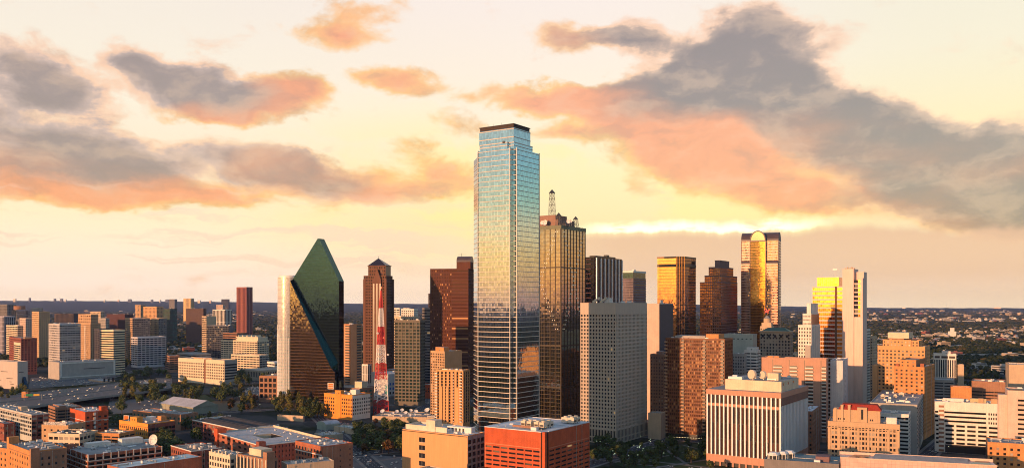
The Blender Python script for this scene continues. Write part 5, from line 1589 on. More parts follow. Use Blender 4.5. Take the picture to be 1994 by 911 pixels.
B = S('commercial_building', 'low white building with blue and yellow painted window bays behind the mast', 'commercial building', 722, 757, 803, 729, 1270, 50, W_MUR, GL_DARK, front=False, side=False, n=7, end=False, roof=R_WHITE)
for k in range(8):
    for r in range(3):
        mb = MB(); y = B.d * (k + .25) / 8; mb.box(-.1, .12, y, y + B.d / 16, 3 + r * 6.5, 6.6 + r * 6.5, plain('blue mural', (0.05, 0.12, 0.45)) if r > 0 else GL_DARK); B.part('window', mb)
mb = MB(); mb.box(-.05, .05, B.d * .35, B.d - .3, .2, B.h * .62, plain('amber mural', (0.70, 0.42, 0.08))); B.part('painted_panel', mb)
mb = MB(); mb.box(-B.w * .2, -.5, -.1, .05, .2, 17, plain('teal mural', (0.05, 0.35, 0.30))); B.part('painted_panel', mb)
finish(B)
S('office_building', 'small white ribbed block below the orange balcony tower', 'office block', 702, 716, 727, 710, 1420, 40, W_WHITE, GL_OFFICE, 4, 12, 'ribs', .5, .05, n=2)
S('commercial_building', 'low coral brick building with a row of little windows beside the orange apartments', 'commercial building', 807, 852, 870, 750, 1240, 12, W_RED, GL_DARK, 3.8, 3.8, top=3, base=8, n=3, roof=R_TAN, d=22, side=False)
B = S('commercial_building', 'orange block with rows of square windows and a raised stair tower left of the mast', 'commercial building', 631, 686, 721, 770, 1010, 34, wall('bright orange brick paint', (0.68, 0.27, 0.05)), GL_DARK, 3.6, 4.4, pier=.46, span=.45, n=5, end=False, sm=W_WHITE, sgl=GL_DARK, sstyle='bands', sspan=.45, roof=R_GREY, top=3)
mb = MB(); a0, a1 = B.fx(653), B.fx(664); mb.box(a0, a1, -.6, 5, 0, B.h + 5, MATS['bright orange brick paint']); B.part('stair_tower', mb)
for q in (.3, .7):
    mb = MB(); x = a0 + (a1 - a0) * q; mb.box(x - .6, x + .6, -.72, -.55, B.h + .8, B.h + 2.6, GL_DARK); B.part('window', mb)
mb = MB(); a0 = B.fx(681, 6); mb.box(a0, a0 + 9, 7, 14, B.h, B.h + 6, W_WHITE); B.part('penthouse', mb)
finish(B)
S('commercial_building', 'long low tan roofed hall behind the bright orange block', 'commercial building', 640, 700, 735, 757, 1130, 34, W_BROWN, GL_GREEN, 8, 5, n=5, roof=R_TAN, pent=((690, 706, 743, 5, 10, W_CREAM),))
# billboard on the orange block
t = tag(empty('billboard', (xat(644, 1040), 1040, 0), -math.radians(20)), 'orange and white billboard standing behind the bright orange block', 'billboard')
mb = MB(); zb = zat(757, 1040); mb.box(-4, 4, -.3, .3, zb, zb + 7.5, W_WHITE); mb.build('board', t)
mb = MB(); mb.box(-3.3, 3.3, -.36, -.31, zb + .6, zb + 6.9, wall('orange poster', (0.75, 0.16, 0.03))); mb.build('poster', t)
for k in range(2):
    mb = MB(); mb.box(-3.4, 3.4, -.42, -.37, zb + 2.1 + k * 2.6, zb + 2.5 + k * 2.6, W_WHITE); mb.build('stripe', t)
for s_ in (-3, 3):
    mb = MB(); mb.bar((s_, 0, 0), (s_, 0, zb + .2), .25, M_DARKM); mb.build('leg', t)
# ---- mid left
S('museum_building', 'low brown museum roof in front of the green prism, left', 'museum', 505, 556, 569, 733, 1190, 12, W_BROWN, GL_OPEN, 7, 8, 'ribs', .3, .3, n=3, roof=R_TAN, d=40)
S('museum_building', 'long low tan hall with upright slots left of the green prism', 'museum', 470, 507, 570, 722, 1520, 40, W_TAN, GL_OPEN, 3, 9, 'ribs', .5, .2, n=4, roof=R_TAN)
B = S('theatre_building', 'white low building with a slanted picture panel under the round mirror tower', 'theatre', 520, 537, 566, 706, 1650, 50, W_WHITE, GL_OFFICE, 6, 5, 'bands', .1, .5, n=2, roof=R_WHITE)
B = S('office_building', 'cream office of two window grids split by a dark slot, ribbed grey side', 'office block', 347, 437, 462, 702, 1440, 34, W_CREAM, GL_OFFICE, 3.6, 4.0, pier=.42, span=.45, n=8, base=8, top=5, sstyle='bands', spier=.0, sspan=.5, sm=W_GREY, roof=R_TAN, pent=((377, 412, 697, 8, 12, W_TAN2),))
mb = MB(); x = B.fx(399); mb.box(x - 1.8, x + 1.8, -.3, .3, 0, B.h + .9, wall('brick slot', (0.2, 0.08, 0.05))); B.part('dark_slot', mb)
B = S('office_building', 'terraced cream office with long dark window bands and sawtooth roof vents', 'office block', 430, 501, 512, 664, 1790, 28, W_CREAM, GL_OFFICE, 7.5, 4.3, 'bands', .16, .5, n=0, base=4, roof=R_TAN, end=False, d=34)
block(B, B.fx(427, -6), B.fx(455, -6), 4, B.d - 2, B.h - .02, B.z(650), W_BROWN, core=W_BLACK, roof=R_DARK, spec={'F': dict(glass=GL_OFFICE, nc=1, nr=3, pier=0, span=.5, style='bands')})
block(B, B.fx(455, 0) + 2, -2, 4, B.d - 2, B.h - .02, B.z(657), W_CREAM, roof=R_DARK)
for k in range(5):
    mb = MB(); x = -B.w * .6 + k * B.w * .12; mb.prism([(x, 6), (x + 5, 6), (x + 5, 20), (x, 20)], B.z(657), B.z(657) + 4.5, W_CREAM, None, [(x + 2.2, 6), (x + 2.8, 6), (x + 2.8, 20), (x + 2.2, 20)]); B.part('roof_vent', mb)
finish(B)
S('office_building', 'lower front terrace of the cream banded office, eight pale bays', 'office block', 450, 505, 522, 692, 1720, 28, W_CREAM, GL_OFFICE, 8.5, 4.3, 'bands', .14, .5, n=3, base=3, roof=R_TAN, sm=W_GREY)
S('office_building', 'tall beige slab with dark glass front, steps down to its right', 'office block', 393, 402, 421, 616, 2050, 40, W_TAN, GL_OFFICE, 5, 4.2, 'bands', .1, .5, n=2, side=False)
S('office_building', 'blue glass front with beige frame right of the tall beige slab', 'office block', 402, 446, 455, 634, 2000, 26, wall('slate glass wall', (0.10, 0.11, 0.14), .3, spec=.5), GL_OFFICE, 5, 4.2, pier=.1, span=.2, n=3, sm=W_TAN, side=False)
S('office_building', 'white colonnaded office behind the blue glass front', 'office block', 414, 438, 443, 603, 2700, 26, W_WHITE, GL_OFFICE, 6, 40, 'ribs', .35, .03, n=3, d=30)
B = S('residential_tower', 'lone red brown ribbed tower rising over the trees left of the mirror towers', 'apartment tower', 460.5, 480, 492, 559, 3500, 33, wall('red brown ribs', (0.33, 0.12, 0.09), .5), panes('rust glass', (0.06, .02, .02), (.12, .05, .04), .3), 8, 60, 'ribs', .5, .01, n=0, deep=1.8, top=3)
S('office_building', 'low wide dark brown box far left of the lone red tower', 'office block', 362, 396, 402, 601, 2900, 22, wall('chocolate panel', (0.10, 0.065, 0.055)), GL_DARK, front=False, side=False, n=4, roof=R_DARK)
S('office_building', 'navy slab on the far horizon left of the lone red tower', 'office block', 431, 445, 447, 582.5, 5200, 20, wall('navy slab wall', (0.05, 0.06, 0.10)), GL_OFFICE, 8, 5, n=0)
S('office_building', 'gold lit twin block on the far horizon', 'office block', 357, 371, 378, 581, 6200, 30, wall('gold lit cladding', (0.80, 0.55, 0.25), .4), GL_OFFICE, 12, 6, 'ribs', .5, .1, n=0)
S('office_building', 'grey slab pair on the far horizon above the brown box', 'office block', 329, 340, 345, 582.5, 5600, 30, W_GREYD, GL_OFFICE, 9, 6, n=0)
S('office_building', 'round shouldered rose block just left of the lone red tower', 'office block', 421, 434, 438, 594, 4200, 30, W_PINK, GL_DARK, 6, 5, n=0)
S('office_building', 'orange tan slab left of the dark green block near the far trees', 'office block', 279, 305, 310, 597.5, 2900, 24, wall('amber precast', (0.62, 0.36, 0.18)), GL_BLIND, 6, 4.5, n=4, d=30)
S('office_building', 'small orange block at the far left of the amber slab', 'office block', 263, 274, 277, 594, 3400, 24, W_TAN2, GL_DARK, 7, 5, n=1, d=24)
S('office_building', 'dark green glass block right of the amber slab', 'office block', 318, 334, 338, 601, 3000, 24, wall('green black panel', (0.06, 0.07, 0.06)), GL_GREEN, 5, 4.5, n=2, d=26)
# condominium with curved white head
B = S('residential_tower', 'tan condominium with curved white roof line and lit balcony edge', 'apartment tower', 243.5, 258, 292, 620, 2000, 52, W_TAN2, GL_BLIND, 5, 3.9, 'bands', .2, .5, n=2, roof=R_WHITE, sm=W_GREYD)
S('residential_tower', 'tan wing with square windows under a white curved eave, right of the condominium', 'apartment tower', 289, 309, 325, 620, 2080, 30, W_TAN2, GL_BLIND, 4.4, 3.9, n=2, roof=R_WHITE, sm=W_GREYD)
t = None
B = S('office_building', 'white gridded glass block with stepped corners before the tan condominium', 'office block', 255, 268, 323, 657, 1830, 45, wall('pale lilac grid', (0.50, 0.48, 0.50)), GL_OFFICE, 8.5, 4.4, 'bands', .16, .42, n=4, roof=R_WHITE, base=4)
S('office_building', 'cream and black striped office left of the gridded glass block', 'office block', 195, 221, 226, 643, 1640, 26, wall('bright cream band', (0.72, 0.62, 0.42)), GL_OFFICE, 30, 3.9, 'bands', .0, .5, n=3, base=3, roof=R_WHITE, d=26)
S('office_building', 'dark glass sliver with blue roof edge left of the striped office', 'office block', 183, 194, 197, 641, 1720, 26, wall('dark slate', (0.08, .08, .1), .3), GL_OFFICE, 4, 3.9, n=1, roof=R_WHITE, d=26)
B = S('residential_tower', 'stepped tan tower with a white strip down its middle', 'apartment tower', 148, 176, 196, 630, 1950, 36, W_TAN2, GL_BLIND, 4.8, 3.9, pier=.55, span=.55, n=2, end=False, roof=R_TAN)
block(B, B.fx(152, 2), -2, 2, B.d * .8, B.h - .02, B.z(612.5), W_TAN2, core=W_BLACK, roof=R_TAN, spec={'F': dict(glass=GL_BLIND, nc=6, nr=3, pier=.5, span=.5), 'S': dict(glass=GL_BLIND, nc=5, nr=3, pier=.5, span=.5)})
mb = MB(); x = B.fx(165); mb.box(x, x + 2.4, -.3, .2, 0, B.h - 4, W_WHITE); B.part('white_strip', mb); finish(B)
B = S('residential_tower', 'curved pale grey apartment tower with dense balconies standing on a long podium', 'apartment tower', 94.5, 116, 157, 631, 1600, 40, wall('lilac grey concrete', (0.48, 0.46, 0.46)), GL_DARK, 3.4, 3.5, pier=.4, span=.42, n=8, roof=R_WHITE, sstyle='bands', spier=.2, sspan=.42, end=False, base=20)
for k in range(26):
    z = 22 + k * 3.5
    if z > B.h - 4: break
    mb = MB(); mb.box(-.1, 1.7, 1, B.d - 1, z, z + .25, MATS['lilac grey concrete'])
    mb.box(1.58, 1.7, 1, B.d - 1, z + .25, z + 1.0, MATS['lilac grey concrete']); B.part('balcony', mb)
finish(B)
B = S('parking_garage', 'long low grey podium with a pale frame and a dark slot, below the curved tower', 'podium', 94, 116, 225, 706, 1545, 40, W_GREY, GL_OPEN, front=False, side=False, n=8, roof=R_GREY, end=False)
mb = MB(); mb.box(-.1, .7, 1, B.d - 1, B.h - 2.4, B.h - .2, W_WHITE); mb.box(-.1, .7, 1, B.d - 1, 3.2, 5, W_WHITE); mb.box(-.1, .7, 1, 4, 5.01, B.h - 2.41, W_WHITE); mb.box(-.1, .7, B.d - 4, B.d - 1, 5.01, B.h - 2.41, W_WHITE); B.part('frame', mb)
mb = MB(); mb.box(-.1, .35, B.d * .42, B.d * .8, B.h * .55, B.h * .55 + 1.2, W_BLACK); B.part('slot', mb)
finish(B)
B = S('residential_tower', 'tan stepped tower with bright left face near the left edge', 'apartment tower', 62, 76, 97, 607, 2050, 40, wall('warm sandstone', (0.58, 0.38, 0.22)), GL_BLIND, 4.2, 3.9, pier=.55, span=.55, n=2, roof=R_TAN)
S('office_building', 'rose ribbed block with a brown round drum on top near the left edge', 'office block', 21, 50, 58, 603, 2500, 28, W_PINK, GL_DARK, 4.4, 14, 'ribs', .5, .1, n=0, end=False)
B = Bld('office_building', 'x', 'x', 21, 50, 58, 603, 2500, 28); bpy.data.objects.remove(B.root)
last = [o for o in bpy.data.objects if o.name.startswith('office_building') and 'round drum' in o.get('label', '')][0]
mb = MB(); mb.cyl(-B.w * .55, B.d * .5, 15, B.h, B.h + 11, W_BROWN, 20); o = mb.build('rooftop_drum', last)
S('office_building', 'black framed grey tower at the left edge', 'office block', -20, 14, 18, 593, 2600, 22, W_GREYD, GL_OFFICE, 5, 4, n=0, d=30)
S('office_building', 'pale violet tower top at the very left edge', 'office block', -16, 8, 14, 616, 2200, 26, wall('violet grey', (0.42, 0.40, 0.46)), GL_OFFICE, 5, 12, 'ribs', .4, .1, n=1, d=30)
S('office_building', 'fan shaped cream banded low block near the left edge', 'office block', 12, 34, 50, 634, 2150, 36, W_CREAM, GL_OFFICE, 8, 4.2, 'bands', .08, .5, n=3, roof=R_WHITE)
S('office_building', 'grey rose narrow block left of the sandstone tower', 'office block', 38, 50, 62, 620, 2150, 40, W_PINK, GL_DARK, 4, 4, n=1)
S('office_building', 'dim grey slab behind the sandstone tower', 'office block', 60, 76, 84, 600, 2700, 30, W_GREY, GL_DARK, 5, 4, n=1)
B = S('residential_building', 'red brick block with a cream gridded bay near the left edge', 'apartment building', 18, 41, 72, 659, 1650, 48, W_BRICKD, GL_OFFICE, 5, 4, pier=.5, span=.45, n=2, end=False, roof=R_TAN, pent=((48, 66, 656, 4, 12, W_TAN2),))
mb = MB(); mb.box(B.fx(28), -.5, -.9, .2, 0, B.h - 8, W_CREAM); B.part('bay', mb)
rr = [(B.fx(28) + (k + .5) * (-.5 - B.fx(28)) / 3, -.95, 6 + r * 4, (-.5 - B.fx(28)) / 3 - 1.4, 2.3, 0.0, 'F') for k in range(3) for r in range(int((B.h - 16) / 4))]
B.npanes = 50; put_windows(B, rr, GL_DARK); finish(B)
S('office_building', 'dark low brown block with a white rim behind the stepped tan tower', 'office block', 106, 143, 148, 611, 2600, 20, wall('umber panel', (0.09, 0.07, 0.065)), GL_DARK, front=False, side=False, n=3, d=30)
S('office_building', 'maroon box with a pale roof edge right of the stepped tan tower', 'office block', 208, 243, 248, 612, 2400, 20, wall('maroon panel', (0.09, 0.045, 0.045)), GL_DARK, front=False, side=False, n=3, roof=R_WHITE, d=30)
S('office_building', 'grey banded block with a small blue pyramid roof beside the maroon box', 'office block', 192, 206, 213, 620, 2350, 34, W_GREY, GL_DARK, 6, 4, 'bands', .2, .5, n=1)
S('office_building', 'white topped tan block behind the stepped tan tower', 'office block', 175, 196, 203, 607, 2500, 30, W_TAN, GL_DARK, 6, 4, n=1)
S('office_building', 'small orange brick block below the tan condominium', 'office block', 232, 240, 244, 646, 2000, 30, W_ORANGE, GL_DARK, 5, 4, n=1)
S('parking_garage', 'grey slatted garage with a pale stair tower left of the terraced office', 'parking garage', 345, 372, 411, 690, 1900, 50, W_GREY, GL_OPEN, 12, 3.6, 'bands', .06, .5, n=0, roof=R_GREY)
S('parking_garage', 'brown banded garage left of the cream two grid office', 'parking garage', 322, 330, 350, 693, 1700, 55, W_BROWN, GL_OPEN, 12, 3.6, 'bands', .06, .5, n=0, roof=R_GREY)
# concrete cube museum on its plinth
W_CUBE = wall('banded pale concrete', (0.50, 0.44, 0.40), amp=.1)
B = S('museum_building', 'blank pale concrete cube with thin black slots at the left edge', 'museum', -60, 34, 54, 705, 1370, 30, W_CUBE, GL_DARK, front=False, side=False, n=3, end=False, roof=R_GREY)
for (x0, x1, z) in ((-46, -27, .62), (-30, -12, .38), (-22, -16, .26), (-20, -10, .18), (-55, -45, .3)):
    mb = MB(); mb.box(x0, x1, -.15, .1, B.h * z, B.h * z + .8, W_BLACK); B.part('slot', mb)
mb = MB(); mb.box(-.1, .2, B.d * .15, B.d * .6, B.h * .62, B.h * .62 + .9, W_BLACK); B.part('slot', mb)
mb = MB(); q = [(0.1, B.d * .3), (9, B.d * .4), (9, B.d * .8), (.1, B.d * .95)]; mb.prism(q, 0, B.h * .45, C_FNT, None, [(0.1, B.d * .5), (2, B.d * .5), (2, B.d * .7), (.1, B.d * .8)]); B.part('glass_corner', mb)
finish(B)
B = Bld('museum_plinth', 'curved grey stone plinth sweeping up beside the concrete cube', 'plinth', 60, 110, 128, 775, 1250, 38, h=9)
mb = MB()
n = 16; i = 0; km = mb.mat(W_GREY)
for k in range(n + 1):
    t_ = k / n; x = -32 + 44 * t_; zt = 2 + 11 * t_ ** 2.2
    mb.v += [(x, 0, 0), (x, 26 - 16 * t_, 0), (x, 26 - 16 * t_, zt), (x, 0, zt * .75)]
for k in range(n):
    a_ = k * 4
    for (s, t_) in ((0, 1), (1, 2), (2, 3), (3, 0)): mb.f.append((a_ + s, a_ + t_, a_ + 4 + t_, a_ + 4 + s)); mb.mi.append(km)
mb.f += [(0, 3, 2, 1), (n * 4, n * 4 + 1, n * 4 + 2, n * 4 + 3)]; mb.mi += [km, km]
B.part('plinth', mb)
B = S('restaurant_building', 'small orange stucco hall with arched windows and red roof edge by the freeway', 'restaurant', 172, 199, 224, 742, 1490, 40, wall('peach stucco', (0.66, 0.42, 0.26)), GL_DARK, front=False, side=False, n=2, end=False, par=.6)
for k in range(3):
    mb = MB(); y = B.d * (k + .5) / 3; mb.box(-.1, .15, y - 1.6, y + 1.6, 1, 6, GL_DARK); mb.bar((-.1, y, 6), (.15, y, 6), 1.6, GL_DARK, 12); B.part('arched_window', mb)
finish(B)

# ---- the old brick quarter, lower left
B = S('parking_garage', 'red brick garage with white corner posts and two white boxes on its grey roof', 'parking garage', 127.5, 171, 316, 887.5, 665, 45, W_BRICK, GL_OPEN, 5.6, 3.6, pier=.22, span=.4, top=.8, base=.3, n=9, roof=R_GREY, end=False, deep=1.0)
W, Dp, Hh = B.w, B.d, B.h
for k in range(11):
    y = min(max(Dp * k / 11 * (11 / 10), .4), Dp - .4)
    mb = MB(); mb.box(-.1, .35, y - .3, y + .3, Hh - 3.4, Hh + 1.3, W_WHITE); B.part('white_post', mb)
for k in range(5):
    x = -W + .4 + (W - .8) * k / 4
    mb = MB(); mb.box(x - .3, x + .3, -.35, .1, Hh - 3.4, Hh + 1.3, W_WHITE); B.part('white_post', mb)
for r in range(5):
    mb = MB(); z = Hh - 3.7 - r * 3.6
    if z < 0: break
    mb.box(-.1, .18, .5, Dp - .5, z - .5, z, W_WHITE); mb.box(-W + .5, -.5, -.18, .1, z - .5, z, W_WHITE); B.part('white_sill', mb)
mb = MB(); mb.box(-W + 4, -W + 12, 13, 31, Hh, Hh + 3.8, W_WHITE); B.part('penthouse', mb)
mb = MB(); mb.box(-W + 8, -W + 17, 38, 55, Hh, Hh + 5.0, W_WHITE); mb.box(-W + 12, -W + 16, 56, 62, Hh, Hh + 2.4, W_WHITE); B.part('penthouse', mb)
mb = MB(); mb.box(-W, -W + 4.5, .8, 6, Hh, Hh + 3.4, W_BRICK); B.part('stair_head', mb)
finish(B)
B = S('warehouse_building', 'brick block with a pale blue membrane roof cut by the bottom edge', 'warehouse', 209, 236, 330, 912, 590, 40, W_BRICK, GL_DARK, front=False, side=False, n=4, roof=roofmat('pale teal roof', (0.50, 0.62, 0.64)), par=.4, d=60)
B = S('warehouse_building', 'rust brick warehouse with small square windows and a raised corner tower, bottom left', 'warehouse', 14, 61, 130, 880, 640, 44, W_ORANGE, GL_DARK, 5.4, 4.2, pier=.66, span=.58, n=4, roof=R_GREY, end=False, sm=W_BROWN, top=3.2)
mb = MB(); mb.box(-2.6, .4, -.4, 5.5, 0, B.h + 2.6, W_BROWN); B.part('corner_tower', mb)
mb = MB(); mb.box(-B.w, -B.w + 5, -.3, 7, 0, B.h + 5.5, W_ORANGE); B.part('corner_tower', mb)
mb = MB()
for k in range(3): mb.box(-10 - k * 6, -6.5 - k * 6, 14, B.d - 4, B.h, B.h + 1.8 + k * .7, M_METAL)
B.part('louvre_rack', mb)
finish(B)
S('warehouse_building', 'long low rust brick building at the left edge below the corner tower', 'warehouse', -60, 14, 20, 884, 690, 30, W_ORANGE, GL_DARK, 5.4, 4.2, pier=.66, span=.58, n=3, roof=R_TAN, h=20, d=20)
S('apartment_building', 'brick block with white window frames far left at the frame edge', 'apartment building', -40, 8, 30, 826, 860, 40, W_BRICKD, GL_BLIND, 5, 4, n=4, roof=R_GREY)
B = S('warehouse_building', 'tall orange red block with a blank bright face and white belt line', 'warehouse', 136, 166, 211, 803, 860, 45, W_RED, GL_BLIND, 5.6, 4.3, pier=.5, span=.55, front=False, n=6, roof=R_WHITE, top=3, end=False)
mb = MB(); mb.box(-B.w - .15, .15, -.16, .1, B.h - 8.6, B.h - 8.1, W_WHITE); mb.box(-.1, .16, .2, B.d, B.h - 8.6, B.h - 8.1, W_WHITE); B.part('belt_course', mb)
mb = MB(); mb.box(-9, -2, 16, 22, B.h, B.h + 4.6, W_RED); B.part('stair_head', mb)
for k in range(6):
    mb = MB(); z = 3 + k * 4.3; mb.box(-.1, .9, 8, 10, z, z + 2.6, W_WHITE); B.part('balcony', mb)
finish(B)
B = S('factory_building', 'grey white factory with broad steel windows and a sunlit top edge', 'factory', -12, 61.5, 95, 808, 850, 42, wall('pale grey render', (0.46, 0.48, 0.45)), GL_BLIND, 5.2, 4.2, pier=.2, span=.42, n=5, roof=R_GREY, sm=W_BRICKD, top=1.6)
mb = MB(); mb.box(-B.w * .5, -B.w * .5 + 8, 6, 12, B.h, B.h + 4, W_TAN); B.part('stair_head', mb)
B = S('restaurant_building', 'low tan stucco steakhouse carrying long white roof lettering', 'restaurant', 81, 133, 140, 829, 835, 12, W_TAN2, GL_DARK, 7, 5, pier=.7, span=.7, n=4, roof=R_TAN, d=24, end=False)
finish(B)
def text_obj(name, body, size, mat, parent, loc, rot, ext=.08, align='CENTER', sx=1.0):
    cu = bpy.data.curves.new(name, 'FONT'); cu.body = body; cu.size = size; cu.extrude = ext; cu.align_x = align; cu.offset = .09
    cu.materials.append(mat)
    o = bpy.data.objects.new(name, cu); col.objects.link(o); o.parent = parent
    o.location = loc; o.rotation_euler = rot; o.scale = (sx, 1, 1)
    bpy.context.view_layer.update()
    me = bpy.data.meshes.new_from_object(o.evaluated_get(bpy.context.evaluated_depsgraph_get()))
    q = bpy.data.objects.new(name, me); col.objects.link(q); q.parent = parent
    q.location = loc; q.rotation_euler = rot; q.scale = (sx, 1, 1)
    bpy.data.objects.remove(o); q.name = name
    return q
text_obj('roof_lettering', 'THE BUTCHER SHOP STEAKHOUSE', 4.4, W_WHITE, B.root, (-B.w * .5, -.3, B.h + .6), (math.pi / 2, 0, 0), .12, sx=.36)
mb = MB()
for k in range(10): mb.bar((-B.w + 1 + k * (B.w - 2) / 9, .8, B.h), (-B.w + 1 + k * (B.w - 2) / 9, .5, B.h + 2.4), .07, M_METAL)
B.part('sign_struts', mb)
S('shop_building', 'low cream shop row with wide windows below the orange red block', 'shop', 94, 155, 168, 846, 790, 10, W_CREAM, GL_BLIND, 5.5, 4.4, pier=.25, span=.5, n=4, roof=R_DARK, d=26, top=1)
S('parking_garage', 'brown garage deck with dark slots behind the steakhouse', 'parking garage', 94, 112, 160, 795, 960, 48, W_BROWN, GL_OPEN, 9, 3.4, 'bands', .08, .5, n=3, roof=R_TAN, pent=((103, 116, 790, 4, 7, W_BROWN),))
S('shop_building', 'long dark slatted roof shop between the rust warehouse and shop row', 'shop', 48, 90, 166, 857, 715, 40, W_BROWN, GL_DARK, 6, 4, n=9, roof=R_DARK, h=12)
B = S('parking_garage', 'bright orange brick garage end left of the orange school block', 'parking garage', 185, 232, 240, 845, 800, 14, W_ORANGE, GL_OPEN, 7.5, 3.6, pier=.14, span=.5, n=2, roof=R_TAN, d=22)
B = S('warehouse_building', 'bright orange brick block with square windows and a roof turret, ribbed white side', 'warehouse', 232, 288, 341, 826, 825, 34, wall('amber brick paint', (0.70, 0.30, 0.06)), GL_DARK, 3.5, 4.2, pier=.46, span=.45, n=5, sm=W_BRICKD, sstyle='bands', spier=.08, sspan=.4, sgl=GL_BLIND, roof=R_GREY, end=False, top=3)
mb = MB(); a0, a1 = B.fx(254, 0), B.fx(267, 0); mb.box(a0, a1, -.3, 6, B.h - 3, B.h + 5.5, MATS['amber brick paint']); B.part('turret', mb)
for q in (.3, .7):
    mb = MB(); x = a0 + (a1 - a0) * q; mb.box(x - .5, x + .5, -.42, -.25, B.h + 2, B.h + 3.8, GL_DARK); B.part('window', mb)
mb = MB(); a0 = B.fx(284, 14); mb.box(a0, a0 + 8, 14, 20, B.h, B.h + 4.4, M_WHITE); mb.box(a0 + 10, a0 + 16, 20, 26, B.h, B.h + 5, W_ORANGE); B.part('penthouse', mb)
finish(B)
t = tag(empty('billboard', (xat(246, 880), 880, 0), -math.radians(16)), 'small orange and white billboard behind the amber block turret', 'billboard')
mb = MB(); zb = zat(818, 880); mb.box(-3, 3, -.25, .25, zb, zb + 5.2, W_WHITE); mb.build('board', t)
mb = MB(); mb.box(-2.5, 2.5, -.31, -.26, zb + .5, zb + 4.7, MATS['orange poster']); mb.build('poster', t)
for s_ in (-2.2, 2.2):
    mb = MB(); mb.bar((s_, 0, 0), (s_, 0, zb + .1), .22, M_DARKM); mb.build('leg', t)
B = S('office_building', 'brown brick office with blue green windows and broad grey roof', 'office block', 258, 352, 386, 808, 930, 30, W_BROWN, GL_GREEN, 6.5, 4.6, pier=.55, span=.55, n=6, roof=R_GREY, d=None)
# convention shed with a big grey pitched roof
B = Bld('exhibition_hall', 'pale grey hall with two big pitched planes of roof behind the green windowed office', 'hall', 312, 376, 424, 790, 1060, 38, h=9)
W, Dp = B.w, B.d
mb = MB(); mb.box(-W, 0, 0, Dp, 0, 9, wall('sage wall', (0.30, 0.31, 0.25))); B.part('wall', mb)
mb = MB(); R_HALL = roofmat('lilac grey metal roof', (0.42, 0.42, 0.45), .45)
km = mb.mat(R_HALL); kw = mb.mat(MATS['sage wall'])
mb.v += [(-W - 1, -1, 9), (1, -1, 9), (1, Dp + 1, 9), (-W - 1, Dp + 1, 9), (-W - 1, Dp * .55, 16), (1, Dp * .55, 16)]
for f_ in ((0, 1, 5, 4), (3, 4, 5, 2)): mb.f.append(f_); mb.mi.append(km)
for f_ in ((1, 2, 5), (0, 4, 3), (0, 3, 2, 1)): mb.f.append(f_); mb.mi.append(kw)
B.part('pitched_roof', mb)
# big dark roofed block with light wells
B = Bld('apartment_building', 'wide brick block under a dark roof of white lined ridges and two light wells', 'apartment building', 374, 486, 561, 829, 800, 45, h=None)
W, Dp, Hh = B.w, B.d, B.h
Hh = 17; B.h = Hh
spec = {'F': dict(glass=GL_BLIND, nc=14, nr=4, pier=.45, span=.5), 'S': dict(glass=GL_BLIND, nc=18, nr=4, pier=.45, span=.5)}
block(B, -W, 0, 0, Dp, 0, Hh, W_BRICKD, core=W_BLACK, spec=spec, par=.4, parm=W_TAN)
mb = MB()
def frame_roof(mb, x0, x1, y0, y1, t_, z0, z1, m):
    q0 = [(x0, y0), (x1, y0), (x1, y1), (x0, y1)]
    a_, b_, c_ = q0, offset_poly(q0, -t_ / 2), offset_poly(q0, -t_)
    i = len(mb.v); k = mb.mat(m)
    mb.v += [(p[0], p[1], z0) for p in a_] + [(p[0], p[1], z1) for p in b_] + [(p[0], p[1], z0) for p in c_]
    for q in range(4):
        r = (q + 1) % 4
        mb.f += [(i + q, i + r, i + 4 + r, i + 4 + q), (i + 4 + q, i + 4 + r, i + 8 + r, i + 8 + q)]; mb.mi += [k, k]
frame_roof(mb, -W + .6, -.6, .6, Dp * .5, 15, Hh, Hh + 3.0, R_DARK); frame_roof(mb, -W + .6, -.6, Dp * .5 + .4, Dp - .6, 15, Hh, Hh + 3.0, R_DARK)
B.part('mansard_roof', mb)
mb = MB(); mb.box(-W + 15, -15, 15, Dp * .5 - 15, Hh, Hh + .6, R_TAN); mb.box(-W + 15, -15, Dp * .5 + 15, Dp - 15, Hh, Hh + .6, R_TAN); B.part('roof', mb)
for x in (-W + 8, -8):
    for k in range(26):
        y = 4 + k * (Dp - 8) / 25
        mb = MB(); mb.box(x - .7 + (3 if x < -20 else -3), x + .7 + (3 if x < -20 else -3), y - .5, y + .5, Hh + 1.2, Hh + 2.9, M_WHITE); B.part('roof_vent', mb)
for (a0, a1, b0, b1) in ((-.9, -.2, .6, Dp - .6), (-W + .2, -.9, .2, .9)):
    mb = MB(); mb.box(a0, a1, b0, b1, Hh + .3, Hh + .9, M_WHITE); B.part('gutter', mb)
B.part('wall', B.wb)
S('garden_wall', 'long tan boundary wall with posts behind the dark roofed block', 'wall', 540, 590, 600, 806, 1000, 20, W_TAN, GL_DARK, front=False, side=False, n=0, d=3, h=6, par=.3)
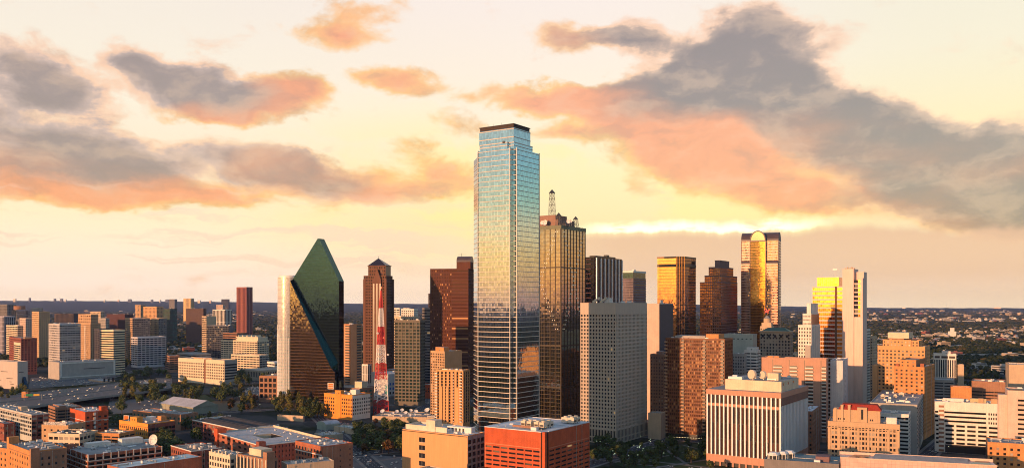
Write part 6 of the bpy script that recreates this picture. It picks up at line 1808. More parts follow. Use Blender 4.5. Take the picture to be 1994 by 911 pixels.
# red courtyard block
B = Bld('office_building', 'red brick block with a pale hollow square roof around a sunken courtyard', 'office block', 420, 506, 626, 868, 705, 50)
W, Dp, Hh = B.w, B.d, B.h
x0 = -W; 
ca, cb, cc_, cd = -W * .62, -W * .36, Dp * .34, Dp * .66
spec = {'F': dict(glass=GL_BLIND, nc=8, nr=5, pier=.5, span=.52, z=(2, Hh - 1.5)), 'S': dict(glass=GL_BLIND, nc=18, nr=5, pier=.62, span=.55, z=(2, Hh - 1.5))}
B.wb.box(-W + .45, -.45, .45, cc_, 0, Hh - .05, W_BLACK); B.wb.box(-W + .45, -.45, cd, Dp, 0, Hh - .05, W_BLACK)
B.wb.box(-W + .45, ca, cc_, cd, 0, Hh - .051, W_CREAM); B.wb.box(cb, -.45, cc_, cd, 0, Hh - .051, W_CREAM)
own = {}
rr = []
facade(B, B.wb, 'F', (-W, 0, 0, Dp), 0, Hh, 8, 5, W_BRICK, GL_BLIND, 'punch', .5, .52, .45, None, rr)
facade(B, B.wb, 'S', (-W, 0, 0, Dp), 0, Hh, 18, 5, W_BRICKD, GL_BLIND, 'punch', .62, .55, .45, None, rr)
put_windows(B, rr, GL_BLIND)
mb = MB()
R_PALE = roofmat('pale grey roof', (0.46, 0.46, 0.47))
mb.box(-W, 0, 0, cc_, Hh, Hh + .3, R_PALE); mb.box(-W, 0, cd, Dp, Hh, Hh + .3, R_PALE); mb.box(-W, ca, cc_, cd, Hh, Hh + .3, R_PALE); mb.box(cb, 0, cc_, cd, Hh, Hh + .3, R_PALE)
B.part('roof', mb)
mb = MB(); mb.box(-W - .1, .1, Dp - .4, Dp + .2, Hh, Hh + 2.2, W_CREAM); mb.box(-W - .1, -W + .4, .4, Dp - .5, Hh, Hh + 1.3, W_CREAM); mb.box(-.3, .12, .2, Dp - .5, Hh + .2, Hh + .8, M_WHITE); mb.box(-W, -.4, -.12, .3, Hh + .2, Hh + .8, M_WHITE); B.part('parapet', mb)
mb = MB(); mb.box(-W - 1, -W + 7, -1.2, 7, 0, Hh + 4.5, W_RED); B.part('stair_tower', mb)
mb = MB(); mb.box(-5.5, .3, -.8, 5, 0, Hh + 3.4, W_BRICKD); B.part('corner_tower', mb)
for (y0, y1, x0, x1) in ((6, cc_ - 4, -W + 8, -8), (cd + 4, Dp - 4, -W + 5, -6), (cc_, cd, cb + 3, -3), (cc_, cd, -W + 3, ca - 3)):
    clutter(B, x0, x1, y0, y1, Hh + .32, 14, ('vent', 'air_handler', 'vent'), .55)
finish(B)
B = S('office_building', 'dark red brick block with pairs of white arched windows and roof drums', 'office block', 333, 372, 431, 879, 680, 46, W_BRICKD, GL_BLIND, 4.2, 4.3, pier=.5, span=.42, n=8, roof=R_TAN, end=False, kinds=('air_handler', 'vent', 'duct'))
for k in range(3):
    mb = MB(); mb.cyl(-12 - k * .5, 9 + k * 6, 2.0, B.h, B.h + 3.0, M_METAL, 14); B.part('water_drum', mb)
mb = MB(); mb.box(-B.w - .2, .2, -.3, .3, B.h + .1, B.h + .8, M_WHITE); mb.box(-.3, .3, .31, B.d, B.h + .1, B.h + .8, M_WHITE); B.part('coping', mb)
finish(B)
B = S('office_building', 'deep red block with long white belt line and plain brown side wall', 'office block', 575, 627.5, 687, 870.5, 655, 46, W_BRICK, GL_DARK, 4.4, 4.2, pier=.4, span=.45, side=False, n=6, roof=R_PALE, end=False, top=1.6)
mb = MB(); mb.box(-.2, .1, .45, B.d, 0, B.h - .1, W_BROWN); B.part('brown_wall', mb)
mb = MB(); mb.box(-B.w, -.3, -.2, .1, B.h - 6.4, B.h - 5.7, W_WHITE); B.part('belt_course', mb)
for r in range(5):
    for y in (.6, .92):
        mb = MB(); mb.box(.05, .18, B.d * y - 1, B.d * y, B.h - 4.5 - r * 4.2, B.h - 3 - r * 4.2, W_BLACK); B.part('window', mb)
finish(B)
W_ORN = wall('ivory glazed stone', (0.66, 0.58, 0.46))
B = S('office_building', 'ivory ornate block with upright white piers and brown lift tower, bottom edge', 'office block', 407, 448, 478, 888, 615, 40, W_ORN, GL_DARK, 3.6, 4.4, pier=.4, span=.4, n=5, roof=R_GREY, end=False)
mb = MB()
for k in range(6): mb.box(-B.w * k / 6 - 1.4, -B.w * k / 6, -.4, .3, B.h, B.h + 1.8 + (k % 2), W_ORN)
B.part('battlement', mb)
finish(B)
B = S('office_building', 'ivory block with tall white fins and a square cream penthouse at the bottom edge', 'office block', 462, 520, 541, 896, 590, 40, W_BROWN, GL_DARK, 4.2, 30, 'ribs', .4, .02, n=0, roof=R_TAN, end=False, top=1)
for k in range(9):
    mb = MB(); x = -B.w + .5 + k * (B.w - 1) / 8; mb.box(x - .5, x + .5, -.7, .1, 0, B.h + .3, W_ORN); B.part('fin', mb)
mb = MB(); mb.box(-B.w * .8, -B.w * .4, 5, 14, B.h, B.h + 5, W_CREAM); mb.box(-4, .5, -.5, 6, 0, B.h + 5.5, W_BROWN); B.part('penthouse', mb)
clutter(B, -B.w + 2, -2, 16, B.d - 2, B.h + .08, 5, ('vent', 'air_handler', 'skylight'), .7)
finish(B)
S('shop_building', 'tan parapeted low roof in front of the deep red block at the bottom edge', 'shop', 548, 560, 650, 906, 600, 60, W_TAN, GL_DARK, front=False, side=False, n=7, roof=R_GREY)
# sheds and small lots left of the mast
B = S('workshop_building', 'round topped grey green metal shed below the bright orange block', 'shed', 617, 634, 662, 806, 930, 46, wall('grey green metal', (0.34, 0.38, 0.32)), GL_DARK, front=False, side=False, n=0, par=0, end=False, h=6)
mb = MB(); vault(mb, -B.w, 0, 0, B.d, B.h - .05, 3.2, R_HALL, 'y' if False else 'y', 10, MATS['grey green metal']); B.part('curved_roof', mb); finish(B)
S('workshop_building', 'low mint roofed shop beside the round topped shed', 'shop', 650, 690, 712, 811, 900, 44, W_TAN, GL_DARK, front=False, side=False, n=5, roof=roofmat('mint roof', (0.34, 0.44, 0.42)), h=5)
S('broadcast_building', 'long low broadcast building under the row of satellite dishes', 'broadcast building', 725, 846, 870, 806, 985, 10, W_TAN, GL_DARK, front=False, side=False, n=5, roof=R_GREY, h=6, d=44, kinds=('vent', 'duct'))
S('shop_building', 'small flat roofed shop by the parking lot left of the park trees', 'shop', 612, 628, 668, 851, 850, 55, W_TAN, GL_DARK, front=False, side=False, n=3, roof=R_PALE, h=6)
S('plaza_building', 'low tan plaza block under the orange apartments', 'plaza block', 780, 890, 915, 826, 885, 14, W_PINK, GL_DARK, front=False, side=False, n=5, roof=R_TAN, h=6, d=16)

# ------------------------------------------------------------------ ground, roads, freeway
RND = random.Random(11)
NR = np.random.default_rng(5)
FOOT = []
for o in list(bpy.data.objects):
    if o.type == 'EMPTY' and o.parent is None and o.get('category'):
        xs = [o.matrix_basis @ Vector(c) for ch in o.children if ch.type == 'MESH' and ch.name.split('.')[0] in ('wall', 'roof', 'glass_shaft', 'blank_wall', 'slab', 'plinth', 'podium', 'shaft', 'glass_prism', 'tower_tier', 'gold_glass', 'glass_drum') for c in ch.bound_box]
        if xs:
            # oriented footprint test by the bounding box in the building's own axes
            inv = o.matrix_basis.inverted()
            ls = [inv @ x for x in xs]
            FOOT.append((inv, min(p.x for p in ls), max(p.x for p in ls), min(p.y for p in ls), max(p.y for p in ls)))

def inside_building(x, y, pad=2.0):
    for inv, a, b, c, d in FOOT:
        p = inv @ Vector((x, y, 0))
        if a - pad < p.x < b + pad and c - pad < p.y < d + pad: return True
    return False

def ground_mat():
    m, g, b = new_mat('city ground')
    co = g.node('ShaderNodeTexCoord').outputs['Object']
    n1 = g.noise(co, .0009, 6, .6).outputs[0]
    n2 = g.noise(co, .012, 5, .6).outputs[0]
    n3 = g.noise(co, .15, 4, .6).outputs[0]
    vo = g.node('ShaderNodeTexVoronoi', feature='F1'); g.put(vo.inputs['Vector'], g.v('MULTIPLY', co, (1, 1, 0))); vo.inputs['Scale'].default_value = .018
    vc = g.sep(vo.outputs['Color'])[0]
    town = g.mix(vc, (0.050, 0.050, 0.053, 1), (0.125, 0.115, 0.10, 1))
    green = g.mix(n3, (0.018, 0.024, 0.010, 1), (0.045, 0.050, 0.022, 1))
    f = g.smooth(g.add(g.mul(n1, .7), g.mul(n2, .5)), .56, .66)
    x, y, z = g.sep(co)
    dist = g.m('SQRT', g.add(g.mul(x, x), g.mul(y, y)))
    f = g.m('MAXIMUM', f, g.mul(g.smooth(dist, 1700, 3200), .75))
    c = g.mix(f, town, green)
    c = g.v('SCALE', c, s=g.add(.75, g.mul(n3, .5)))
    g.put(b.inputs['Base Color'], c)
    b.inputs['Roughness'].default_value = .95
    b.inputs['Specular IOR Level'].default_value = 0.0
    return m
M_GROUND = ground_mat()
mb = MB()
n = 96; R_ = 23500
for k in range(n):
    a_ = 2 * math.pi * k / n; mb.v.append((R_ * math.cos(a_), R_ * math.sin(a_), 0))
mb.f.append(tuple(range(n))); mb.mi.append(mb.mat(M_GROUND))
tag(mb.build('ground'), kind='structure')

# distant wooded ridge
M_HILL = wall('distant woods', (0.030, 0.036, 0.030), .95, .6, .004, .0, spec=0)
prof = [(-400, 584), (0, 585.5), (250, 586.5), (480, 588), (620, 591), (900, 592), (1150, 591), (1300, 592), (1500, 596), (1700, 599.5), (1994, 600), (2400, 600)]
def ridge(px):
    for (a, b), (c, d) in zip(prof, prof[1:]):
        if a <= px <= c: return b + (d - b) * (px - a) / (c - a)
    return 595
mb = MB(); k = mb.mat(M_HILL); cols_n = 260; rows = [(13500, .0), (15500, .35), (18000, .75), (20500, 1.0), (23400, .0)]
for i in range(cols_n + 1):
    px = -500 + 3000 * i / cols_n
    for (Y, f_) in rows:
        zt = zat(ridge(px), 20500)
        z = max(0.0, zt * f_ * (Y / 20500)) + (RND.random() * 9 if 0 < f_ else -2)
        mb.v.append((xat(px, Y), Y, z))
nrw = len(rows)
for i in range(cols_n):
    for j in range(nrw - 1):
        a_ = i * nrw + j
        mb.f.append((a_, a_ + nrw, a_ + nrw + 1, a_ + 1)); mb.mi.append(k)
tag(mb.build('hills'), kind='structure')

def gz(px, py, z=0.0):
    Y = (EH - z) * F / (py - HOR)
    return Vector((xat(px, Y), Y, z))

M_ASPH = wall('asphalt', (0.078, 0.078, 0.086), .9, .3, .3, 0, spec=.03)
M_ASPL = wall('worn asphalt', (0.15, 0.145, 0.145), .9, .25, .2, 0, spec=.03)
M_PAVE = wall('pavement concrete', (0.20, 0.185, 0.17), .9, .25, .4, 0)
M_LINE = plain('road paint', (0.55, 0.53, 0.48), .7)
M_LAWN = wall('lawn', (0.035, 0.060, 0.018), .95, .4, .25, 0)
M_DIRT = wall('dry verge', (0.12, 0.10, 0.065), .95, .4, .2, 0)
_lv = [0.0]
def sheet(name, pts, m, z):
    mb = MB(); mb.poly([(p[0], p[1], z) for p in pts], m)
    return tag(mb.build(name), kind='structure')

def road(p, q, w, z=.03, pave=3.0, dash=True):
    p, q = Vector(p[:2]), Vector(q[:2]); d = (q - p).normalized(); n_ = Vector((-d.y, d.x)); L = (q - p).length
    sheet('road', [p - n_ * w / 2, q - n_ * w / 2, q + n_ * w / 2, p + n_ * w / 2], M_ASPH, z)
    mb = MB()
    for s_ in (-1, 1):
        a_ = n_ * s_ * w / 2; b_ = n_ * s_ * (w / 2 + pave)
        pts = [p + a_, q + a_, q + b_, p + b_]
        if s_ < 0: pts = [p + b_, q + b_, q + a_, p + a_]
        c_ = sum(((u.x * v.y - v.x * u.y) for u, v in zip(pts, pts[1:] + pts[:1])))
        if c_ < 0: pts.reverse()
        mb.prism([tuple(u) for u in pts], 0, .13, M_PAVE)
    tag(mb.build('pavement'), kind='structure')
    mb = MB(); t_ = 2
    while t_ < L - 4:
        for off in ((-w / 4, .12), (0, .16), (w / 4, .12)):
            c0 = p + d * t_ + n_ * off[0]; c1 = p + d * (t_ + 3.5) + n_ * off[0]; h_ = n_ * off[1]
            mb.poly([(*(c0 - h_), z + .005), (*(c1 - h_), z + .005), (*(c1 + h_), z + .005), (*(c0 + h_), z + .005)], M_LINE)
        t_ += 9
    o = tag(mb.build('road_markings'), kind='structure')

u1 = Vector((math.sin(math.radians(34)), math.cos(math.radians(34)))); u2 = Vector((-u1.y, u1.x))
def g2(px, py): return Vector(ground(px, py)[:2])
zz = .03
for (c, d1, l0, l1, w) in ((g2(1196, 888), u1, -120, 420, 15), (g2(1300, 905), u2, -160, 300, 15), (g2(1800, 890), u1, -80, 900, 13), (g2(1850, 896), -u2, -70, 400, 14),
                           (g2(735, 880), Vector((.80, .60)), -150, 420, 16), (g2(720, 900), Vector((-.35, .94)), -60, 620, 13), (g2(800, 806), Vector((.12, .99)), -60, 500, 11),
                           (g2(470, 800), Vector((.93, .37)), -260, 330, 13), (g2(233, 730), Vector((-.12, .99)), -200, 900, 12), (g2(1590, 840), u1, -60, 420, 12), (g2(1270, 850), -u2, -30, 460, 12),
                           (g2(330, 868), Vector((-.72, .69)), -130, 320, 12), (g2(1050, 800), Vector((.5, .86)), 60, 800, 12)):
    road(c + d1 * l0, c + d1 * l1, w, zz); zz += .006

# parking lots
LOTS = []
def lot(pix, m=M_ASPL, z=.012, n=0, rot=.6, name='parking_lot'):
    pts = [g2(*p) for p in pix]
    c_ = sum(((u.x * v.y - v.x * u.y) for u, v in zip(pts, pts[1:] + pts[:1])))
    if c_ < 0: pts.reverse()
    sheet(name, pts, m, z)
    LOTS.append((pix, n, rot))
lot([(205, 806), (330, 800), (345, 778), (215, 776)], M_ASPL, .011, 16)
lot([(468, 772), (530, 770), (538, 753), (486, 753)], M_ASPL, .012, 46)
lot([(55, 756), (215, 745), (212, 731), (60, 735)], M_ASPL, .013, 60)
lot([(612, 848), (690, 842), (700, 824), (622, 822)], M_ASPL, .014, 40)
lot([(788, 792), (850, 792), (850, 770), (806, 768)], M_ASPL, .015, 14)
lot([(680, 925), (800, 925), (790, 889), (690, 884)], M_ASPL, .016, 26)
lot([(760, 765), (800, 765), (806, 757), (772, 757)], M_ASPL, .017, 16)
lot([(380, 805), (470, 800), (470, 780), (400, 780)], M_DIRT, .018, 0, name='verge')
lot([(540, 800), (640, 800), (640, 770), (560, 770)], M_DIRT, .019, 0, name='verge')
lot([(1888, 772), (1994, 772), (1994, 760), (1890, 758)], M_ASPL, .020, 20)
lot([(330, 798), (420, 780), (400, 768), (345, 776)], M_LAWN, .021, 0, name='lawn')
lot([(540, 808), (630, 812), (640, 800), (560, 796)], M_LAWN, .022, 0, name='lawn')
lot([(-20, 905), (40, 905), (40, 885), (-20, 885)], M_LAWN, .023, 0, name='lawn')
# park lawn, paths
lot([(1195, 902), (1260, 868), (1382, 862), (1385, 925), (1260, 925)], M_LAWN, .10, 0, name='lawn')
for (a_, b_, w) in (((1196, 900), (1300, 870), 3), ((1215, 905), (1330, 880), 2), ((1245, 915), (1385, 893), 4), ((1290, 870), (1340, 905), 3), ((1330, 866), (1385, 880), 2)):
    p, q = g2(*a_), g2(*b_); d = (q - p).normalized(); n_ = Vector((-d.y, d.x)) * w / 2
    zz += .004; sheet('path', [p - n_, q - n_, q + n_, p + n_], M_PAVE, .13 + (zz - .03) * .2)

# elevated freeway
near = [(-160, 826), (-60, 806), (73, 790), (183, 774), (270, 764), (335, 756)]
far = [(-160, 786), (-60, 773), (73, 763), (183, 752), (270, 741), (335, 734)]
DZ = 8.0
M_CONC = wall('freeway concrete', (0.30, 0.28, 0.26))
NP_, FP_ = [gz(*p, DZ) for p in near], [gz(*p, DZ) for p in far]
mb = MB(); km, ka = mb.mat(M_CONC), mb.mat(M_ASPL)
for p, q in zip(NP_, FP_): mb.v += [(p.x, p.y, DZ), (q.x, q.y, DZ), (q.x, q.y, DZ - 1.8), (p.x, p.y, DZ - 1.8)]
for k in range(len(near) - 1):
    a_ = k * 4
    mb.f += [(a_, a_ + 4, a_ + 5, a_ + 1), (a_ + 3, a_ + 7, a_ + 4, a_), (a_ + 1, a_ + 5, a_ + 6, a_ + 2), (a_ + 2, a_ + 6, a_ + 7, a_ + 3)]; mb.mi += [ka, km, km, km]
tag(mb.build('freeway_deck'), kind='structure')
mb = MB()
for (t0, hh) in ((0.003, 1.0), (.47, .9), (.997, 1.0)):
    for k in range(len(near) - 1):
        p, q = NP_[k].lerp(FP_[k], t0), NP_[k + 1].lerp(FP_[k + 1], t0)
        d = (q - p).normalized(); n_ = Vector((-d.y, d.x, 0)) * .3
        i = len(mb.v)
        for z in (DZ + .01, DZ + hh): mb.v += [(*(p - n_)[:2], z), (*(q - n_)[:2], z), (*(q + n_)[:2], z), (*(p + n_)[:2], z)]
        mb.f += [(i, i + 1, i + 5, i + 4), (i + 1, i + 2, i + 6, i + 5), (i + 2, i + 3, i + 7, i + 6), (i + 3, i, i + 4, i + 7), (i + 4, i + 5, i + 6, i + 7)]; mb.mi += [mb.mat(M_CONC)] * 5
tag(mb.build('freeway_barriers'), kind='structure')
mb = MB()
for lane in (.12, .2, .28, .36, .56, .64, .72, .8, .88):
    for k in range(len(near) - 1):
        p, q = NP_[k].lerp(FP_[k], lane), NP_[k + 1].lerp(FP_[k + 1], lane); L = (q - p).length; d = (q - p) / L; n_ = Vector((-d.y, d.x, 0)) * .14
        t_ = 0
        while t_ < L - 4:
            c0, c1 = p + d * t_, p + d * (t_ + 4)
            mb.poly([(*(c0 - n_)[:2], DZ + .006), (*(c1 - n_)[:2], DZ + .006), (*(c1 + n_)[:2], DZ + .006), (*(c0 + n_)[:2], DZ + .006)], M_LINE); t_ += 12
tag(mb.build('lane_markings'), kind='structure')
pm = MB(); pm.box(-1, 1, -14, 14, DZ - 3.3, DZ - 1.85, M_CONC)
for y in (-10, 0, 10): pm.cyl(0, y, .9, 0, DZ - 3.3, M_CONC, 10)
pier_mesh = pm.mesh('freeway_pier')
for k in range(len(near) - 1):
    for s_ in (0.1, .45, .8):
        p = NP_[k].lerp(NP_[k + 1], s_).lerp(FP_[k].lerp(FP_[k + 1], s_), .45)
        d = NP_[k + 1] - NP_[k]
        o = bpy.data.objects.new('freeway_pier', pier_mesh); col.objects.link(o); o.location = (p.x, p.y, 0); o.rotation_euler = (0, 0, math.atan2(d.y, d.x))
        tag(o, 'grey concrete pier frame standing under the elevated freeway', 'pier', 'piers under the freeway')
# overhead sign gantry
gp = gz(62, 779, DZ)
t = tag(empty('sign_gantry', gp, .3), 'green and amber road signs on a gantry over the freeway', 'road sign')
mb = MB(); mb.bar((-9, 0, 0), (-9, 0, 8), .35, M_METAL); mb.bar((12, 0, 0), (12, 0, 8), .35, M_METAL); mb.bar((-9, 0, 7), (12, 0, 7), .3, M_METAL); mb.build('frame', t)
mb = MB(); mb.box(-7, 1, -.3, -.1, 5.6, 8.8, plain('green sign', (0.02, 0.22, 0.10))); mb.build('panel', t)
mb = MB(); mb.box(2, 9, -.3, -.1, 5.8, 8.4, plain('amber sign', (0.75, 0.42, 0.05))); mb.build('panel', t)
# orange brick lift tower by the freeway
t = tag(empty('stair_tower', gz(47, 785), 0), 'little orange brick tower standing by the left end of the freeway', 'tower')
mb = MB(); mb.box(-3.5, 2, 0, 6, 0, 16, W_ORANGE); mb.box(2, 5.4, 0, 6, 0, 15, W_BRICKD); mb.build('wall', t)

# ------------------------------------------------------------------ vehicles
def car_mesh(name, c, kind='car'):
    paint = plain('paint ' + name, c, .3, .2, .03)
    glass = plain('car glass', (0.02, 0.02, 0.025), .08)
    tyre = plain('tyre', (0.02, 0.02, 0.02), .9)
    mb = MB()
    if kind == 'car':
        mb.prism([(-2.25, -.88), (2.25, -.88), (2.25, .88), (-2.25, .88)], .32, .85, paint, None, [(-2.2, -.85), (2.15, -.82), (2.15, .82), (-2.2, .85)])
        mb.prism([(-1.6, -.8), (1.2, -.8), (1.2, .8), (-1.6, .8)], .84, 1.38, glass, paint, [(-1.15, -.66), (.45, -.66), (.45, .66), (-1.15, .66)])
        mb.box(-1.1, .4, -.62, .62, 1.37, 1.42, paint)
    elif kind == 'van':
        mb.box(-2.6, 2.2, -.98, .98, .35, 1.2, paint); mb.prism([(-2.58, -.95), (2.0, -.95), (2.0, .95), (-2.58, .95)], 1.19, 1.95, glass, paint, [(-2.5, -.88), (1.2, -.88), (1.2, .88), (-2.5, .88)])
        mb.box(-2.4, 1.1, -.85, .85, 1.94, 2.02, paint)
    elif kind == 'truck':
        mb.box(-9, 2.2, -1.25, 1.25, 1.1, 3.9, paint); mb.box(2.6, 5, -1.2, 1.2, .6, 3.2, plain('truck cab', (0.3, 0.05, 0.04))); mb.box(4.4, 5.05, -1.1, 1.1, 1.8, 2.9, glass); mb.box(-9, 4.8, -.5, .5, .5, 1.08, tyre)
    elif kind == 'bus':
        mb.box(-5.2, 4.0, -1.2, 1.2, .5, 3.0, paint); mb.box(4.0, 5.4, -1.1, 1.1, .5, 1.6, paint); mb.box(-5.0, 3.8, -1.24, 1.24, 1.7, 2.4, glass)
    L = {'car': 1.4, 'van': 1.6, 'truck': 3.6, 'bus': 3.6}[kind]
    for x in ((-L, L) if kind != 'truck' else (-7.5, -6.2, 1.5, 3.8)):
        for y in (-.85, .85):
            mb.bar((x, y - .12, .33), (x, y + .12, .33), .34, tyre, 10)
    return mb.mesh(name)
CARC = [('white', (0.70, 0.70, 0.68)), ('silver', (0.40, 0.41, 0.42)), ('black', (0.02, 0.02, 0.022)), ('dark grey', (0.10, 0.10, 0.11)), ('red', (0.42, 0.03, 0.025)), ('dark blue', (0.03, 0.05, 0.14)), ('beige', (0.42, 0.35, 0.25))]
CARM = {}
for nme, c in CARC:
    CARM[nme] = [car_mesh('car', c), car_mesh('van', c, 'van')]
def put_car(x, y, z, rot, where, grp):
    nme = RND.choices([c[0] for c in CARC], (30, 20, 15, 12, 9, 7, 7))[0]
    van = RND.random() < .25
    o = bpy.data.objects.new('van' if van else 'car', CARM[nme][van]); col.objects.link(o)
    o.location = (x, y, z); o.rotation_euler = (0, 0, rot)
    tag(o, 'small %s %s %s' % (nme, 'van' if van else 'car', where), 'van' if van else 'car', grp)
for i in range(74):
    k = RND.choice([0, 1, 1, 2, 2, 3, 3, 4, 4]); s_ = RND.random(); lane = RND.choice([.08, .16, .24, .32, .4, .52, .6, .68, .76, .84, .92])
    p = NP_[k].lerp(NP_[k + 1], s_).lerp(FP_[k].lerp(FP_[k + 1], s_), lane); d = NP_[k + 1] - NP_[k]
    put_car(p.x, p.y, DZ + .01, math.atan2(d.y, d.x) + (math.pi if lane > .47 else 0), 'driving on the elevated freeway', 'vehicles on the elevated freeway')
LOTN = ['in the lot below the freeway', 'in the lot among trees left of the green prism', 'in the crowded lot beyond the freeway', 'in the lot below the bright orange block', 'in the lot beside the orange apartments', 'in the lot at the bottom left of the park trees', 'in the lot by the mural building', '', '', 'in the lot at the far right', '']
for li, (pix, n, rot) in enumerate(LOTS):
    if not n: continue
    pts = [g2(*p) for p in pix]
    placed = []
    for _ in range(n * 12):
        if len(placed) >= n: break
        a_, b_ = RND.random(), RND.random()
        p = (pts[0].lerp(pts[1], a_)).lerp(pts[3].lerp(pts[2], a_), b_)
        p = Vector((round(p.x / 2.9) * 2.9, round(p.y / 7) * 7))
        if any((p - q).length < 2.8 for q in placed) or inside_building(p.x, p.y, 2): continue
        placed.append(p)
        put_car(p.x, p.y, .03, math.pi / 2 + RND.choice((0, math.pi)), LOTN[li], 'cars parked ' + LOTN[li])
for (c, d1, l0, l1, w, nn, wh) in ((g2(1196, 888), u1, -60, 200, 15, 9, 'on the street beside the punched concrete tower'), (g2(1300, 905), u2, -60, 160, 15, 9, 'on the street along the park'), (g2(1800, 890), u1, -30, 150, 13, 5, 'in the street canyon at the lower right'),
                                (g2(1850, 896), -u2, -40, 90, 14, 5, 'on the cross street below the white garage'), (g2(735, 880), Vector((.80, .60)), -60, 100, 16, 6, 'on the street by the park trees'), (g2(470, 800), Vector((.93, .37)), -120, 220, 13, 8, 'on the road between the golden trees and lot'),
                                (g2(233, 730), Vector((-.12, .99)), -50, 500, 12, 10, 'on the street beside the striped cream office')):
    for i in range(nn):
        p = c + d1 * RND.uniform(l0, l1) + Vector((-d1.y, d1.x)) * RND.choice((-w / 3, -w / 8, w / 8, w / 3))
        if inside_building(p.x, p.y, 1): continue
        put_car(p.x, p.y, .12, math.atan2(d1.y, d1.x), wh, 'vehicles ' + wh)
for (px, py, z, kind, c, lab, cat) in ((291, 748, DZ, 'truck', (0.72, 0.70, 0.66), 'white box truck on the far lanes of the freeway', 'truck'), (776, 786, 0, 'bus', (0.75, 0.42, 0.02), 'yellow school bus crossing the lot right of the mast', 'bus'),
                                     (98, 768, DZ, 'van', (0.60, 0.62, 0.05), 'yellow green van on the left part of the freeway', 'van'), (722, 876, 0, 'bus', (0.75, 0.72, 0.60), 'pale city bus waiting by the park trees', 'bus')):
    p = gz(px, py, z); o = bpy.data.objects.new('box_truck' if kind == 'truck' else kind, car_mesh(kind, c, kind)); o.data.name = kind
    col.objects.link(o); o.location = (p.x, p.y, z + .02); o.rotation_euler = (0, 0, .35); tag(o, lab, cat)

# ------------------------------------------------------------------ radio mast and dishes
M_MR = plain('red mast paint', (0.50, 0.025, 0.025), .6); M_MW = plain('white mast paint', (0.74, 0.70, 0.68), .6)
YM = 1050.0
t = tag(empty('radio_mast', (xat(742, YM), YM, 0), .5), 'red and white banded lattice radio mast rising before the pyramid tower', 'mast')
secs = [(808, 779, 16, 14.6, 3, 0), (779, 738, 14.6, 12.4, 4, 1), (738, 707, 12.4, 10.4, 3, 0), (707, 671, 10.4, 8.2, 4, 1), (671, 636, 8.2, 6.2, 4, 0), (636, 600, 6.2, 4.0, 6, 1), (600, 565, 4.0, .9, 6, 0)]
for (ya, yb, ra, rb, n, wht) in secs:
    za = 0 if ya == 808 else zat(ya, YM)
    mb = MB(); lattice(mb, 0, 0, za, zat(yb, YM), ra * .5 * YM / F * 1.45, rb * .5 * YM / F * 1.45, n, M_MW if wht else M_MR, .50 if ya > 640 else .40)
    if not wht:
        lattice(mb, 0, 0, za, zat(yb, YM), ra * .28 * YM / F, rb * .3 * YM / F, n, M_MR, .22)
    mb.build('mast_section', t)
mb = MB(); mb.cyl(0, 0, .5, zat(562, YM), zat(558, YM), plain('beacon', (0.8, 0.2, 0.1), .4, emit=((1, .25, .1), 2.0)), 8); mb.build('beacon', t)
mb = MB(); mb.cyl(2.2, -1.5, .5, zat(658, YM), zat(656, YM), MATS['beacon'], 8); mb.build('beacon', t)
for (dx_, zz_) in ((-6, 648), (-6.5, 780), (6, 778), (7, 690)):
    mb = MB(); z = zat(zz_, YM); mb.bar((dx_, -4, z), (dx_ - .3, -6, z), 1.2, M_MW, 12); mb.build('drum_antenna', t)

def dish(px, py, s, tilt, turn, lab, grp=None, z=6.1):
    p = gz(px, py, z)
    t = tag(empty('satellite_dish', (p.x, p.y, z)), lab, 'satellite dish', grp)
    o = bpy.data.objects.new('reflector', unit_mesh('satellite_dish')); col.objects.link(o); o.parent = t
    o.location = (0, -.3 * s, 2.2 * s); o.scale = (s, s, s); s0 = s; o.rotation_euler = (math.radians(tilt), 0, math.radians(turn))
    mb = MB(); mb.bar((0, 0, 0), (0, 0, 1.9 * s), .25 * s, M_METAL, 6); mb.bar((-.9 * s, .6 * s, 0), (0, 0, 1.6 * s), .12 * s, M_METAL); mb.bar((.9 * s, .6 * s, 0), (0, 0, 1.6 * s), .12 * s, M_METAL); mb.build('stand', t)
for (px, py, s) in ((764, 808, 1.1), (773, 805, 1.2), (783, 803, 1.3), (790, 808, 1.25), (800, 803, 1.2), (810, 806, 1.4), (797, 813, 1.2), (807, 812, 1.0), (780, 813, 1.1), (832, 805, 1.8), (745, 806, 1.5)):
    dish(px, py, s, 42, RND.uniform(-25, 25), 'white upturned dish in the row right of the mast foot', 'satellite dishes by the mast')
dish(700, 806, 3.0, 78, -25, 'largest dish, standing on edge and sunlit, left of the mast foot', None, 5.0)
dish(301, 868, 2.4, 78, -20, 'sunlit lattice dish on the right end of the brick garage', None, 20.0)

# ------------------------------------------------------------------ street lamps and lights
M_GLOW = plain('lamp glow', (0.9, 1.0, 0.8), .3, emit=((0.78, 1.0, 0.62), 1.4))
M_GLOWW = plain('warm lamp glow', (1.0, 0.9, 0.6), .3, emit=((1.0, 0.78, 0.40), 1.6))
def lamp(x, y, h, m, lab, grp, first={}):
    key = (m.name, round(h))
    if key not in first:
        a_ = MB(); a_.bar((0, 0, 0), (0, 0, h), .12, M_DARKM, 6, .07); a_.bar((0, 0, h), (.9, 0, h + .2), .06, M_DARKM)
        b_ = MB(); b_.box(.6, 1.2, -.2, .2, h + .02, h + .25, m)
        first[key] = (a_.mesh('pole'), b_.mesh('lamp_head'))
    t = tag(empty('street_lamp', (x, y, .1), RND.uniform(0, 6.28)), lab, 'street lamp', grp)
    for nme, me in zip(('pole', 'lamp_head'), first[key]):
        o = bpy.data.objects.new(nme, me); col.objects.link(o); o.parent = t
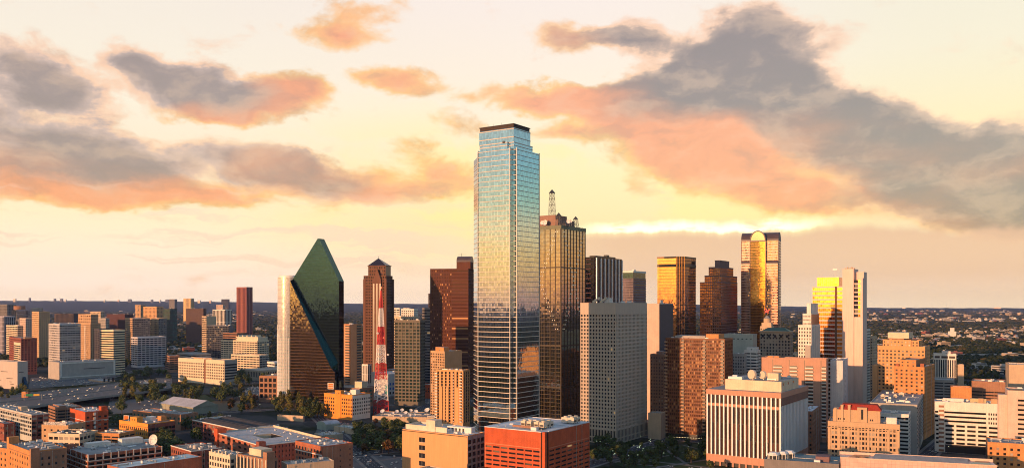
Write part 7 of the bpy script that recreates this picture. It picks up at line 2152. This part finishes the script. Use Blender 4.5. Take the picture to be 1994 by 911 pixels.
for (px0_, py0_, px1_, py1_, n, m, lab) in ((700, 845, 780, 885, 12, M_GLOW, 'lit greenish lamp among the park trees left of the apricot wall'), (1160, 868, 1290, 905, 14, M_GLOW, 'lit lamp along the street by the concrete tower'),
                                         (1220, 862, 1378, 905, 20, M_GLOW, 'lit lamp in the small park before the copper apartments'), (520, 752, 640, 772, 7, M_GLOWW, 'lit warm lamp along the podium of the green prism'),
                                         (1780, 870, 1960, 895, 4, M_GLOW, 'lit lamp on the cross street below the white garage'), (400, 760, 560, 800, 7, M_GLOW, 'tall lamp by the road among the trees')):
    for i in range(n):
        p = g2(RND.uniform(px0_, px1_), RND.uniform(py0_, py1_))
        if inside_building(p.x, p.y, 1): continue
        lamp(p.x, p.y, 7.5, m, lab, lab.replace('lit ', ''))
for k in range(len(near) - 1):
    for s_ in (.15, .5, .85):
        p = NP_[k].lerp(NP_[k + 1], s_).lerp(FP_[k].lerp(FP_[k + 1], s_), .48)
        lamp(p.x, p.y, 18, M_WHITE, 'unlit lamp on a tall pole in the middle of the freeway', 'freeway lamps')
for (x0_, y0_, x1_, y1_, n, lab) in ((215, 778, 340, 803, 9, 'unlit pole lamp in the lot below the freeway'), (490, 755, 535, 770, 5, 'unlit pole lamp in the lot left of the green prism'), (620, 824, 690, 846, 7, 'unlit pole lamp in the lot below the bright orange block'), (60, 735, 210, 752, 8, 'unlit pole lamp in the crowded lot beyond the freeway'), (790, 772, 845, 790, 5, 'unlit pole lamp in the lot beside the orange apartments')):
    for i in range(n):
        p = g2(RND.uniform(x0_, x1_), RND.uniform(y0_, y1_))
        if not inside_building(p.x, p.y, 1): lamp(p.x, p.y, 10, M_WHITE, lab, lab.replace('unlit ', ''))
pa, pb = gz(1302, 853.5, 3.0), gz(1378, 857, 3.0)
t = tag(empty('light_string', (pa.x, pa.y, 0)), 'string of small lights on posts before the copper apartment tower', 'string lights')
mb = MB()
for k in range(9):
    p = (pb - pa) * (k / 8); mb.bar((p.x, p.y, 0), (p.x, p.y, 5.2), .12, M_DARKM)
    if k: q = (pb - pa) * ((k - 1) / 8); mb.bar((q.x, q.y, 5.1), (p.x, p.y, 5.1), .04, M_DARKM)
mb.build('posts', t)
mb = MB()
for k in range(26):
    p = (pb - pa) * (k / 25); mb.cyl(p.x, p.y, .22, 4.7, 5.1, M_GLOWW, 6)
o = mb.build('bulbs', t); o['kind'] = 'stuff'

# ------------------------------------------------------------------ trees
def leaf_mat(name, c0, c1):
    m, g, b = new_mat(name)
    r = g.node('ShaderNodeNewGeometry').outputs['Random Per Island']
    ro = g.node('ShaderNodeObjectInfo').outputs['Random']
    cc = g.mix(r, rgba(c0), rgba(c1))
    g.put(b.inputs['Base Color'], g.v('SCALE', cc, s=g.add(.75, g.mul(ro, .5))))
    b.inputs['Roughness'].default_value = .75
    b.inputs['Specular IOR Level'].default_value = .2
    return m
L_DARK = leaf_mat('dark leaves', (0.026, 0.044, 0.014), (0.105, 0.125, 0.036))
L_GOLD = leaf_mat('golden green leaves', (0.065, 0.072, 0.016), (0.185, 0.155, 0.038))
L_RUST = leaf_mat('rusty leaves', (0.085, 0.045, 0.015), (0.17, 0.085, 0.025))
M_BARK = wall('bark', (0.08, 0.06, 0.045), .95)
def tree_meshes(seed, h, r, leaf, n=900, tall=False):
    rg = random.Random(seed)
    tm = MB()
    tm.bar((0, 0, -.2), (0.1, 0, h * .42), .34, M_BARK, 7, .22)
    tips = []
    for k in range(7):
        a_ = k * 2.4 + rg.random(); l_ = r * rg.uniform(.35, .75); z0 = h * rg.uniform(.28, .42)
        tip = (l_ * math.cos(a_), l_ * math.sin(a_), h * rg.uniform(.5, .82)); tips.append(tip)
        tm.bar((0.05, 0, z0), tip, .14, M_BARK, 5, .05)
    cl = []
    for k in range(15 if not tall else 20):
        a_ = rg.uniform(0, 6.28); t_ = rg.random()
        if tall: z = h * (.25 + .72 * t_); rr = r * (1.1 - t_) * rg.uniform(.3, .8)
        else: z = h * rg.uniform(.38, .84); rr = r * rg.uniform(.1, .72) * (1.15 - abs(z / h - .55))
        cl.append((rr * math.cos(a_), rr * math.sin(a_), z, r * rg.uniform(.26, .48)))
    cm = MB(); k = cm.mat(leaf)
    for i in range(n):
        c = rg.choice(cl)
        d = Vector((rg.gauss(0, 1), rg.gauss(0, 1), rg.gauss(0, 1) * .8)).normalized() * c[3] * rg.uniform(.55, 1.1)
        p = Vector(c[:3]) + d
        if p.z < h * .2: continue
        s = rg.uniform(.32, .72)
        nrm = (d.normalized() + Vector((rg.uniform(-.7, .7), rg.uniform(-.7, .7), rg.uniform(-.2, .9)))).normalized()
        a_ = nrm.orthogonal().normalized(); b_ = nrm.cross(a_)
        j = len(cm.v)
        cm.v += [tuple(p + a_ * s * rg.uniform(.7, 1.2)), tuple(p + b_ * s * rg.uniform(.7, 1.2)), tuple(p - a_ * s * rg.uniform(.7, 1.2)), tuple(p - b_ * s * rg.uniform(.7, 1.2))]
        cm.f.append((j, j + 1, j + 2, j + 3)); cm.mi.append(k)
    return tm.mesh('trunk'), cm.mesh('crown')
TREES = {'dark': [tree_meshes(s, 11, 5.4, L_DARK) for s in (1, 2, 3, 4)], 'gold': [tree_meshes(s, 13, 4.4, L_GOLD, 560, True) for s in (5, 6, 7)],
         'rust': [tree_meshes(8, 9, 4.4, L_RUST)], 'small': [tree_meshes(s, 7.5, 3.2, L_DARK, 380) for s in (9, 10)]}
ntree = [0]
tree_pos = []
def put_tree(x, y, kind, where, s=1.0):
    tm, cm = RND.choice(TREES[kind])
    t = empty('broadleaf_tree', (x, y, 0), RND.uniform(0, 6.28)); t.scale = (s, s, s * RND.uniform(.9, 1.15))
    w = {'dark': 'dark green rounded tree', 'gold': 'tall golden green tree', 'rust': 'rust coloured tree', 'small': 'small dark street tree'}[kind]
    tag(t, w + ' ' + where, 'tree', kind + ' trees ' + where)
    for nme, me in (('trunk', tm), ('crown', cm)):
        o = bpy.data.objects.new(nme, me); col.objects.link(o); o.parent = t
    ntree[0] += 1; tree_pos.append((x, y))
def grove(px0_, py0_, px1_, py1_, n, kinds, where, s=(.8, 1.25), gap=6.0):
    c = 0; s = (s[0] * 1.15, s[1] * 1.25)
    for _ in range(n * 10):
        if c >= n: break
        p = g2(RND.uniform(px0_, px1_), RND.uniform(py0_, py1_))
        if inside_building(p.x, p.y, 3): continue
        if any((p.x - a) ** 2 + (p.y - b) ** 2 < gap * gap for a, b in tree_pos): continue
        put_tree(p.x, p.y, RND.choice(kinds), where, RND.uniform(*s)); c += 1
grove(690, 845, 785, 884, 44, ['dark', 'dark', 'dark', 'dark', 'rust'], 'in the grove left of the apricot wall', (.8, 1.15))
grove(705, 826, 800, 842, 16, ['small', 'dark', 'rust'], 'above the grove below the broadcast building', (.6, .8), 5)
grove(535, 775, 625, 806, 30, ['gold', 'gold', 'gold', 'dark'], 'in the golden clump before the green prism', (.9, 1.35))
grove(445, 775, 500, 806, 14, ['gold', 'dark', 'rust'], 'in the clump before the tan museum hall')
grove(350, 765, 470, 785, 20, ['dark', 'dark', 'gold'], 'below the cream two grid office', (1.0, 1.5))
grove(240, 760, 345, 788, 26, ['dark', 'dark', 'gold'], 'right of the freeway end', (1.0, 1.5))
grove(300, 845, 345, 905, 18, ['dark'], 'in the dark gap right of the brick garage', (1.0, 1.5))
grove(-10, 765, 60, 786, 12, ['dark', 'gold'], 'below the concrete cube')
grove(355, 825, 440, 862, 12, ['dark', 'gold'], 'between the green windowed office and the dark roofed block')
grove(1205, 872, 1385, 918, 34, ['small', 'small', 'dark'], 'in the small park before the copper apartments', (.7, 1.1), 7)
grove(1155, 868, 1215, 905, 14, ['small', 'dark'], 'along the street below the concrete tower', (.8, 1.1), 7)
grove(230, 730, 330, 745, 14, ['dark'], 'around the gridded glass block', (1.0, 1.6))
grove(460, 730, 520, 755, 8, ['dark'], 'beside the lot left of the green prism', (1.0, 1.5))
grove(585, 800, 632, 822, 10, ['dark', 'gold'], 'left of the round topped shed', (1.0, 1.4))
grove(-20, 880, 30, 935, 6, ['dark', 'small'], 'at the bottom left corner', (.9, 1.2))
grove(700, 735, 760, 760, 8, ['dark'], 'behind the foot of the mast')
grove(210, 800, 240, 840, 4, ['dark'], 'beside the tall orange red block')

# ------------------------------------------------------------------ suburbs: houses and woods running to the horizon
def far_ok(x, y): return not inside_building(x, y, 6)
HW = [(wall('pale siding', (0.37, 0.34, 0.31)), 5), (wall('tan siding', (0.45, 0.36, 0.27)), 3), (W_BROWN, 2), (W_BRICKD, 1), (W_GREY, 2), (wall('weathered white siding', (0.45, 0.43, 0.41)), 5)]
HR = [plain('grey shingle', (0.10, 0.10, 0.10), .9), plain('brown shingle', (0.10, 0.07, 0.05), .9), R_GREY, R_DARK, plain('pale metal roof', (0.42, 0.43, 0.45), .5)]
def house_mesh(kind, wm, rm):
    mb = MB()
    if kind == 'house':
        mb.box(-7, 7, -5, 5, 0, 5.5, wm); i = len(mb.v); k, kw = mb.mat(rm), mb.mat(wm)
        mb.v += [(-7.6, -5.6, 5.4), (7.6, -5.6, 5.4), (7.6, 5.6, 5.4), (-7.6, 5.6, 5.4), (-7, 0, 8.6), (7, 0, 8.6)]
        mb.f += [(i, i + 1, i + 5, i + 4), (i + 2, i + 3, i + 4, i + 5), (i + 1, i + 2, i + 5), (i + 3, i, i + 4)]; mb.mi += [k, k, kw, kw]
        mb.box(3, 4.2, 1, 2.2, 6, 9.6, wm)
        for x in (-4, 0, 4): mb.box(x - .7, x + .7, -5.06, -4.9, 2, 4, W_BLACK)
    elif kind == 'shed':
        mb.box(-20, 20, -11, 11, 0, 7, wm); mb.box(-19.4, 19.4, -10.4, 10.4, 6.98, 7.3, rm)
        for x in (-12, 3, 14): mb.box(x - 1.5, x + 1.5, -2, 2, 7.2, 8.6, M_METAL)
        for x in range(-16, 17, 8): mb.box(x - 2, x + 2, -11.08, -10.9, .2, 4, W_BLACK)
    else:
        mb.box(-14, 14, -8, 8, 0, 13, wm); mb.box(-13.5, 13.5, -7.5, 7.5, 12.98, 13.3, rm); mb.box(-3, 3, -3, 3, 13.2, 16, wm)
        for r in range(3):
            for s_ in (-8.07, 7.9): mb.box(-13, 13, s_, s_ + .17, 2.2 + r * 3.8, 4 + r * 3.8, GL_OFFICE)
    return mb
far_specs = []
for kind in ('house', 'shed', 'block'):
    for i in range(5):
        wm = HW[(i * 2 + len(kind)) % len(HW)][0]; rm = HR[(i + len(kind)) % len(HR)]
        far_specs.append((kind, house_mesh(kind, wm, rm)))
LAB = {'house': ('house', 'small pitched roof house in the suburbs beyond the towers', 'house'), 'shed': ('warehouse', 'flat roofed warehouse in the suburbs beyond the towers', 'warehouse'), 'block': ('apartment_block', 'low flat apartment block in the suburbs beyond the towers', 'apartment block')}
shared = {id(m): m.mesh(LAB[k][0]) for k, m in far_specs}
cands = []
for i in range(4300):
    r = RND.random()
    if r < .42: px = RND.uniform(1680, 2100)
    elif r < .72: px = RND.uniform(-60, 560)
    else: px = RND.uniform(-60, 2060)
    py = 604 + 126 * RND.random() ** 1.25
    if px < 1600 and py > 700: continue
    if px > 1690 and RND.random() < .15: py = RND.uniform(660, 770)
    p = g2(px, py)
    if not far_ok(p.x, p.y): continue
    # built-up patches, woods between them
    f_ = math.sin(p.x * .0021 + 1.3) + math.sin(p.y * .0017 + p.x * .0007) + math.sin((p.x - p.y) * .0031)
    if f_ < -.4 and RND.random() < .88: continue
    if f_ < .4 and RND.random() < .5: continue
    if p.y > 5000 and RND.random() < .35: continue
    cands.append((p.x, p.y))
cands.sort(key=lambda c: c[1])
own = cands[:700:1]
picked, grid_ = [], set()
for c in cands:
    q = (int(c[0] // 24), int(c[1] // 24))
    if q in grid_: continue
    grid_.add(q); picked.append(c)
count = {'house': 0, 'shed': 0, 'block': 0}
rest_mb = MB()
for (x, y) in picked:
    kw_ = ('house', 'shed', 'block')
    kind = RND.choices(kw_, (6, 2.2, 1.8) if y > 2300 else (2, 3, 4))[0]
    opts = [m for k, m in far_specs if k == kind]; m = RND.choice(opts); rot = RND.choice((.55, .55 + math.pi / 2, .1, .9)); s = RND.uniform(.8, 1.3) * (1.0 if y < 6000 else 1.6)
    lim = {'house': 190, 'shed': 90, 'block': 90}[kind]
    if count[kind] < lim:
        count[kind] += 1
        nme, lab, cat = LAB[kind]
        o = bpy.data.objects.new(nme, shared[id(m)]); col.objects.link(o); o.location = (x, y, 0); o.rotation_euler = (0, 0, rot); o.scale = (s, s, s)
        tag(o, lab, cat, cat + 's of the suburbs')
    else:
        c_, s_ = math.cos(rot) * s, math.sin(rot) * s; i0 = len(rest_mb.v)
        rest_mb.v += [(x + a * c_ - b * s_, y + a * s_ + b * c_, z * s) for a, b, z in m.v]
        mm = [rest_mb.mat(q) for q in m.mats]
        rest_mb.f += [tuple(i0 + q for q in f_) for f_ in m.f]; rest_mb.mi += [mm[q] for q in m.mi]
o = rest_mb.build('far_suburbs'); tag(o, 'pale flecks of countless roofs spreading to the horizon', 'suburbs', None, 'stuff')

# woods as one mass of low canopies; clumps grow with distance
ico_v = []; t_ = (1 + 5 ** .5) / 2
for a, b in ((-1, t_), (1, t_), (-1, -t_), (1, -t_)): ico_v += [(a, b, 0)]
for a, b in ((-1, t_), (1, t_), (-1, -t_), (1, -t_)): ico_v += [(0, a, b)]
for a, b in ((t_, -1), (t_, 1), (-t_, -1), (-t_, 1)): ico_v += [(a, 0, b)]
ico_v = np.array(ico_v) / math.hypot(1, t_)
ico_f = np.array([(0, 11, 5), (0, 5, 1), (0, 1, 7), (0, 7, 10), (0, 10, 11), (1, 5, 9), (5, 11, 4), (11, 10, 2), (10, 7, 6), (7, 1, 8), (3, 9, 4), (3, 4, 2), (3, 2, 6), (3, 6, 8), (3, 8, 9), (4, 9, 5), (2, 4, 11), (6, 2, 10), (8, 6, 7), (9, 8, 1)])
Vs, Fs, base_i = [], [], 0
nb = 0
for i in range(46000):
    px = RND.uniform(-120, 2120); py = 599.5 + 115 * RND.random() ** 2.0
    if RND.random() < .12 and px > 1680: py = RND.uniform(640, 760)
    p = g2(px, py)
    if p.y > 17000: continue
    f_ = math.sin(p.x * .0021 + 1.3) + math.sin(p.y * .0017 + p.x * .0007) + math.sin((p.x - p.y) * .0031)
    if f_ > .5 and RND.random() < .55: continue
    if inside_building(p.x, p.y, 7): continue
    if p.y < 6000 and (int(p.x // 24), int(p.y // 24)) in grid_: continue
    s = RND.uniform(.8, 1.3) * (4.6 + max(0, p.y - 1500) * .0026)
    hgt = min(RND.uniform(8, 13), 14) * .5
    v_ = ico_v * (1 + NR.uniform(-.28, .28, (12, 1)))
    v_ = v_ * np.array([s, s, hgt]) + np.array([p.x, p.y, hgt * .8])
    Vs.append(v_); Fs.append(ico_f + base_i); base_i += 12; nb += 1
V, Fc = np.concatenate(Vs), np.concatenate(Fs)
me = bpy.data.meshes.new('woods'); me.vertices.add(len(V)); me.vertices.foreach_set('co', V.ravel())
me.loops.add(len(Fc) * 3); me.loops.foreach_set('vertex_index', Fc.ravel().astype(np.int32))
me.polygons.add(len(Fc)); me.polygons.foreach_set('loop_start', np.arange(0, len(Fc) * 3, 3, dtype=np.int32)); me.polygons.foreach_set('loop_total', np.full(len(Fc), 3, dtype=np.int32))
me.update(calc_edges=True); me.validate()
def canopy_mat():
    m, g, b = new_mat('canopy')
    co = g.node('ShaderNodeTexCoord').outputs['Object']
    r = g.node('ShaderNodeNewGeometry').outputs['Random Per Island']
    n1 = g.noise(co, .25, 4, .7).outputs[0]
    cc = g.ramp(r, [(0, (0.018, 0.026, 0.011)), (.6, (0.036, 0.044, 0.018)), (.85, (0.060, 0.058, 0.020)), (1, (0.085, 0.060, 0.024))])
    g.put(b.inputs['Base Color'], g.v('SCALE', cc, s=g.add(.45, g.mul(n1, 1.1))))
    b.inputs['Roughness'].default_value = .9
    b.inputs['Specular IOR Level'].default_value = .0
    return m
me.materials.append(canopy_mat())
o = bpy.data.objects.new('woods', me); col.objects.link(o); tag(o, 'dark tree canopy covering the plain to the horizon', 'woods', None, 'stuff')

# tall blocks standing on the far horizon
for i, (px, w_, py, Y, c) in enumerate(((29, 7, 581.5, 19300, 0), (58, 4, 580, 19400, 1), (107, 5, 581.5, 19300, 1), (120, 7, 581.5, 19500, 1), (128, 4, 583, 19300, 0), (147, 3, 582.5, 19800, 1), (253, 9, 582.5, 19300, 1), (231, 4, 584, 19500, 2),
                                       (296, 5, 583.5, 19000, 1), (312, 3, 583.5, 19000, 0), (326, 9, 583, 19500, 1), (204, 3, 584, 19300, 0), (388, 7, 584.5, 19000, 0), (410, 4, 585, 19000, 2), (1165, 5, 589, 19000, 0), (1942, 12, 598.5, 19000, 2), (1760, 6, 598.5, 19000, 0))):
    t = tag(empty('far_tower', (xat(px, Y), Y, 0), -.5), ['pale', 'slate blue', 'rose'][c] + ' block standing alone on the far horizon', 'office block', ['pale', 'slate', 'rose'][c] + ' blocks on the horizon')
    hw = w_ / F * Y / 2; h_ = zat(py, Y)
    m_ = [W_WHITE, wall('slate cladding', (0.10, 0.11, 0.14)), W_PINK][c]
    mb = MB(); mb.box(-hw, hw, -14, 14, 0, h_, m_); mb.box(-hw * .5, hw * .5, -7, 7, h_ - .1, h_ + 6, m_)
    mb.build('wall', t)
    mb = MB()
    for r in range(int(h_ / 14) - 1): mb.box(-hw - .1, hw + .1, -14.2, 14.2, 6 + r * 14, 11 + r * 14, GL_OFFICE)
    o = mb.build('windows', t); o['kind'] = 'stuff'
# white silo block far right
t = tag(empty('silo_building', (*g2(1856, 657), 0), 0), 'white silo block standing above the low roofs at the far right', 'silo')
Ys = g2(1856, 657).y; k_ = Ys / F
mb = MB(); mb.box(-5 * k_, 6 * k_, 0, 20, 0, 12 * k_, W_WHITE); mb.box(-2 * k_, 3 * k_, 2, 16, 12 * k_ - .1, 19 * k_, W_WHITE); mb.box(-20 * k_, 6 * k_, 20.1, 40, 0, 5 * k_, W_CREAM); mb.build('wall', t)
# pale viaduct far right
pts_ = [gz(1760, 692, 8), gz(1860, 690, 8), gz(2060, 688, 8)]
mb = MB()
for p, q in zip(pts_, pts_[1:]):
    d = (q - p).normalized(); n_ = Vector((-d.y, d.x, 0)) * 11
    pp = [(p - n_), (q - n_), (q + n_), (p + n_)]
    mb.prism([(a.x, a.y) for a in pp], 5.8, 8.6, M_CONC)
    for k in range(12):
        c = p.lerp(q, (k + .5) / 12); mb.cyl(c.x, c.y, 1.1, 0, 5.9, M_CONC, 8)
tag(mb.build('road_viaduct'), kind='structure')

# ------------------------------------------------------------------ air
HAZE = 2.3e-5
mb = MB(); mb.box(-24500, 24500, -24500, 24500, -4.0, 420.0, None)
mb.mats = []
hz = bpy.data.materials.new('evening air'); hz.use_nodes = True
nt = hz.node_tree; nt.nodes.clear()
out = nt.nodes.new('ShaderNodeOutputMaterial'); vol = nt.nodes.new('ShaderNodeVolumePrincipled')
vol.inputs['Color'].default_value = (0.40, 0.52, 1.0, 1); vol.inputs['Absorption Color'].default_value = (1, 1, 1, 1); vol.inputs['Density'].default_value = HAZE; vol.inputs['Anisotropy'].default_value = .2
nt.links.new(vol.outputs[0], out.inputs['Volume'])
mb.mats = [hz]; mb.mi = [0] * len(mb.f)
tag(mb.build('haze'), 'thin violet evening air over the plain', 'haze', None, 'stuff')
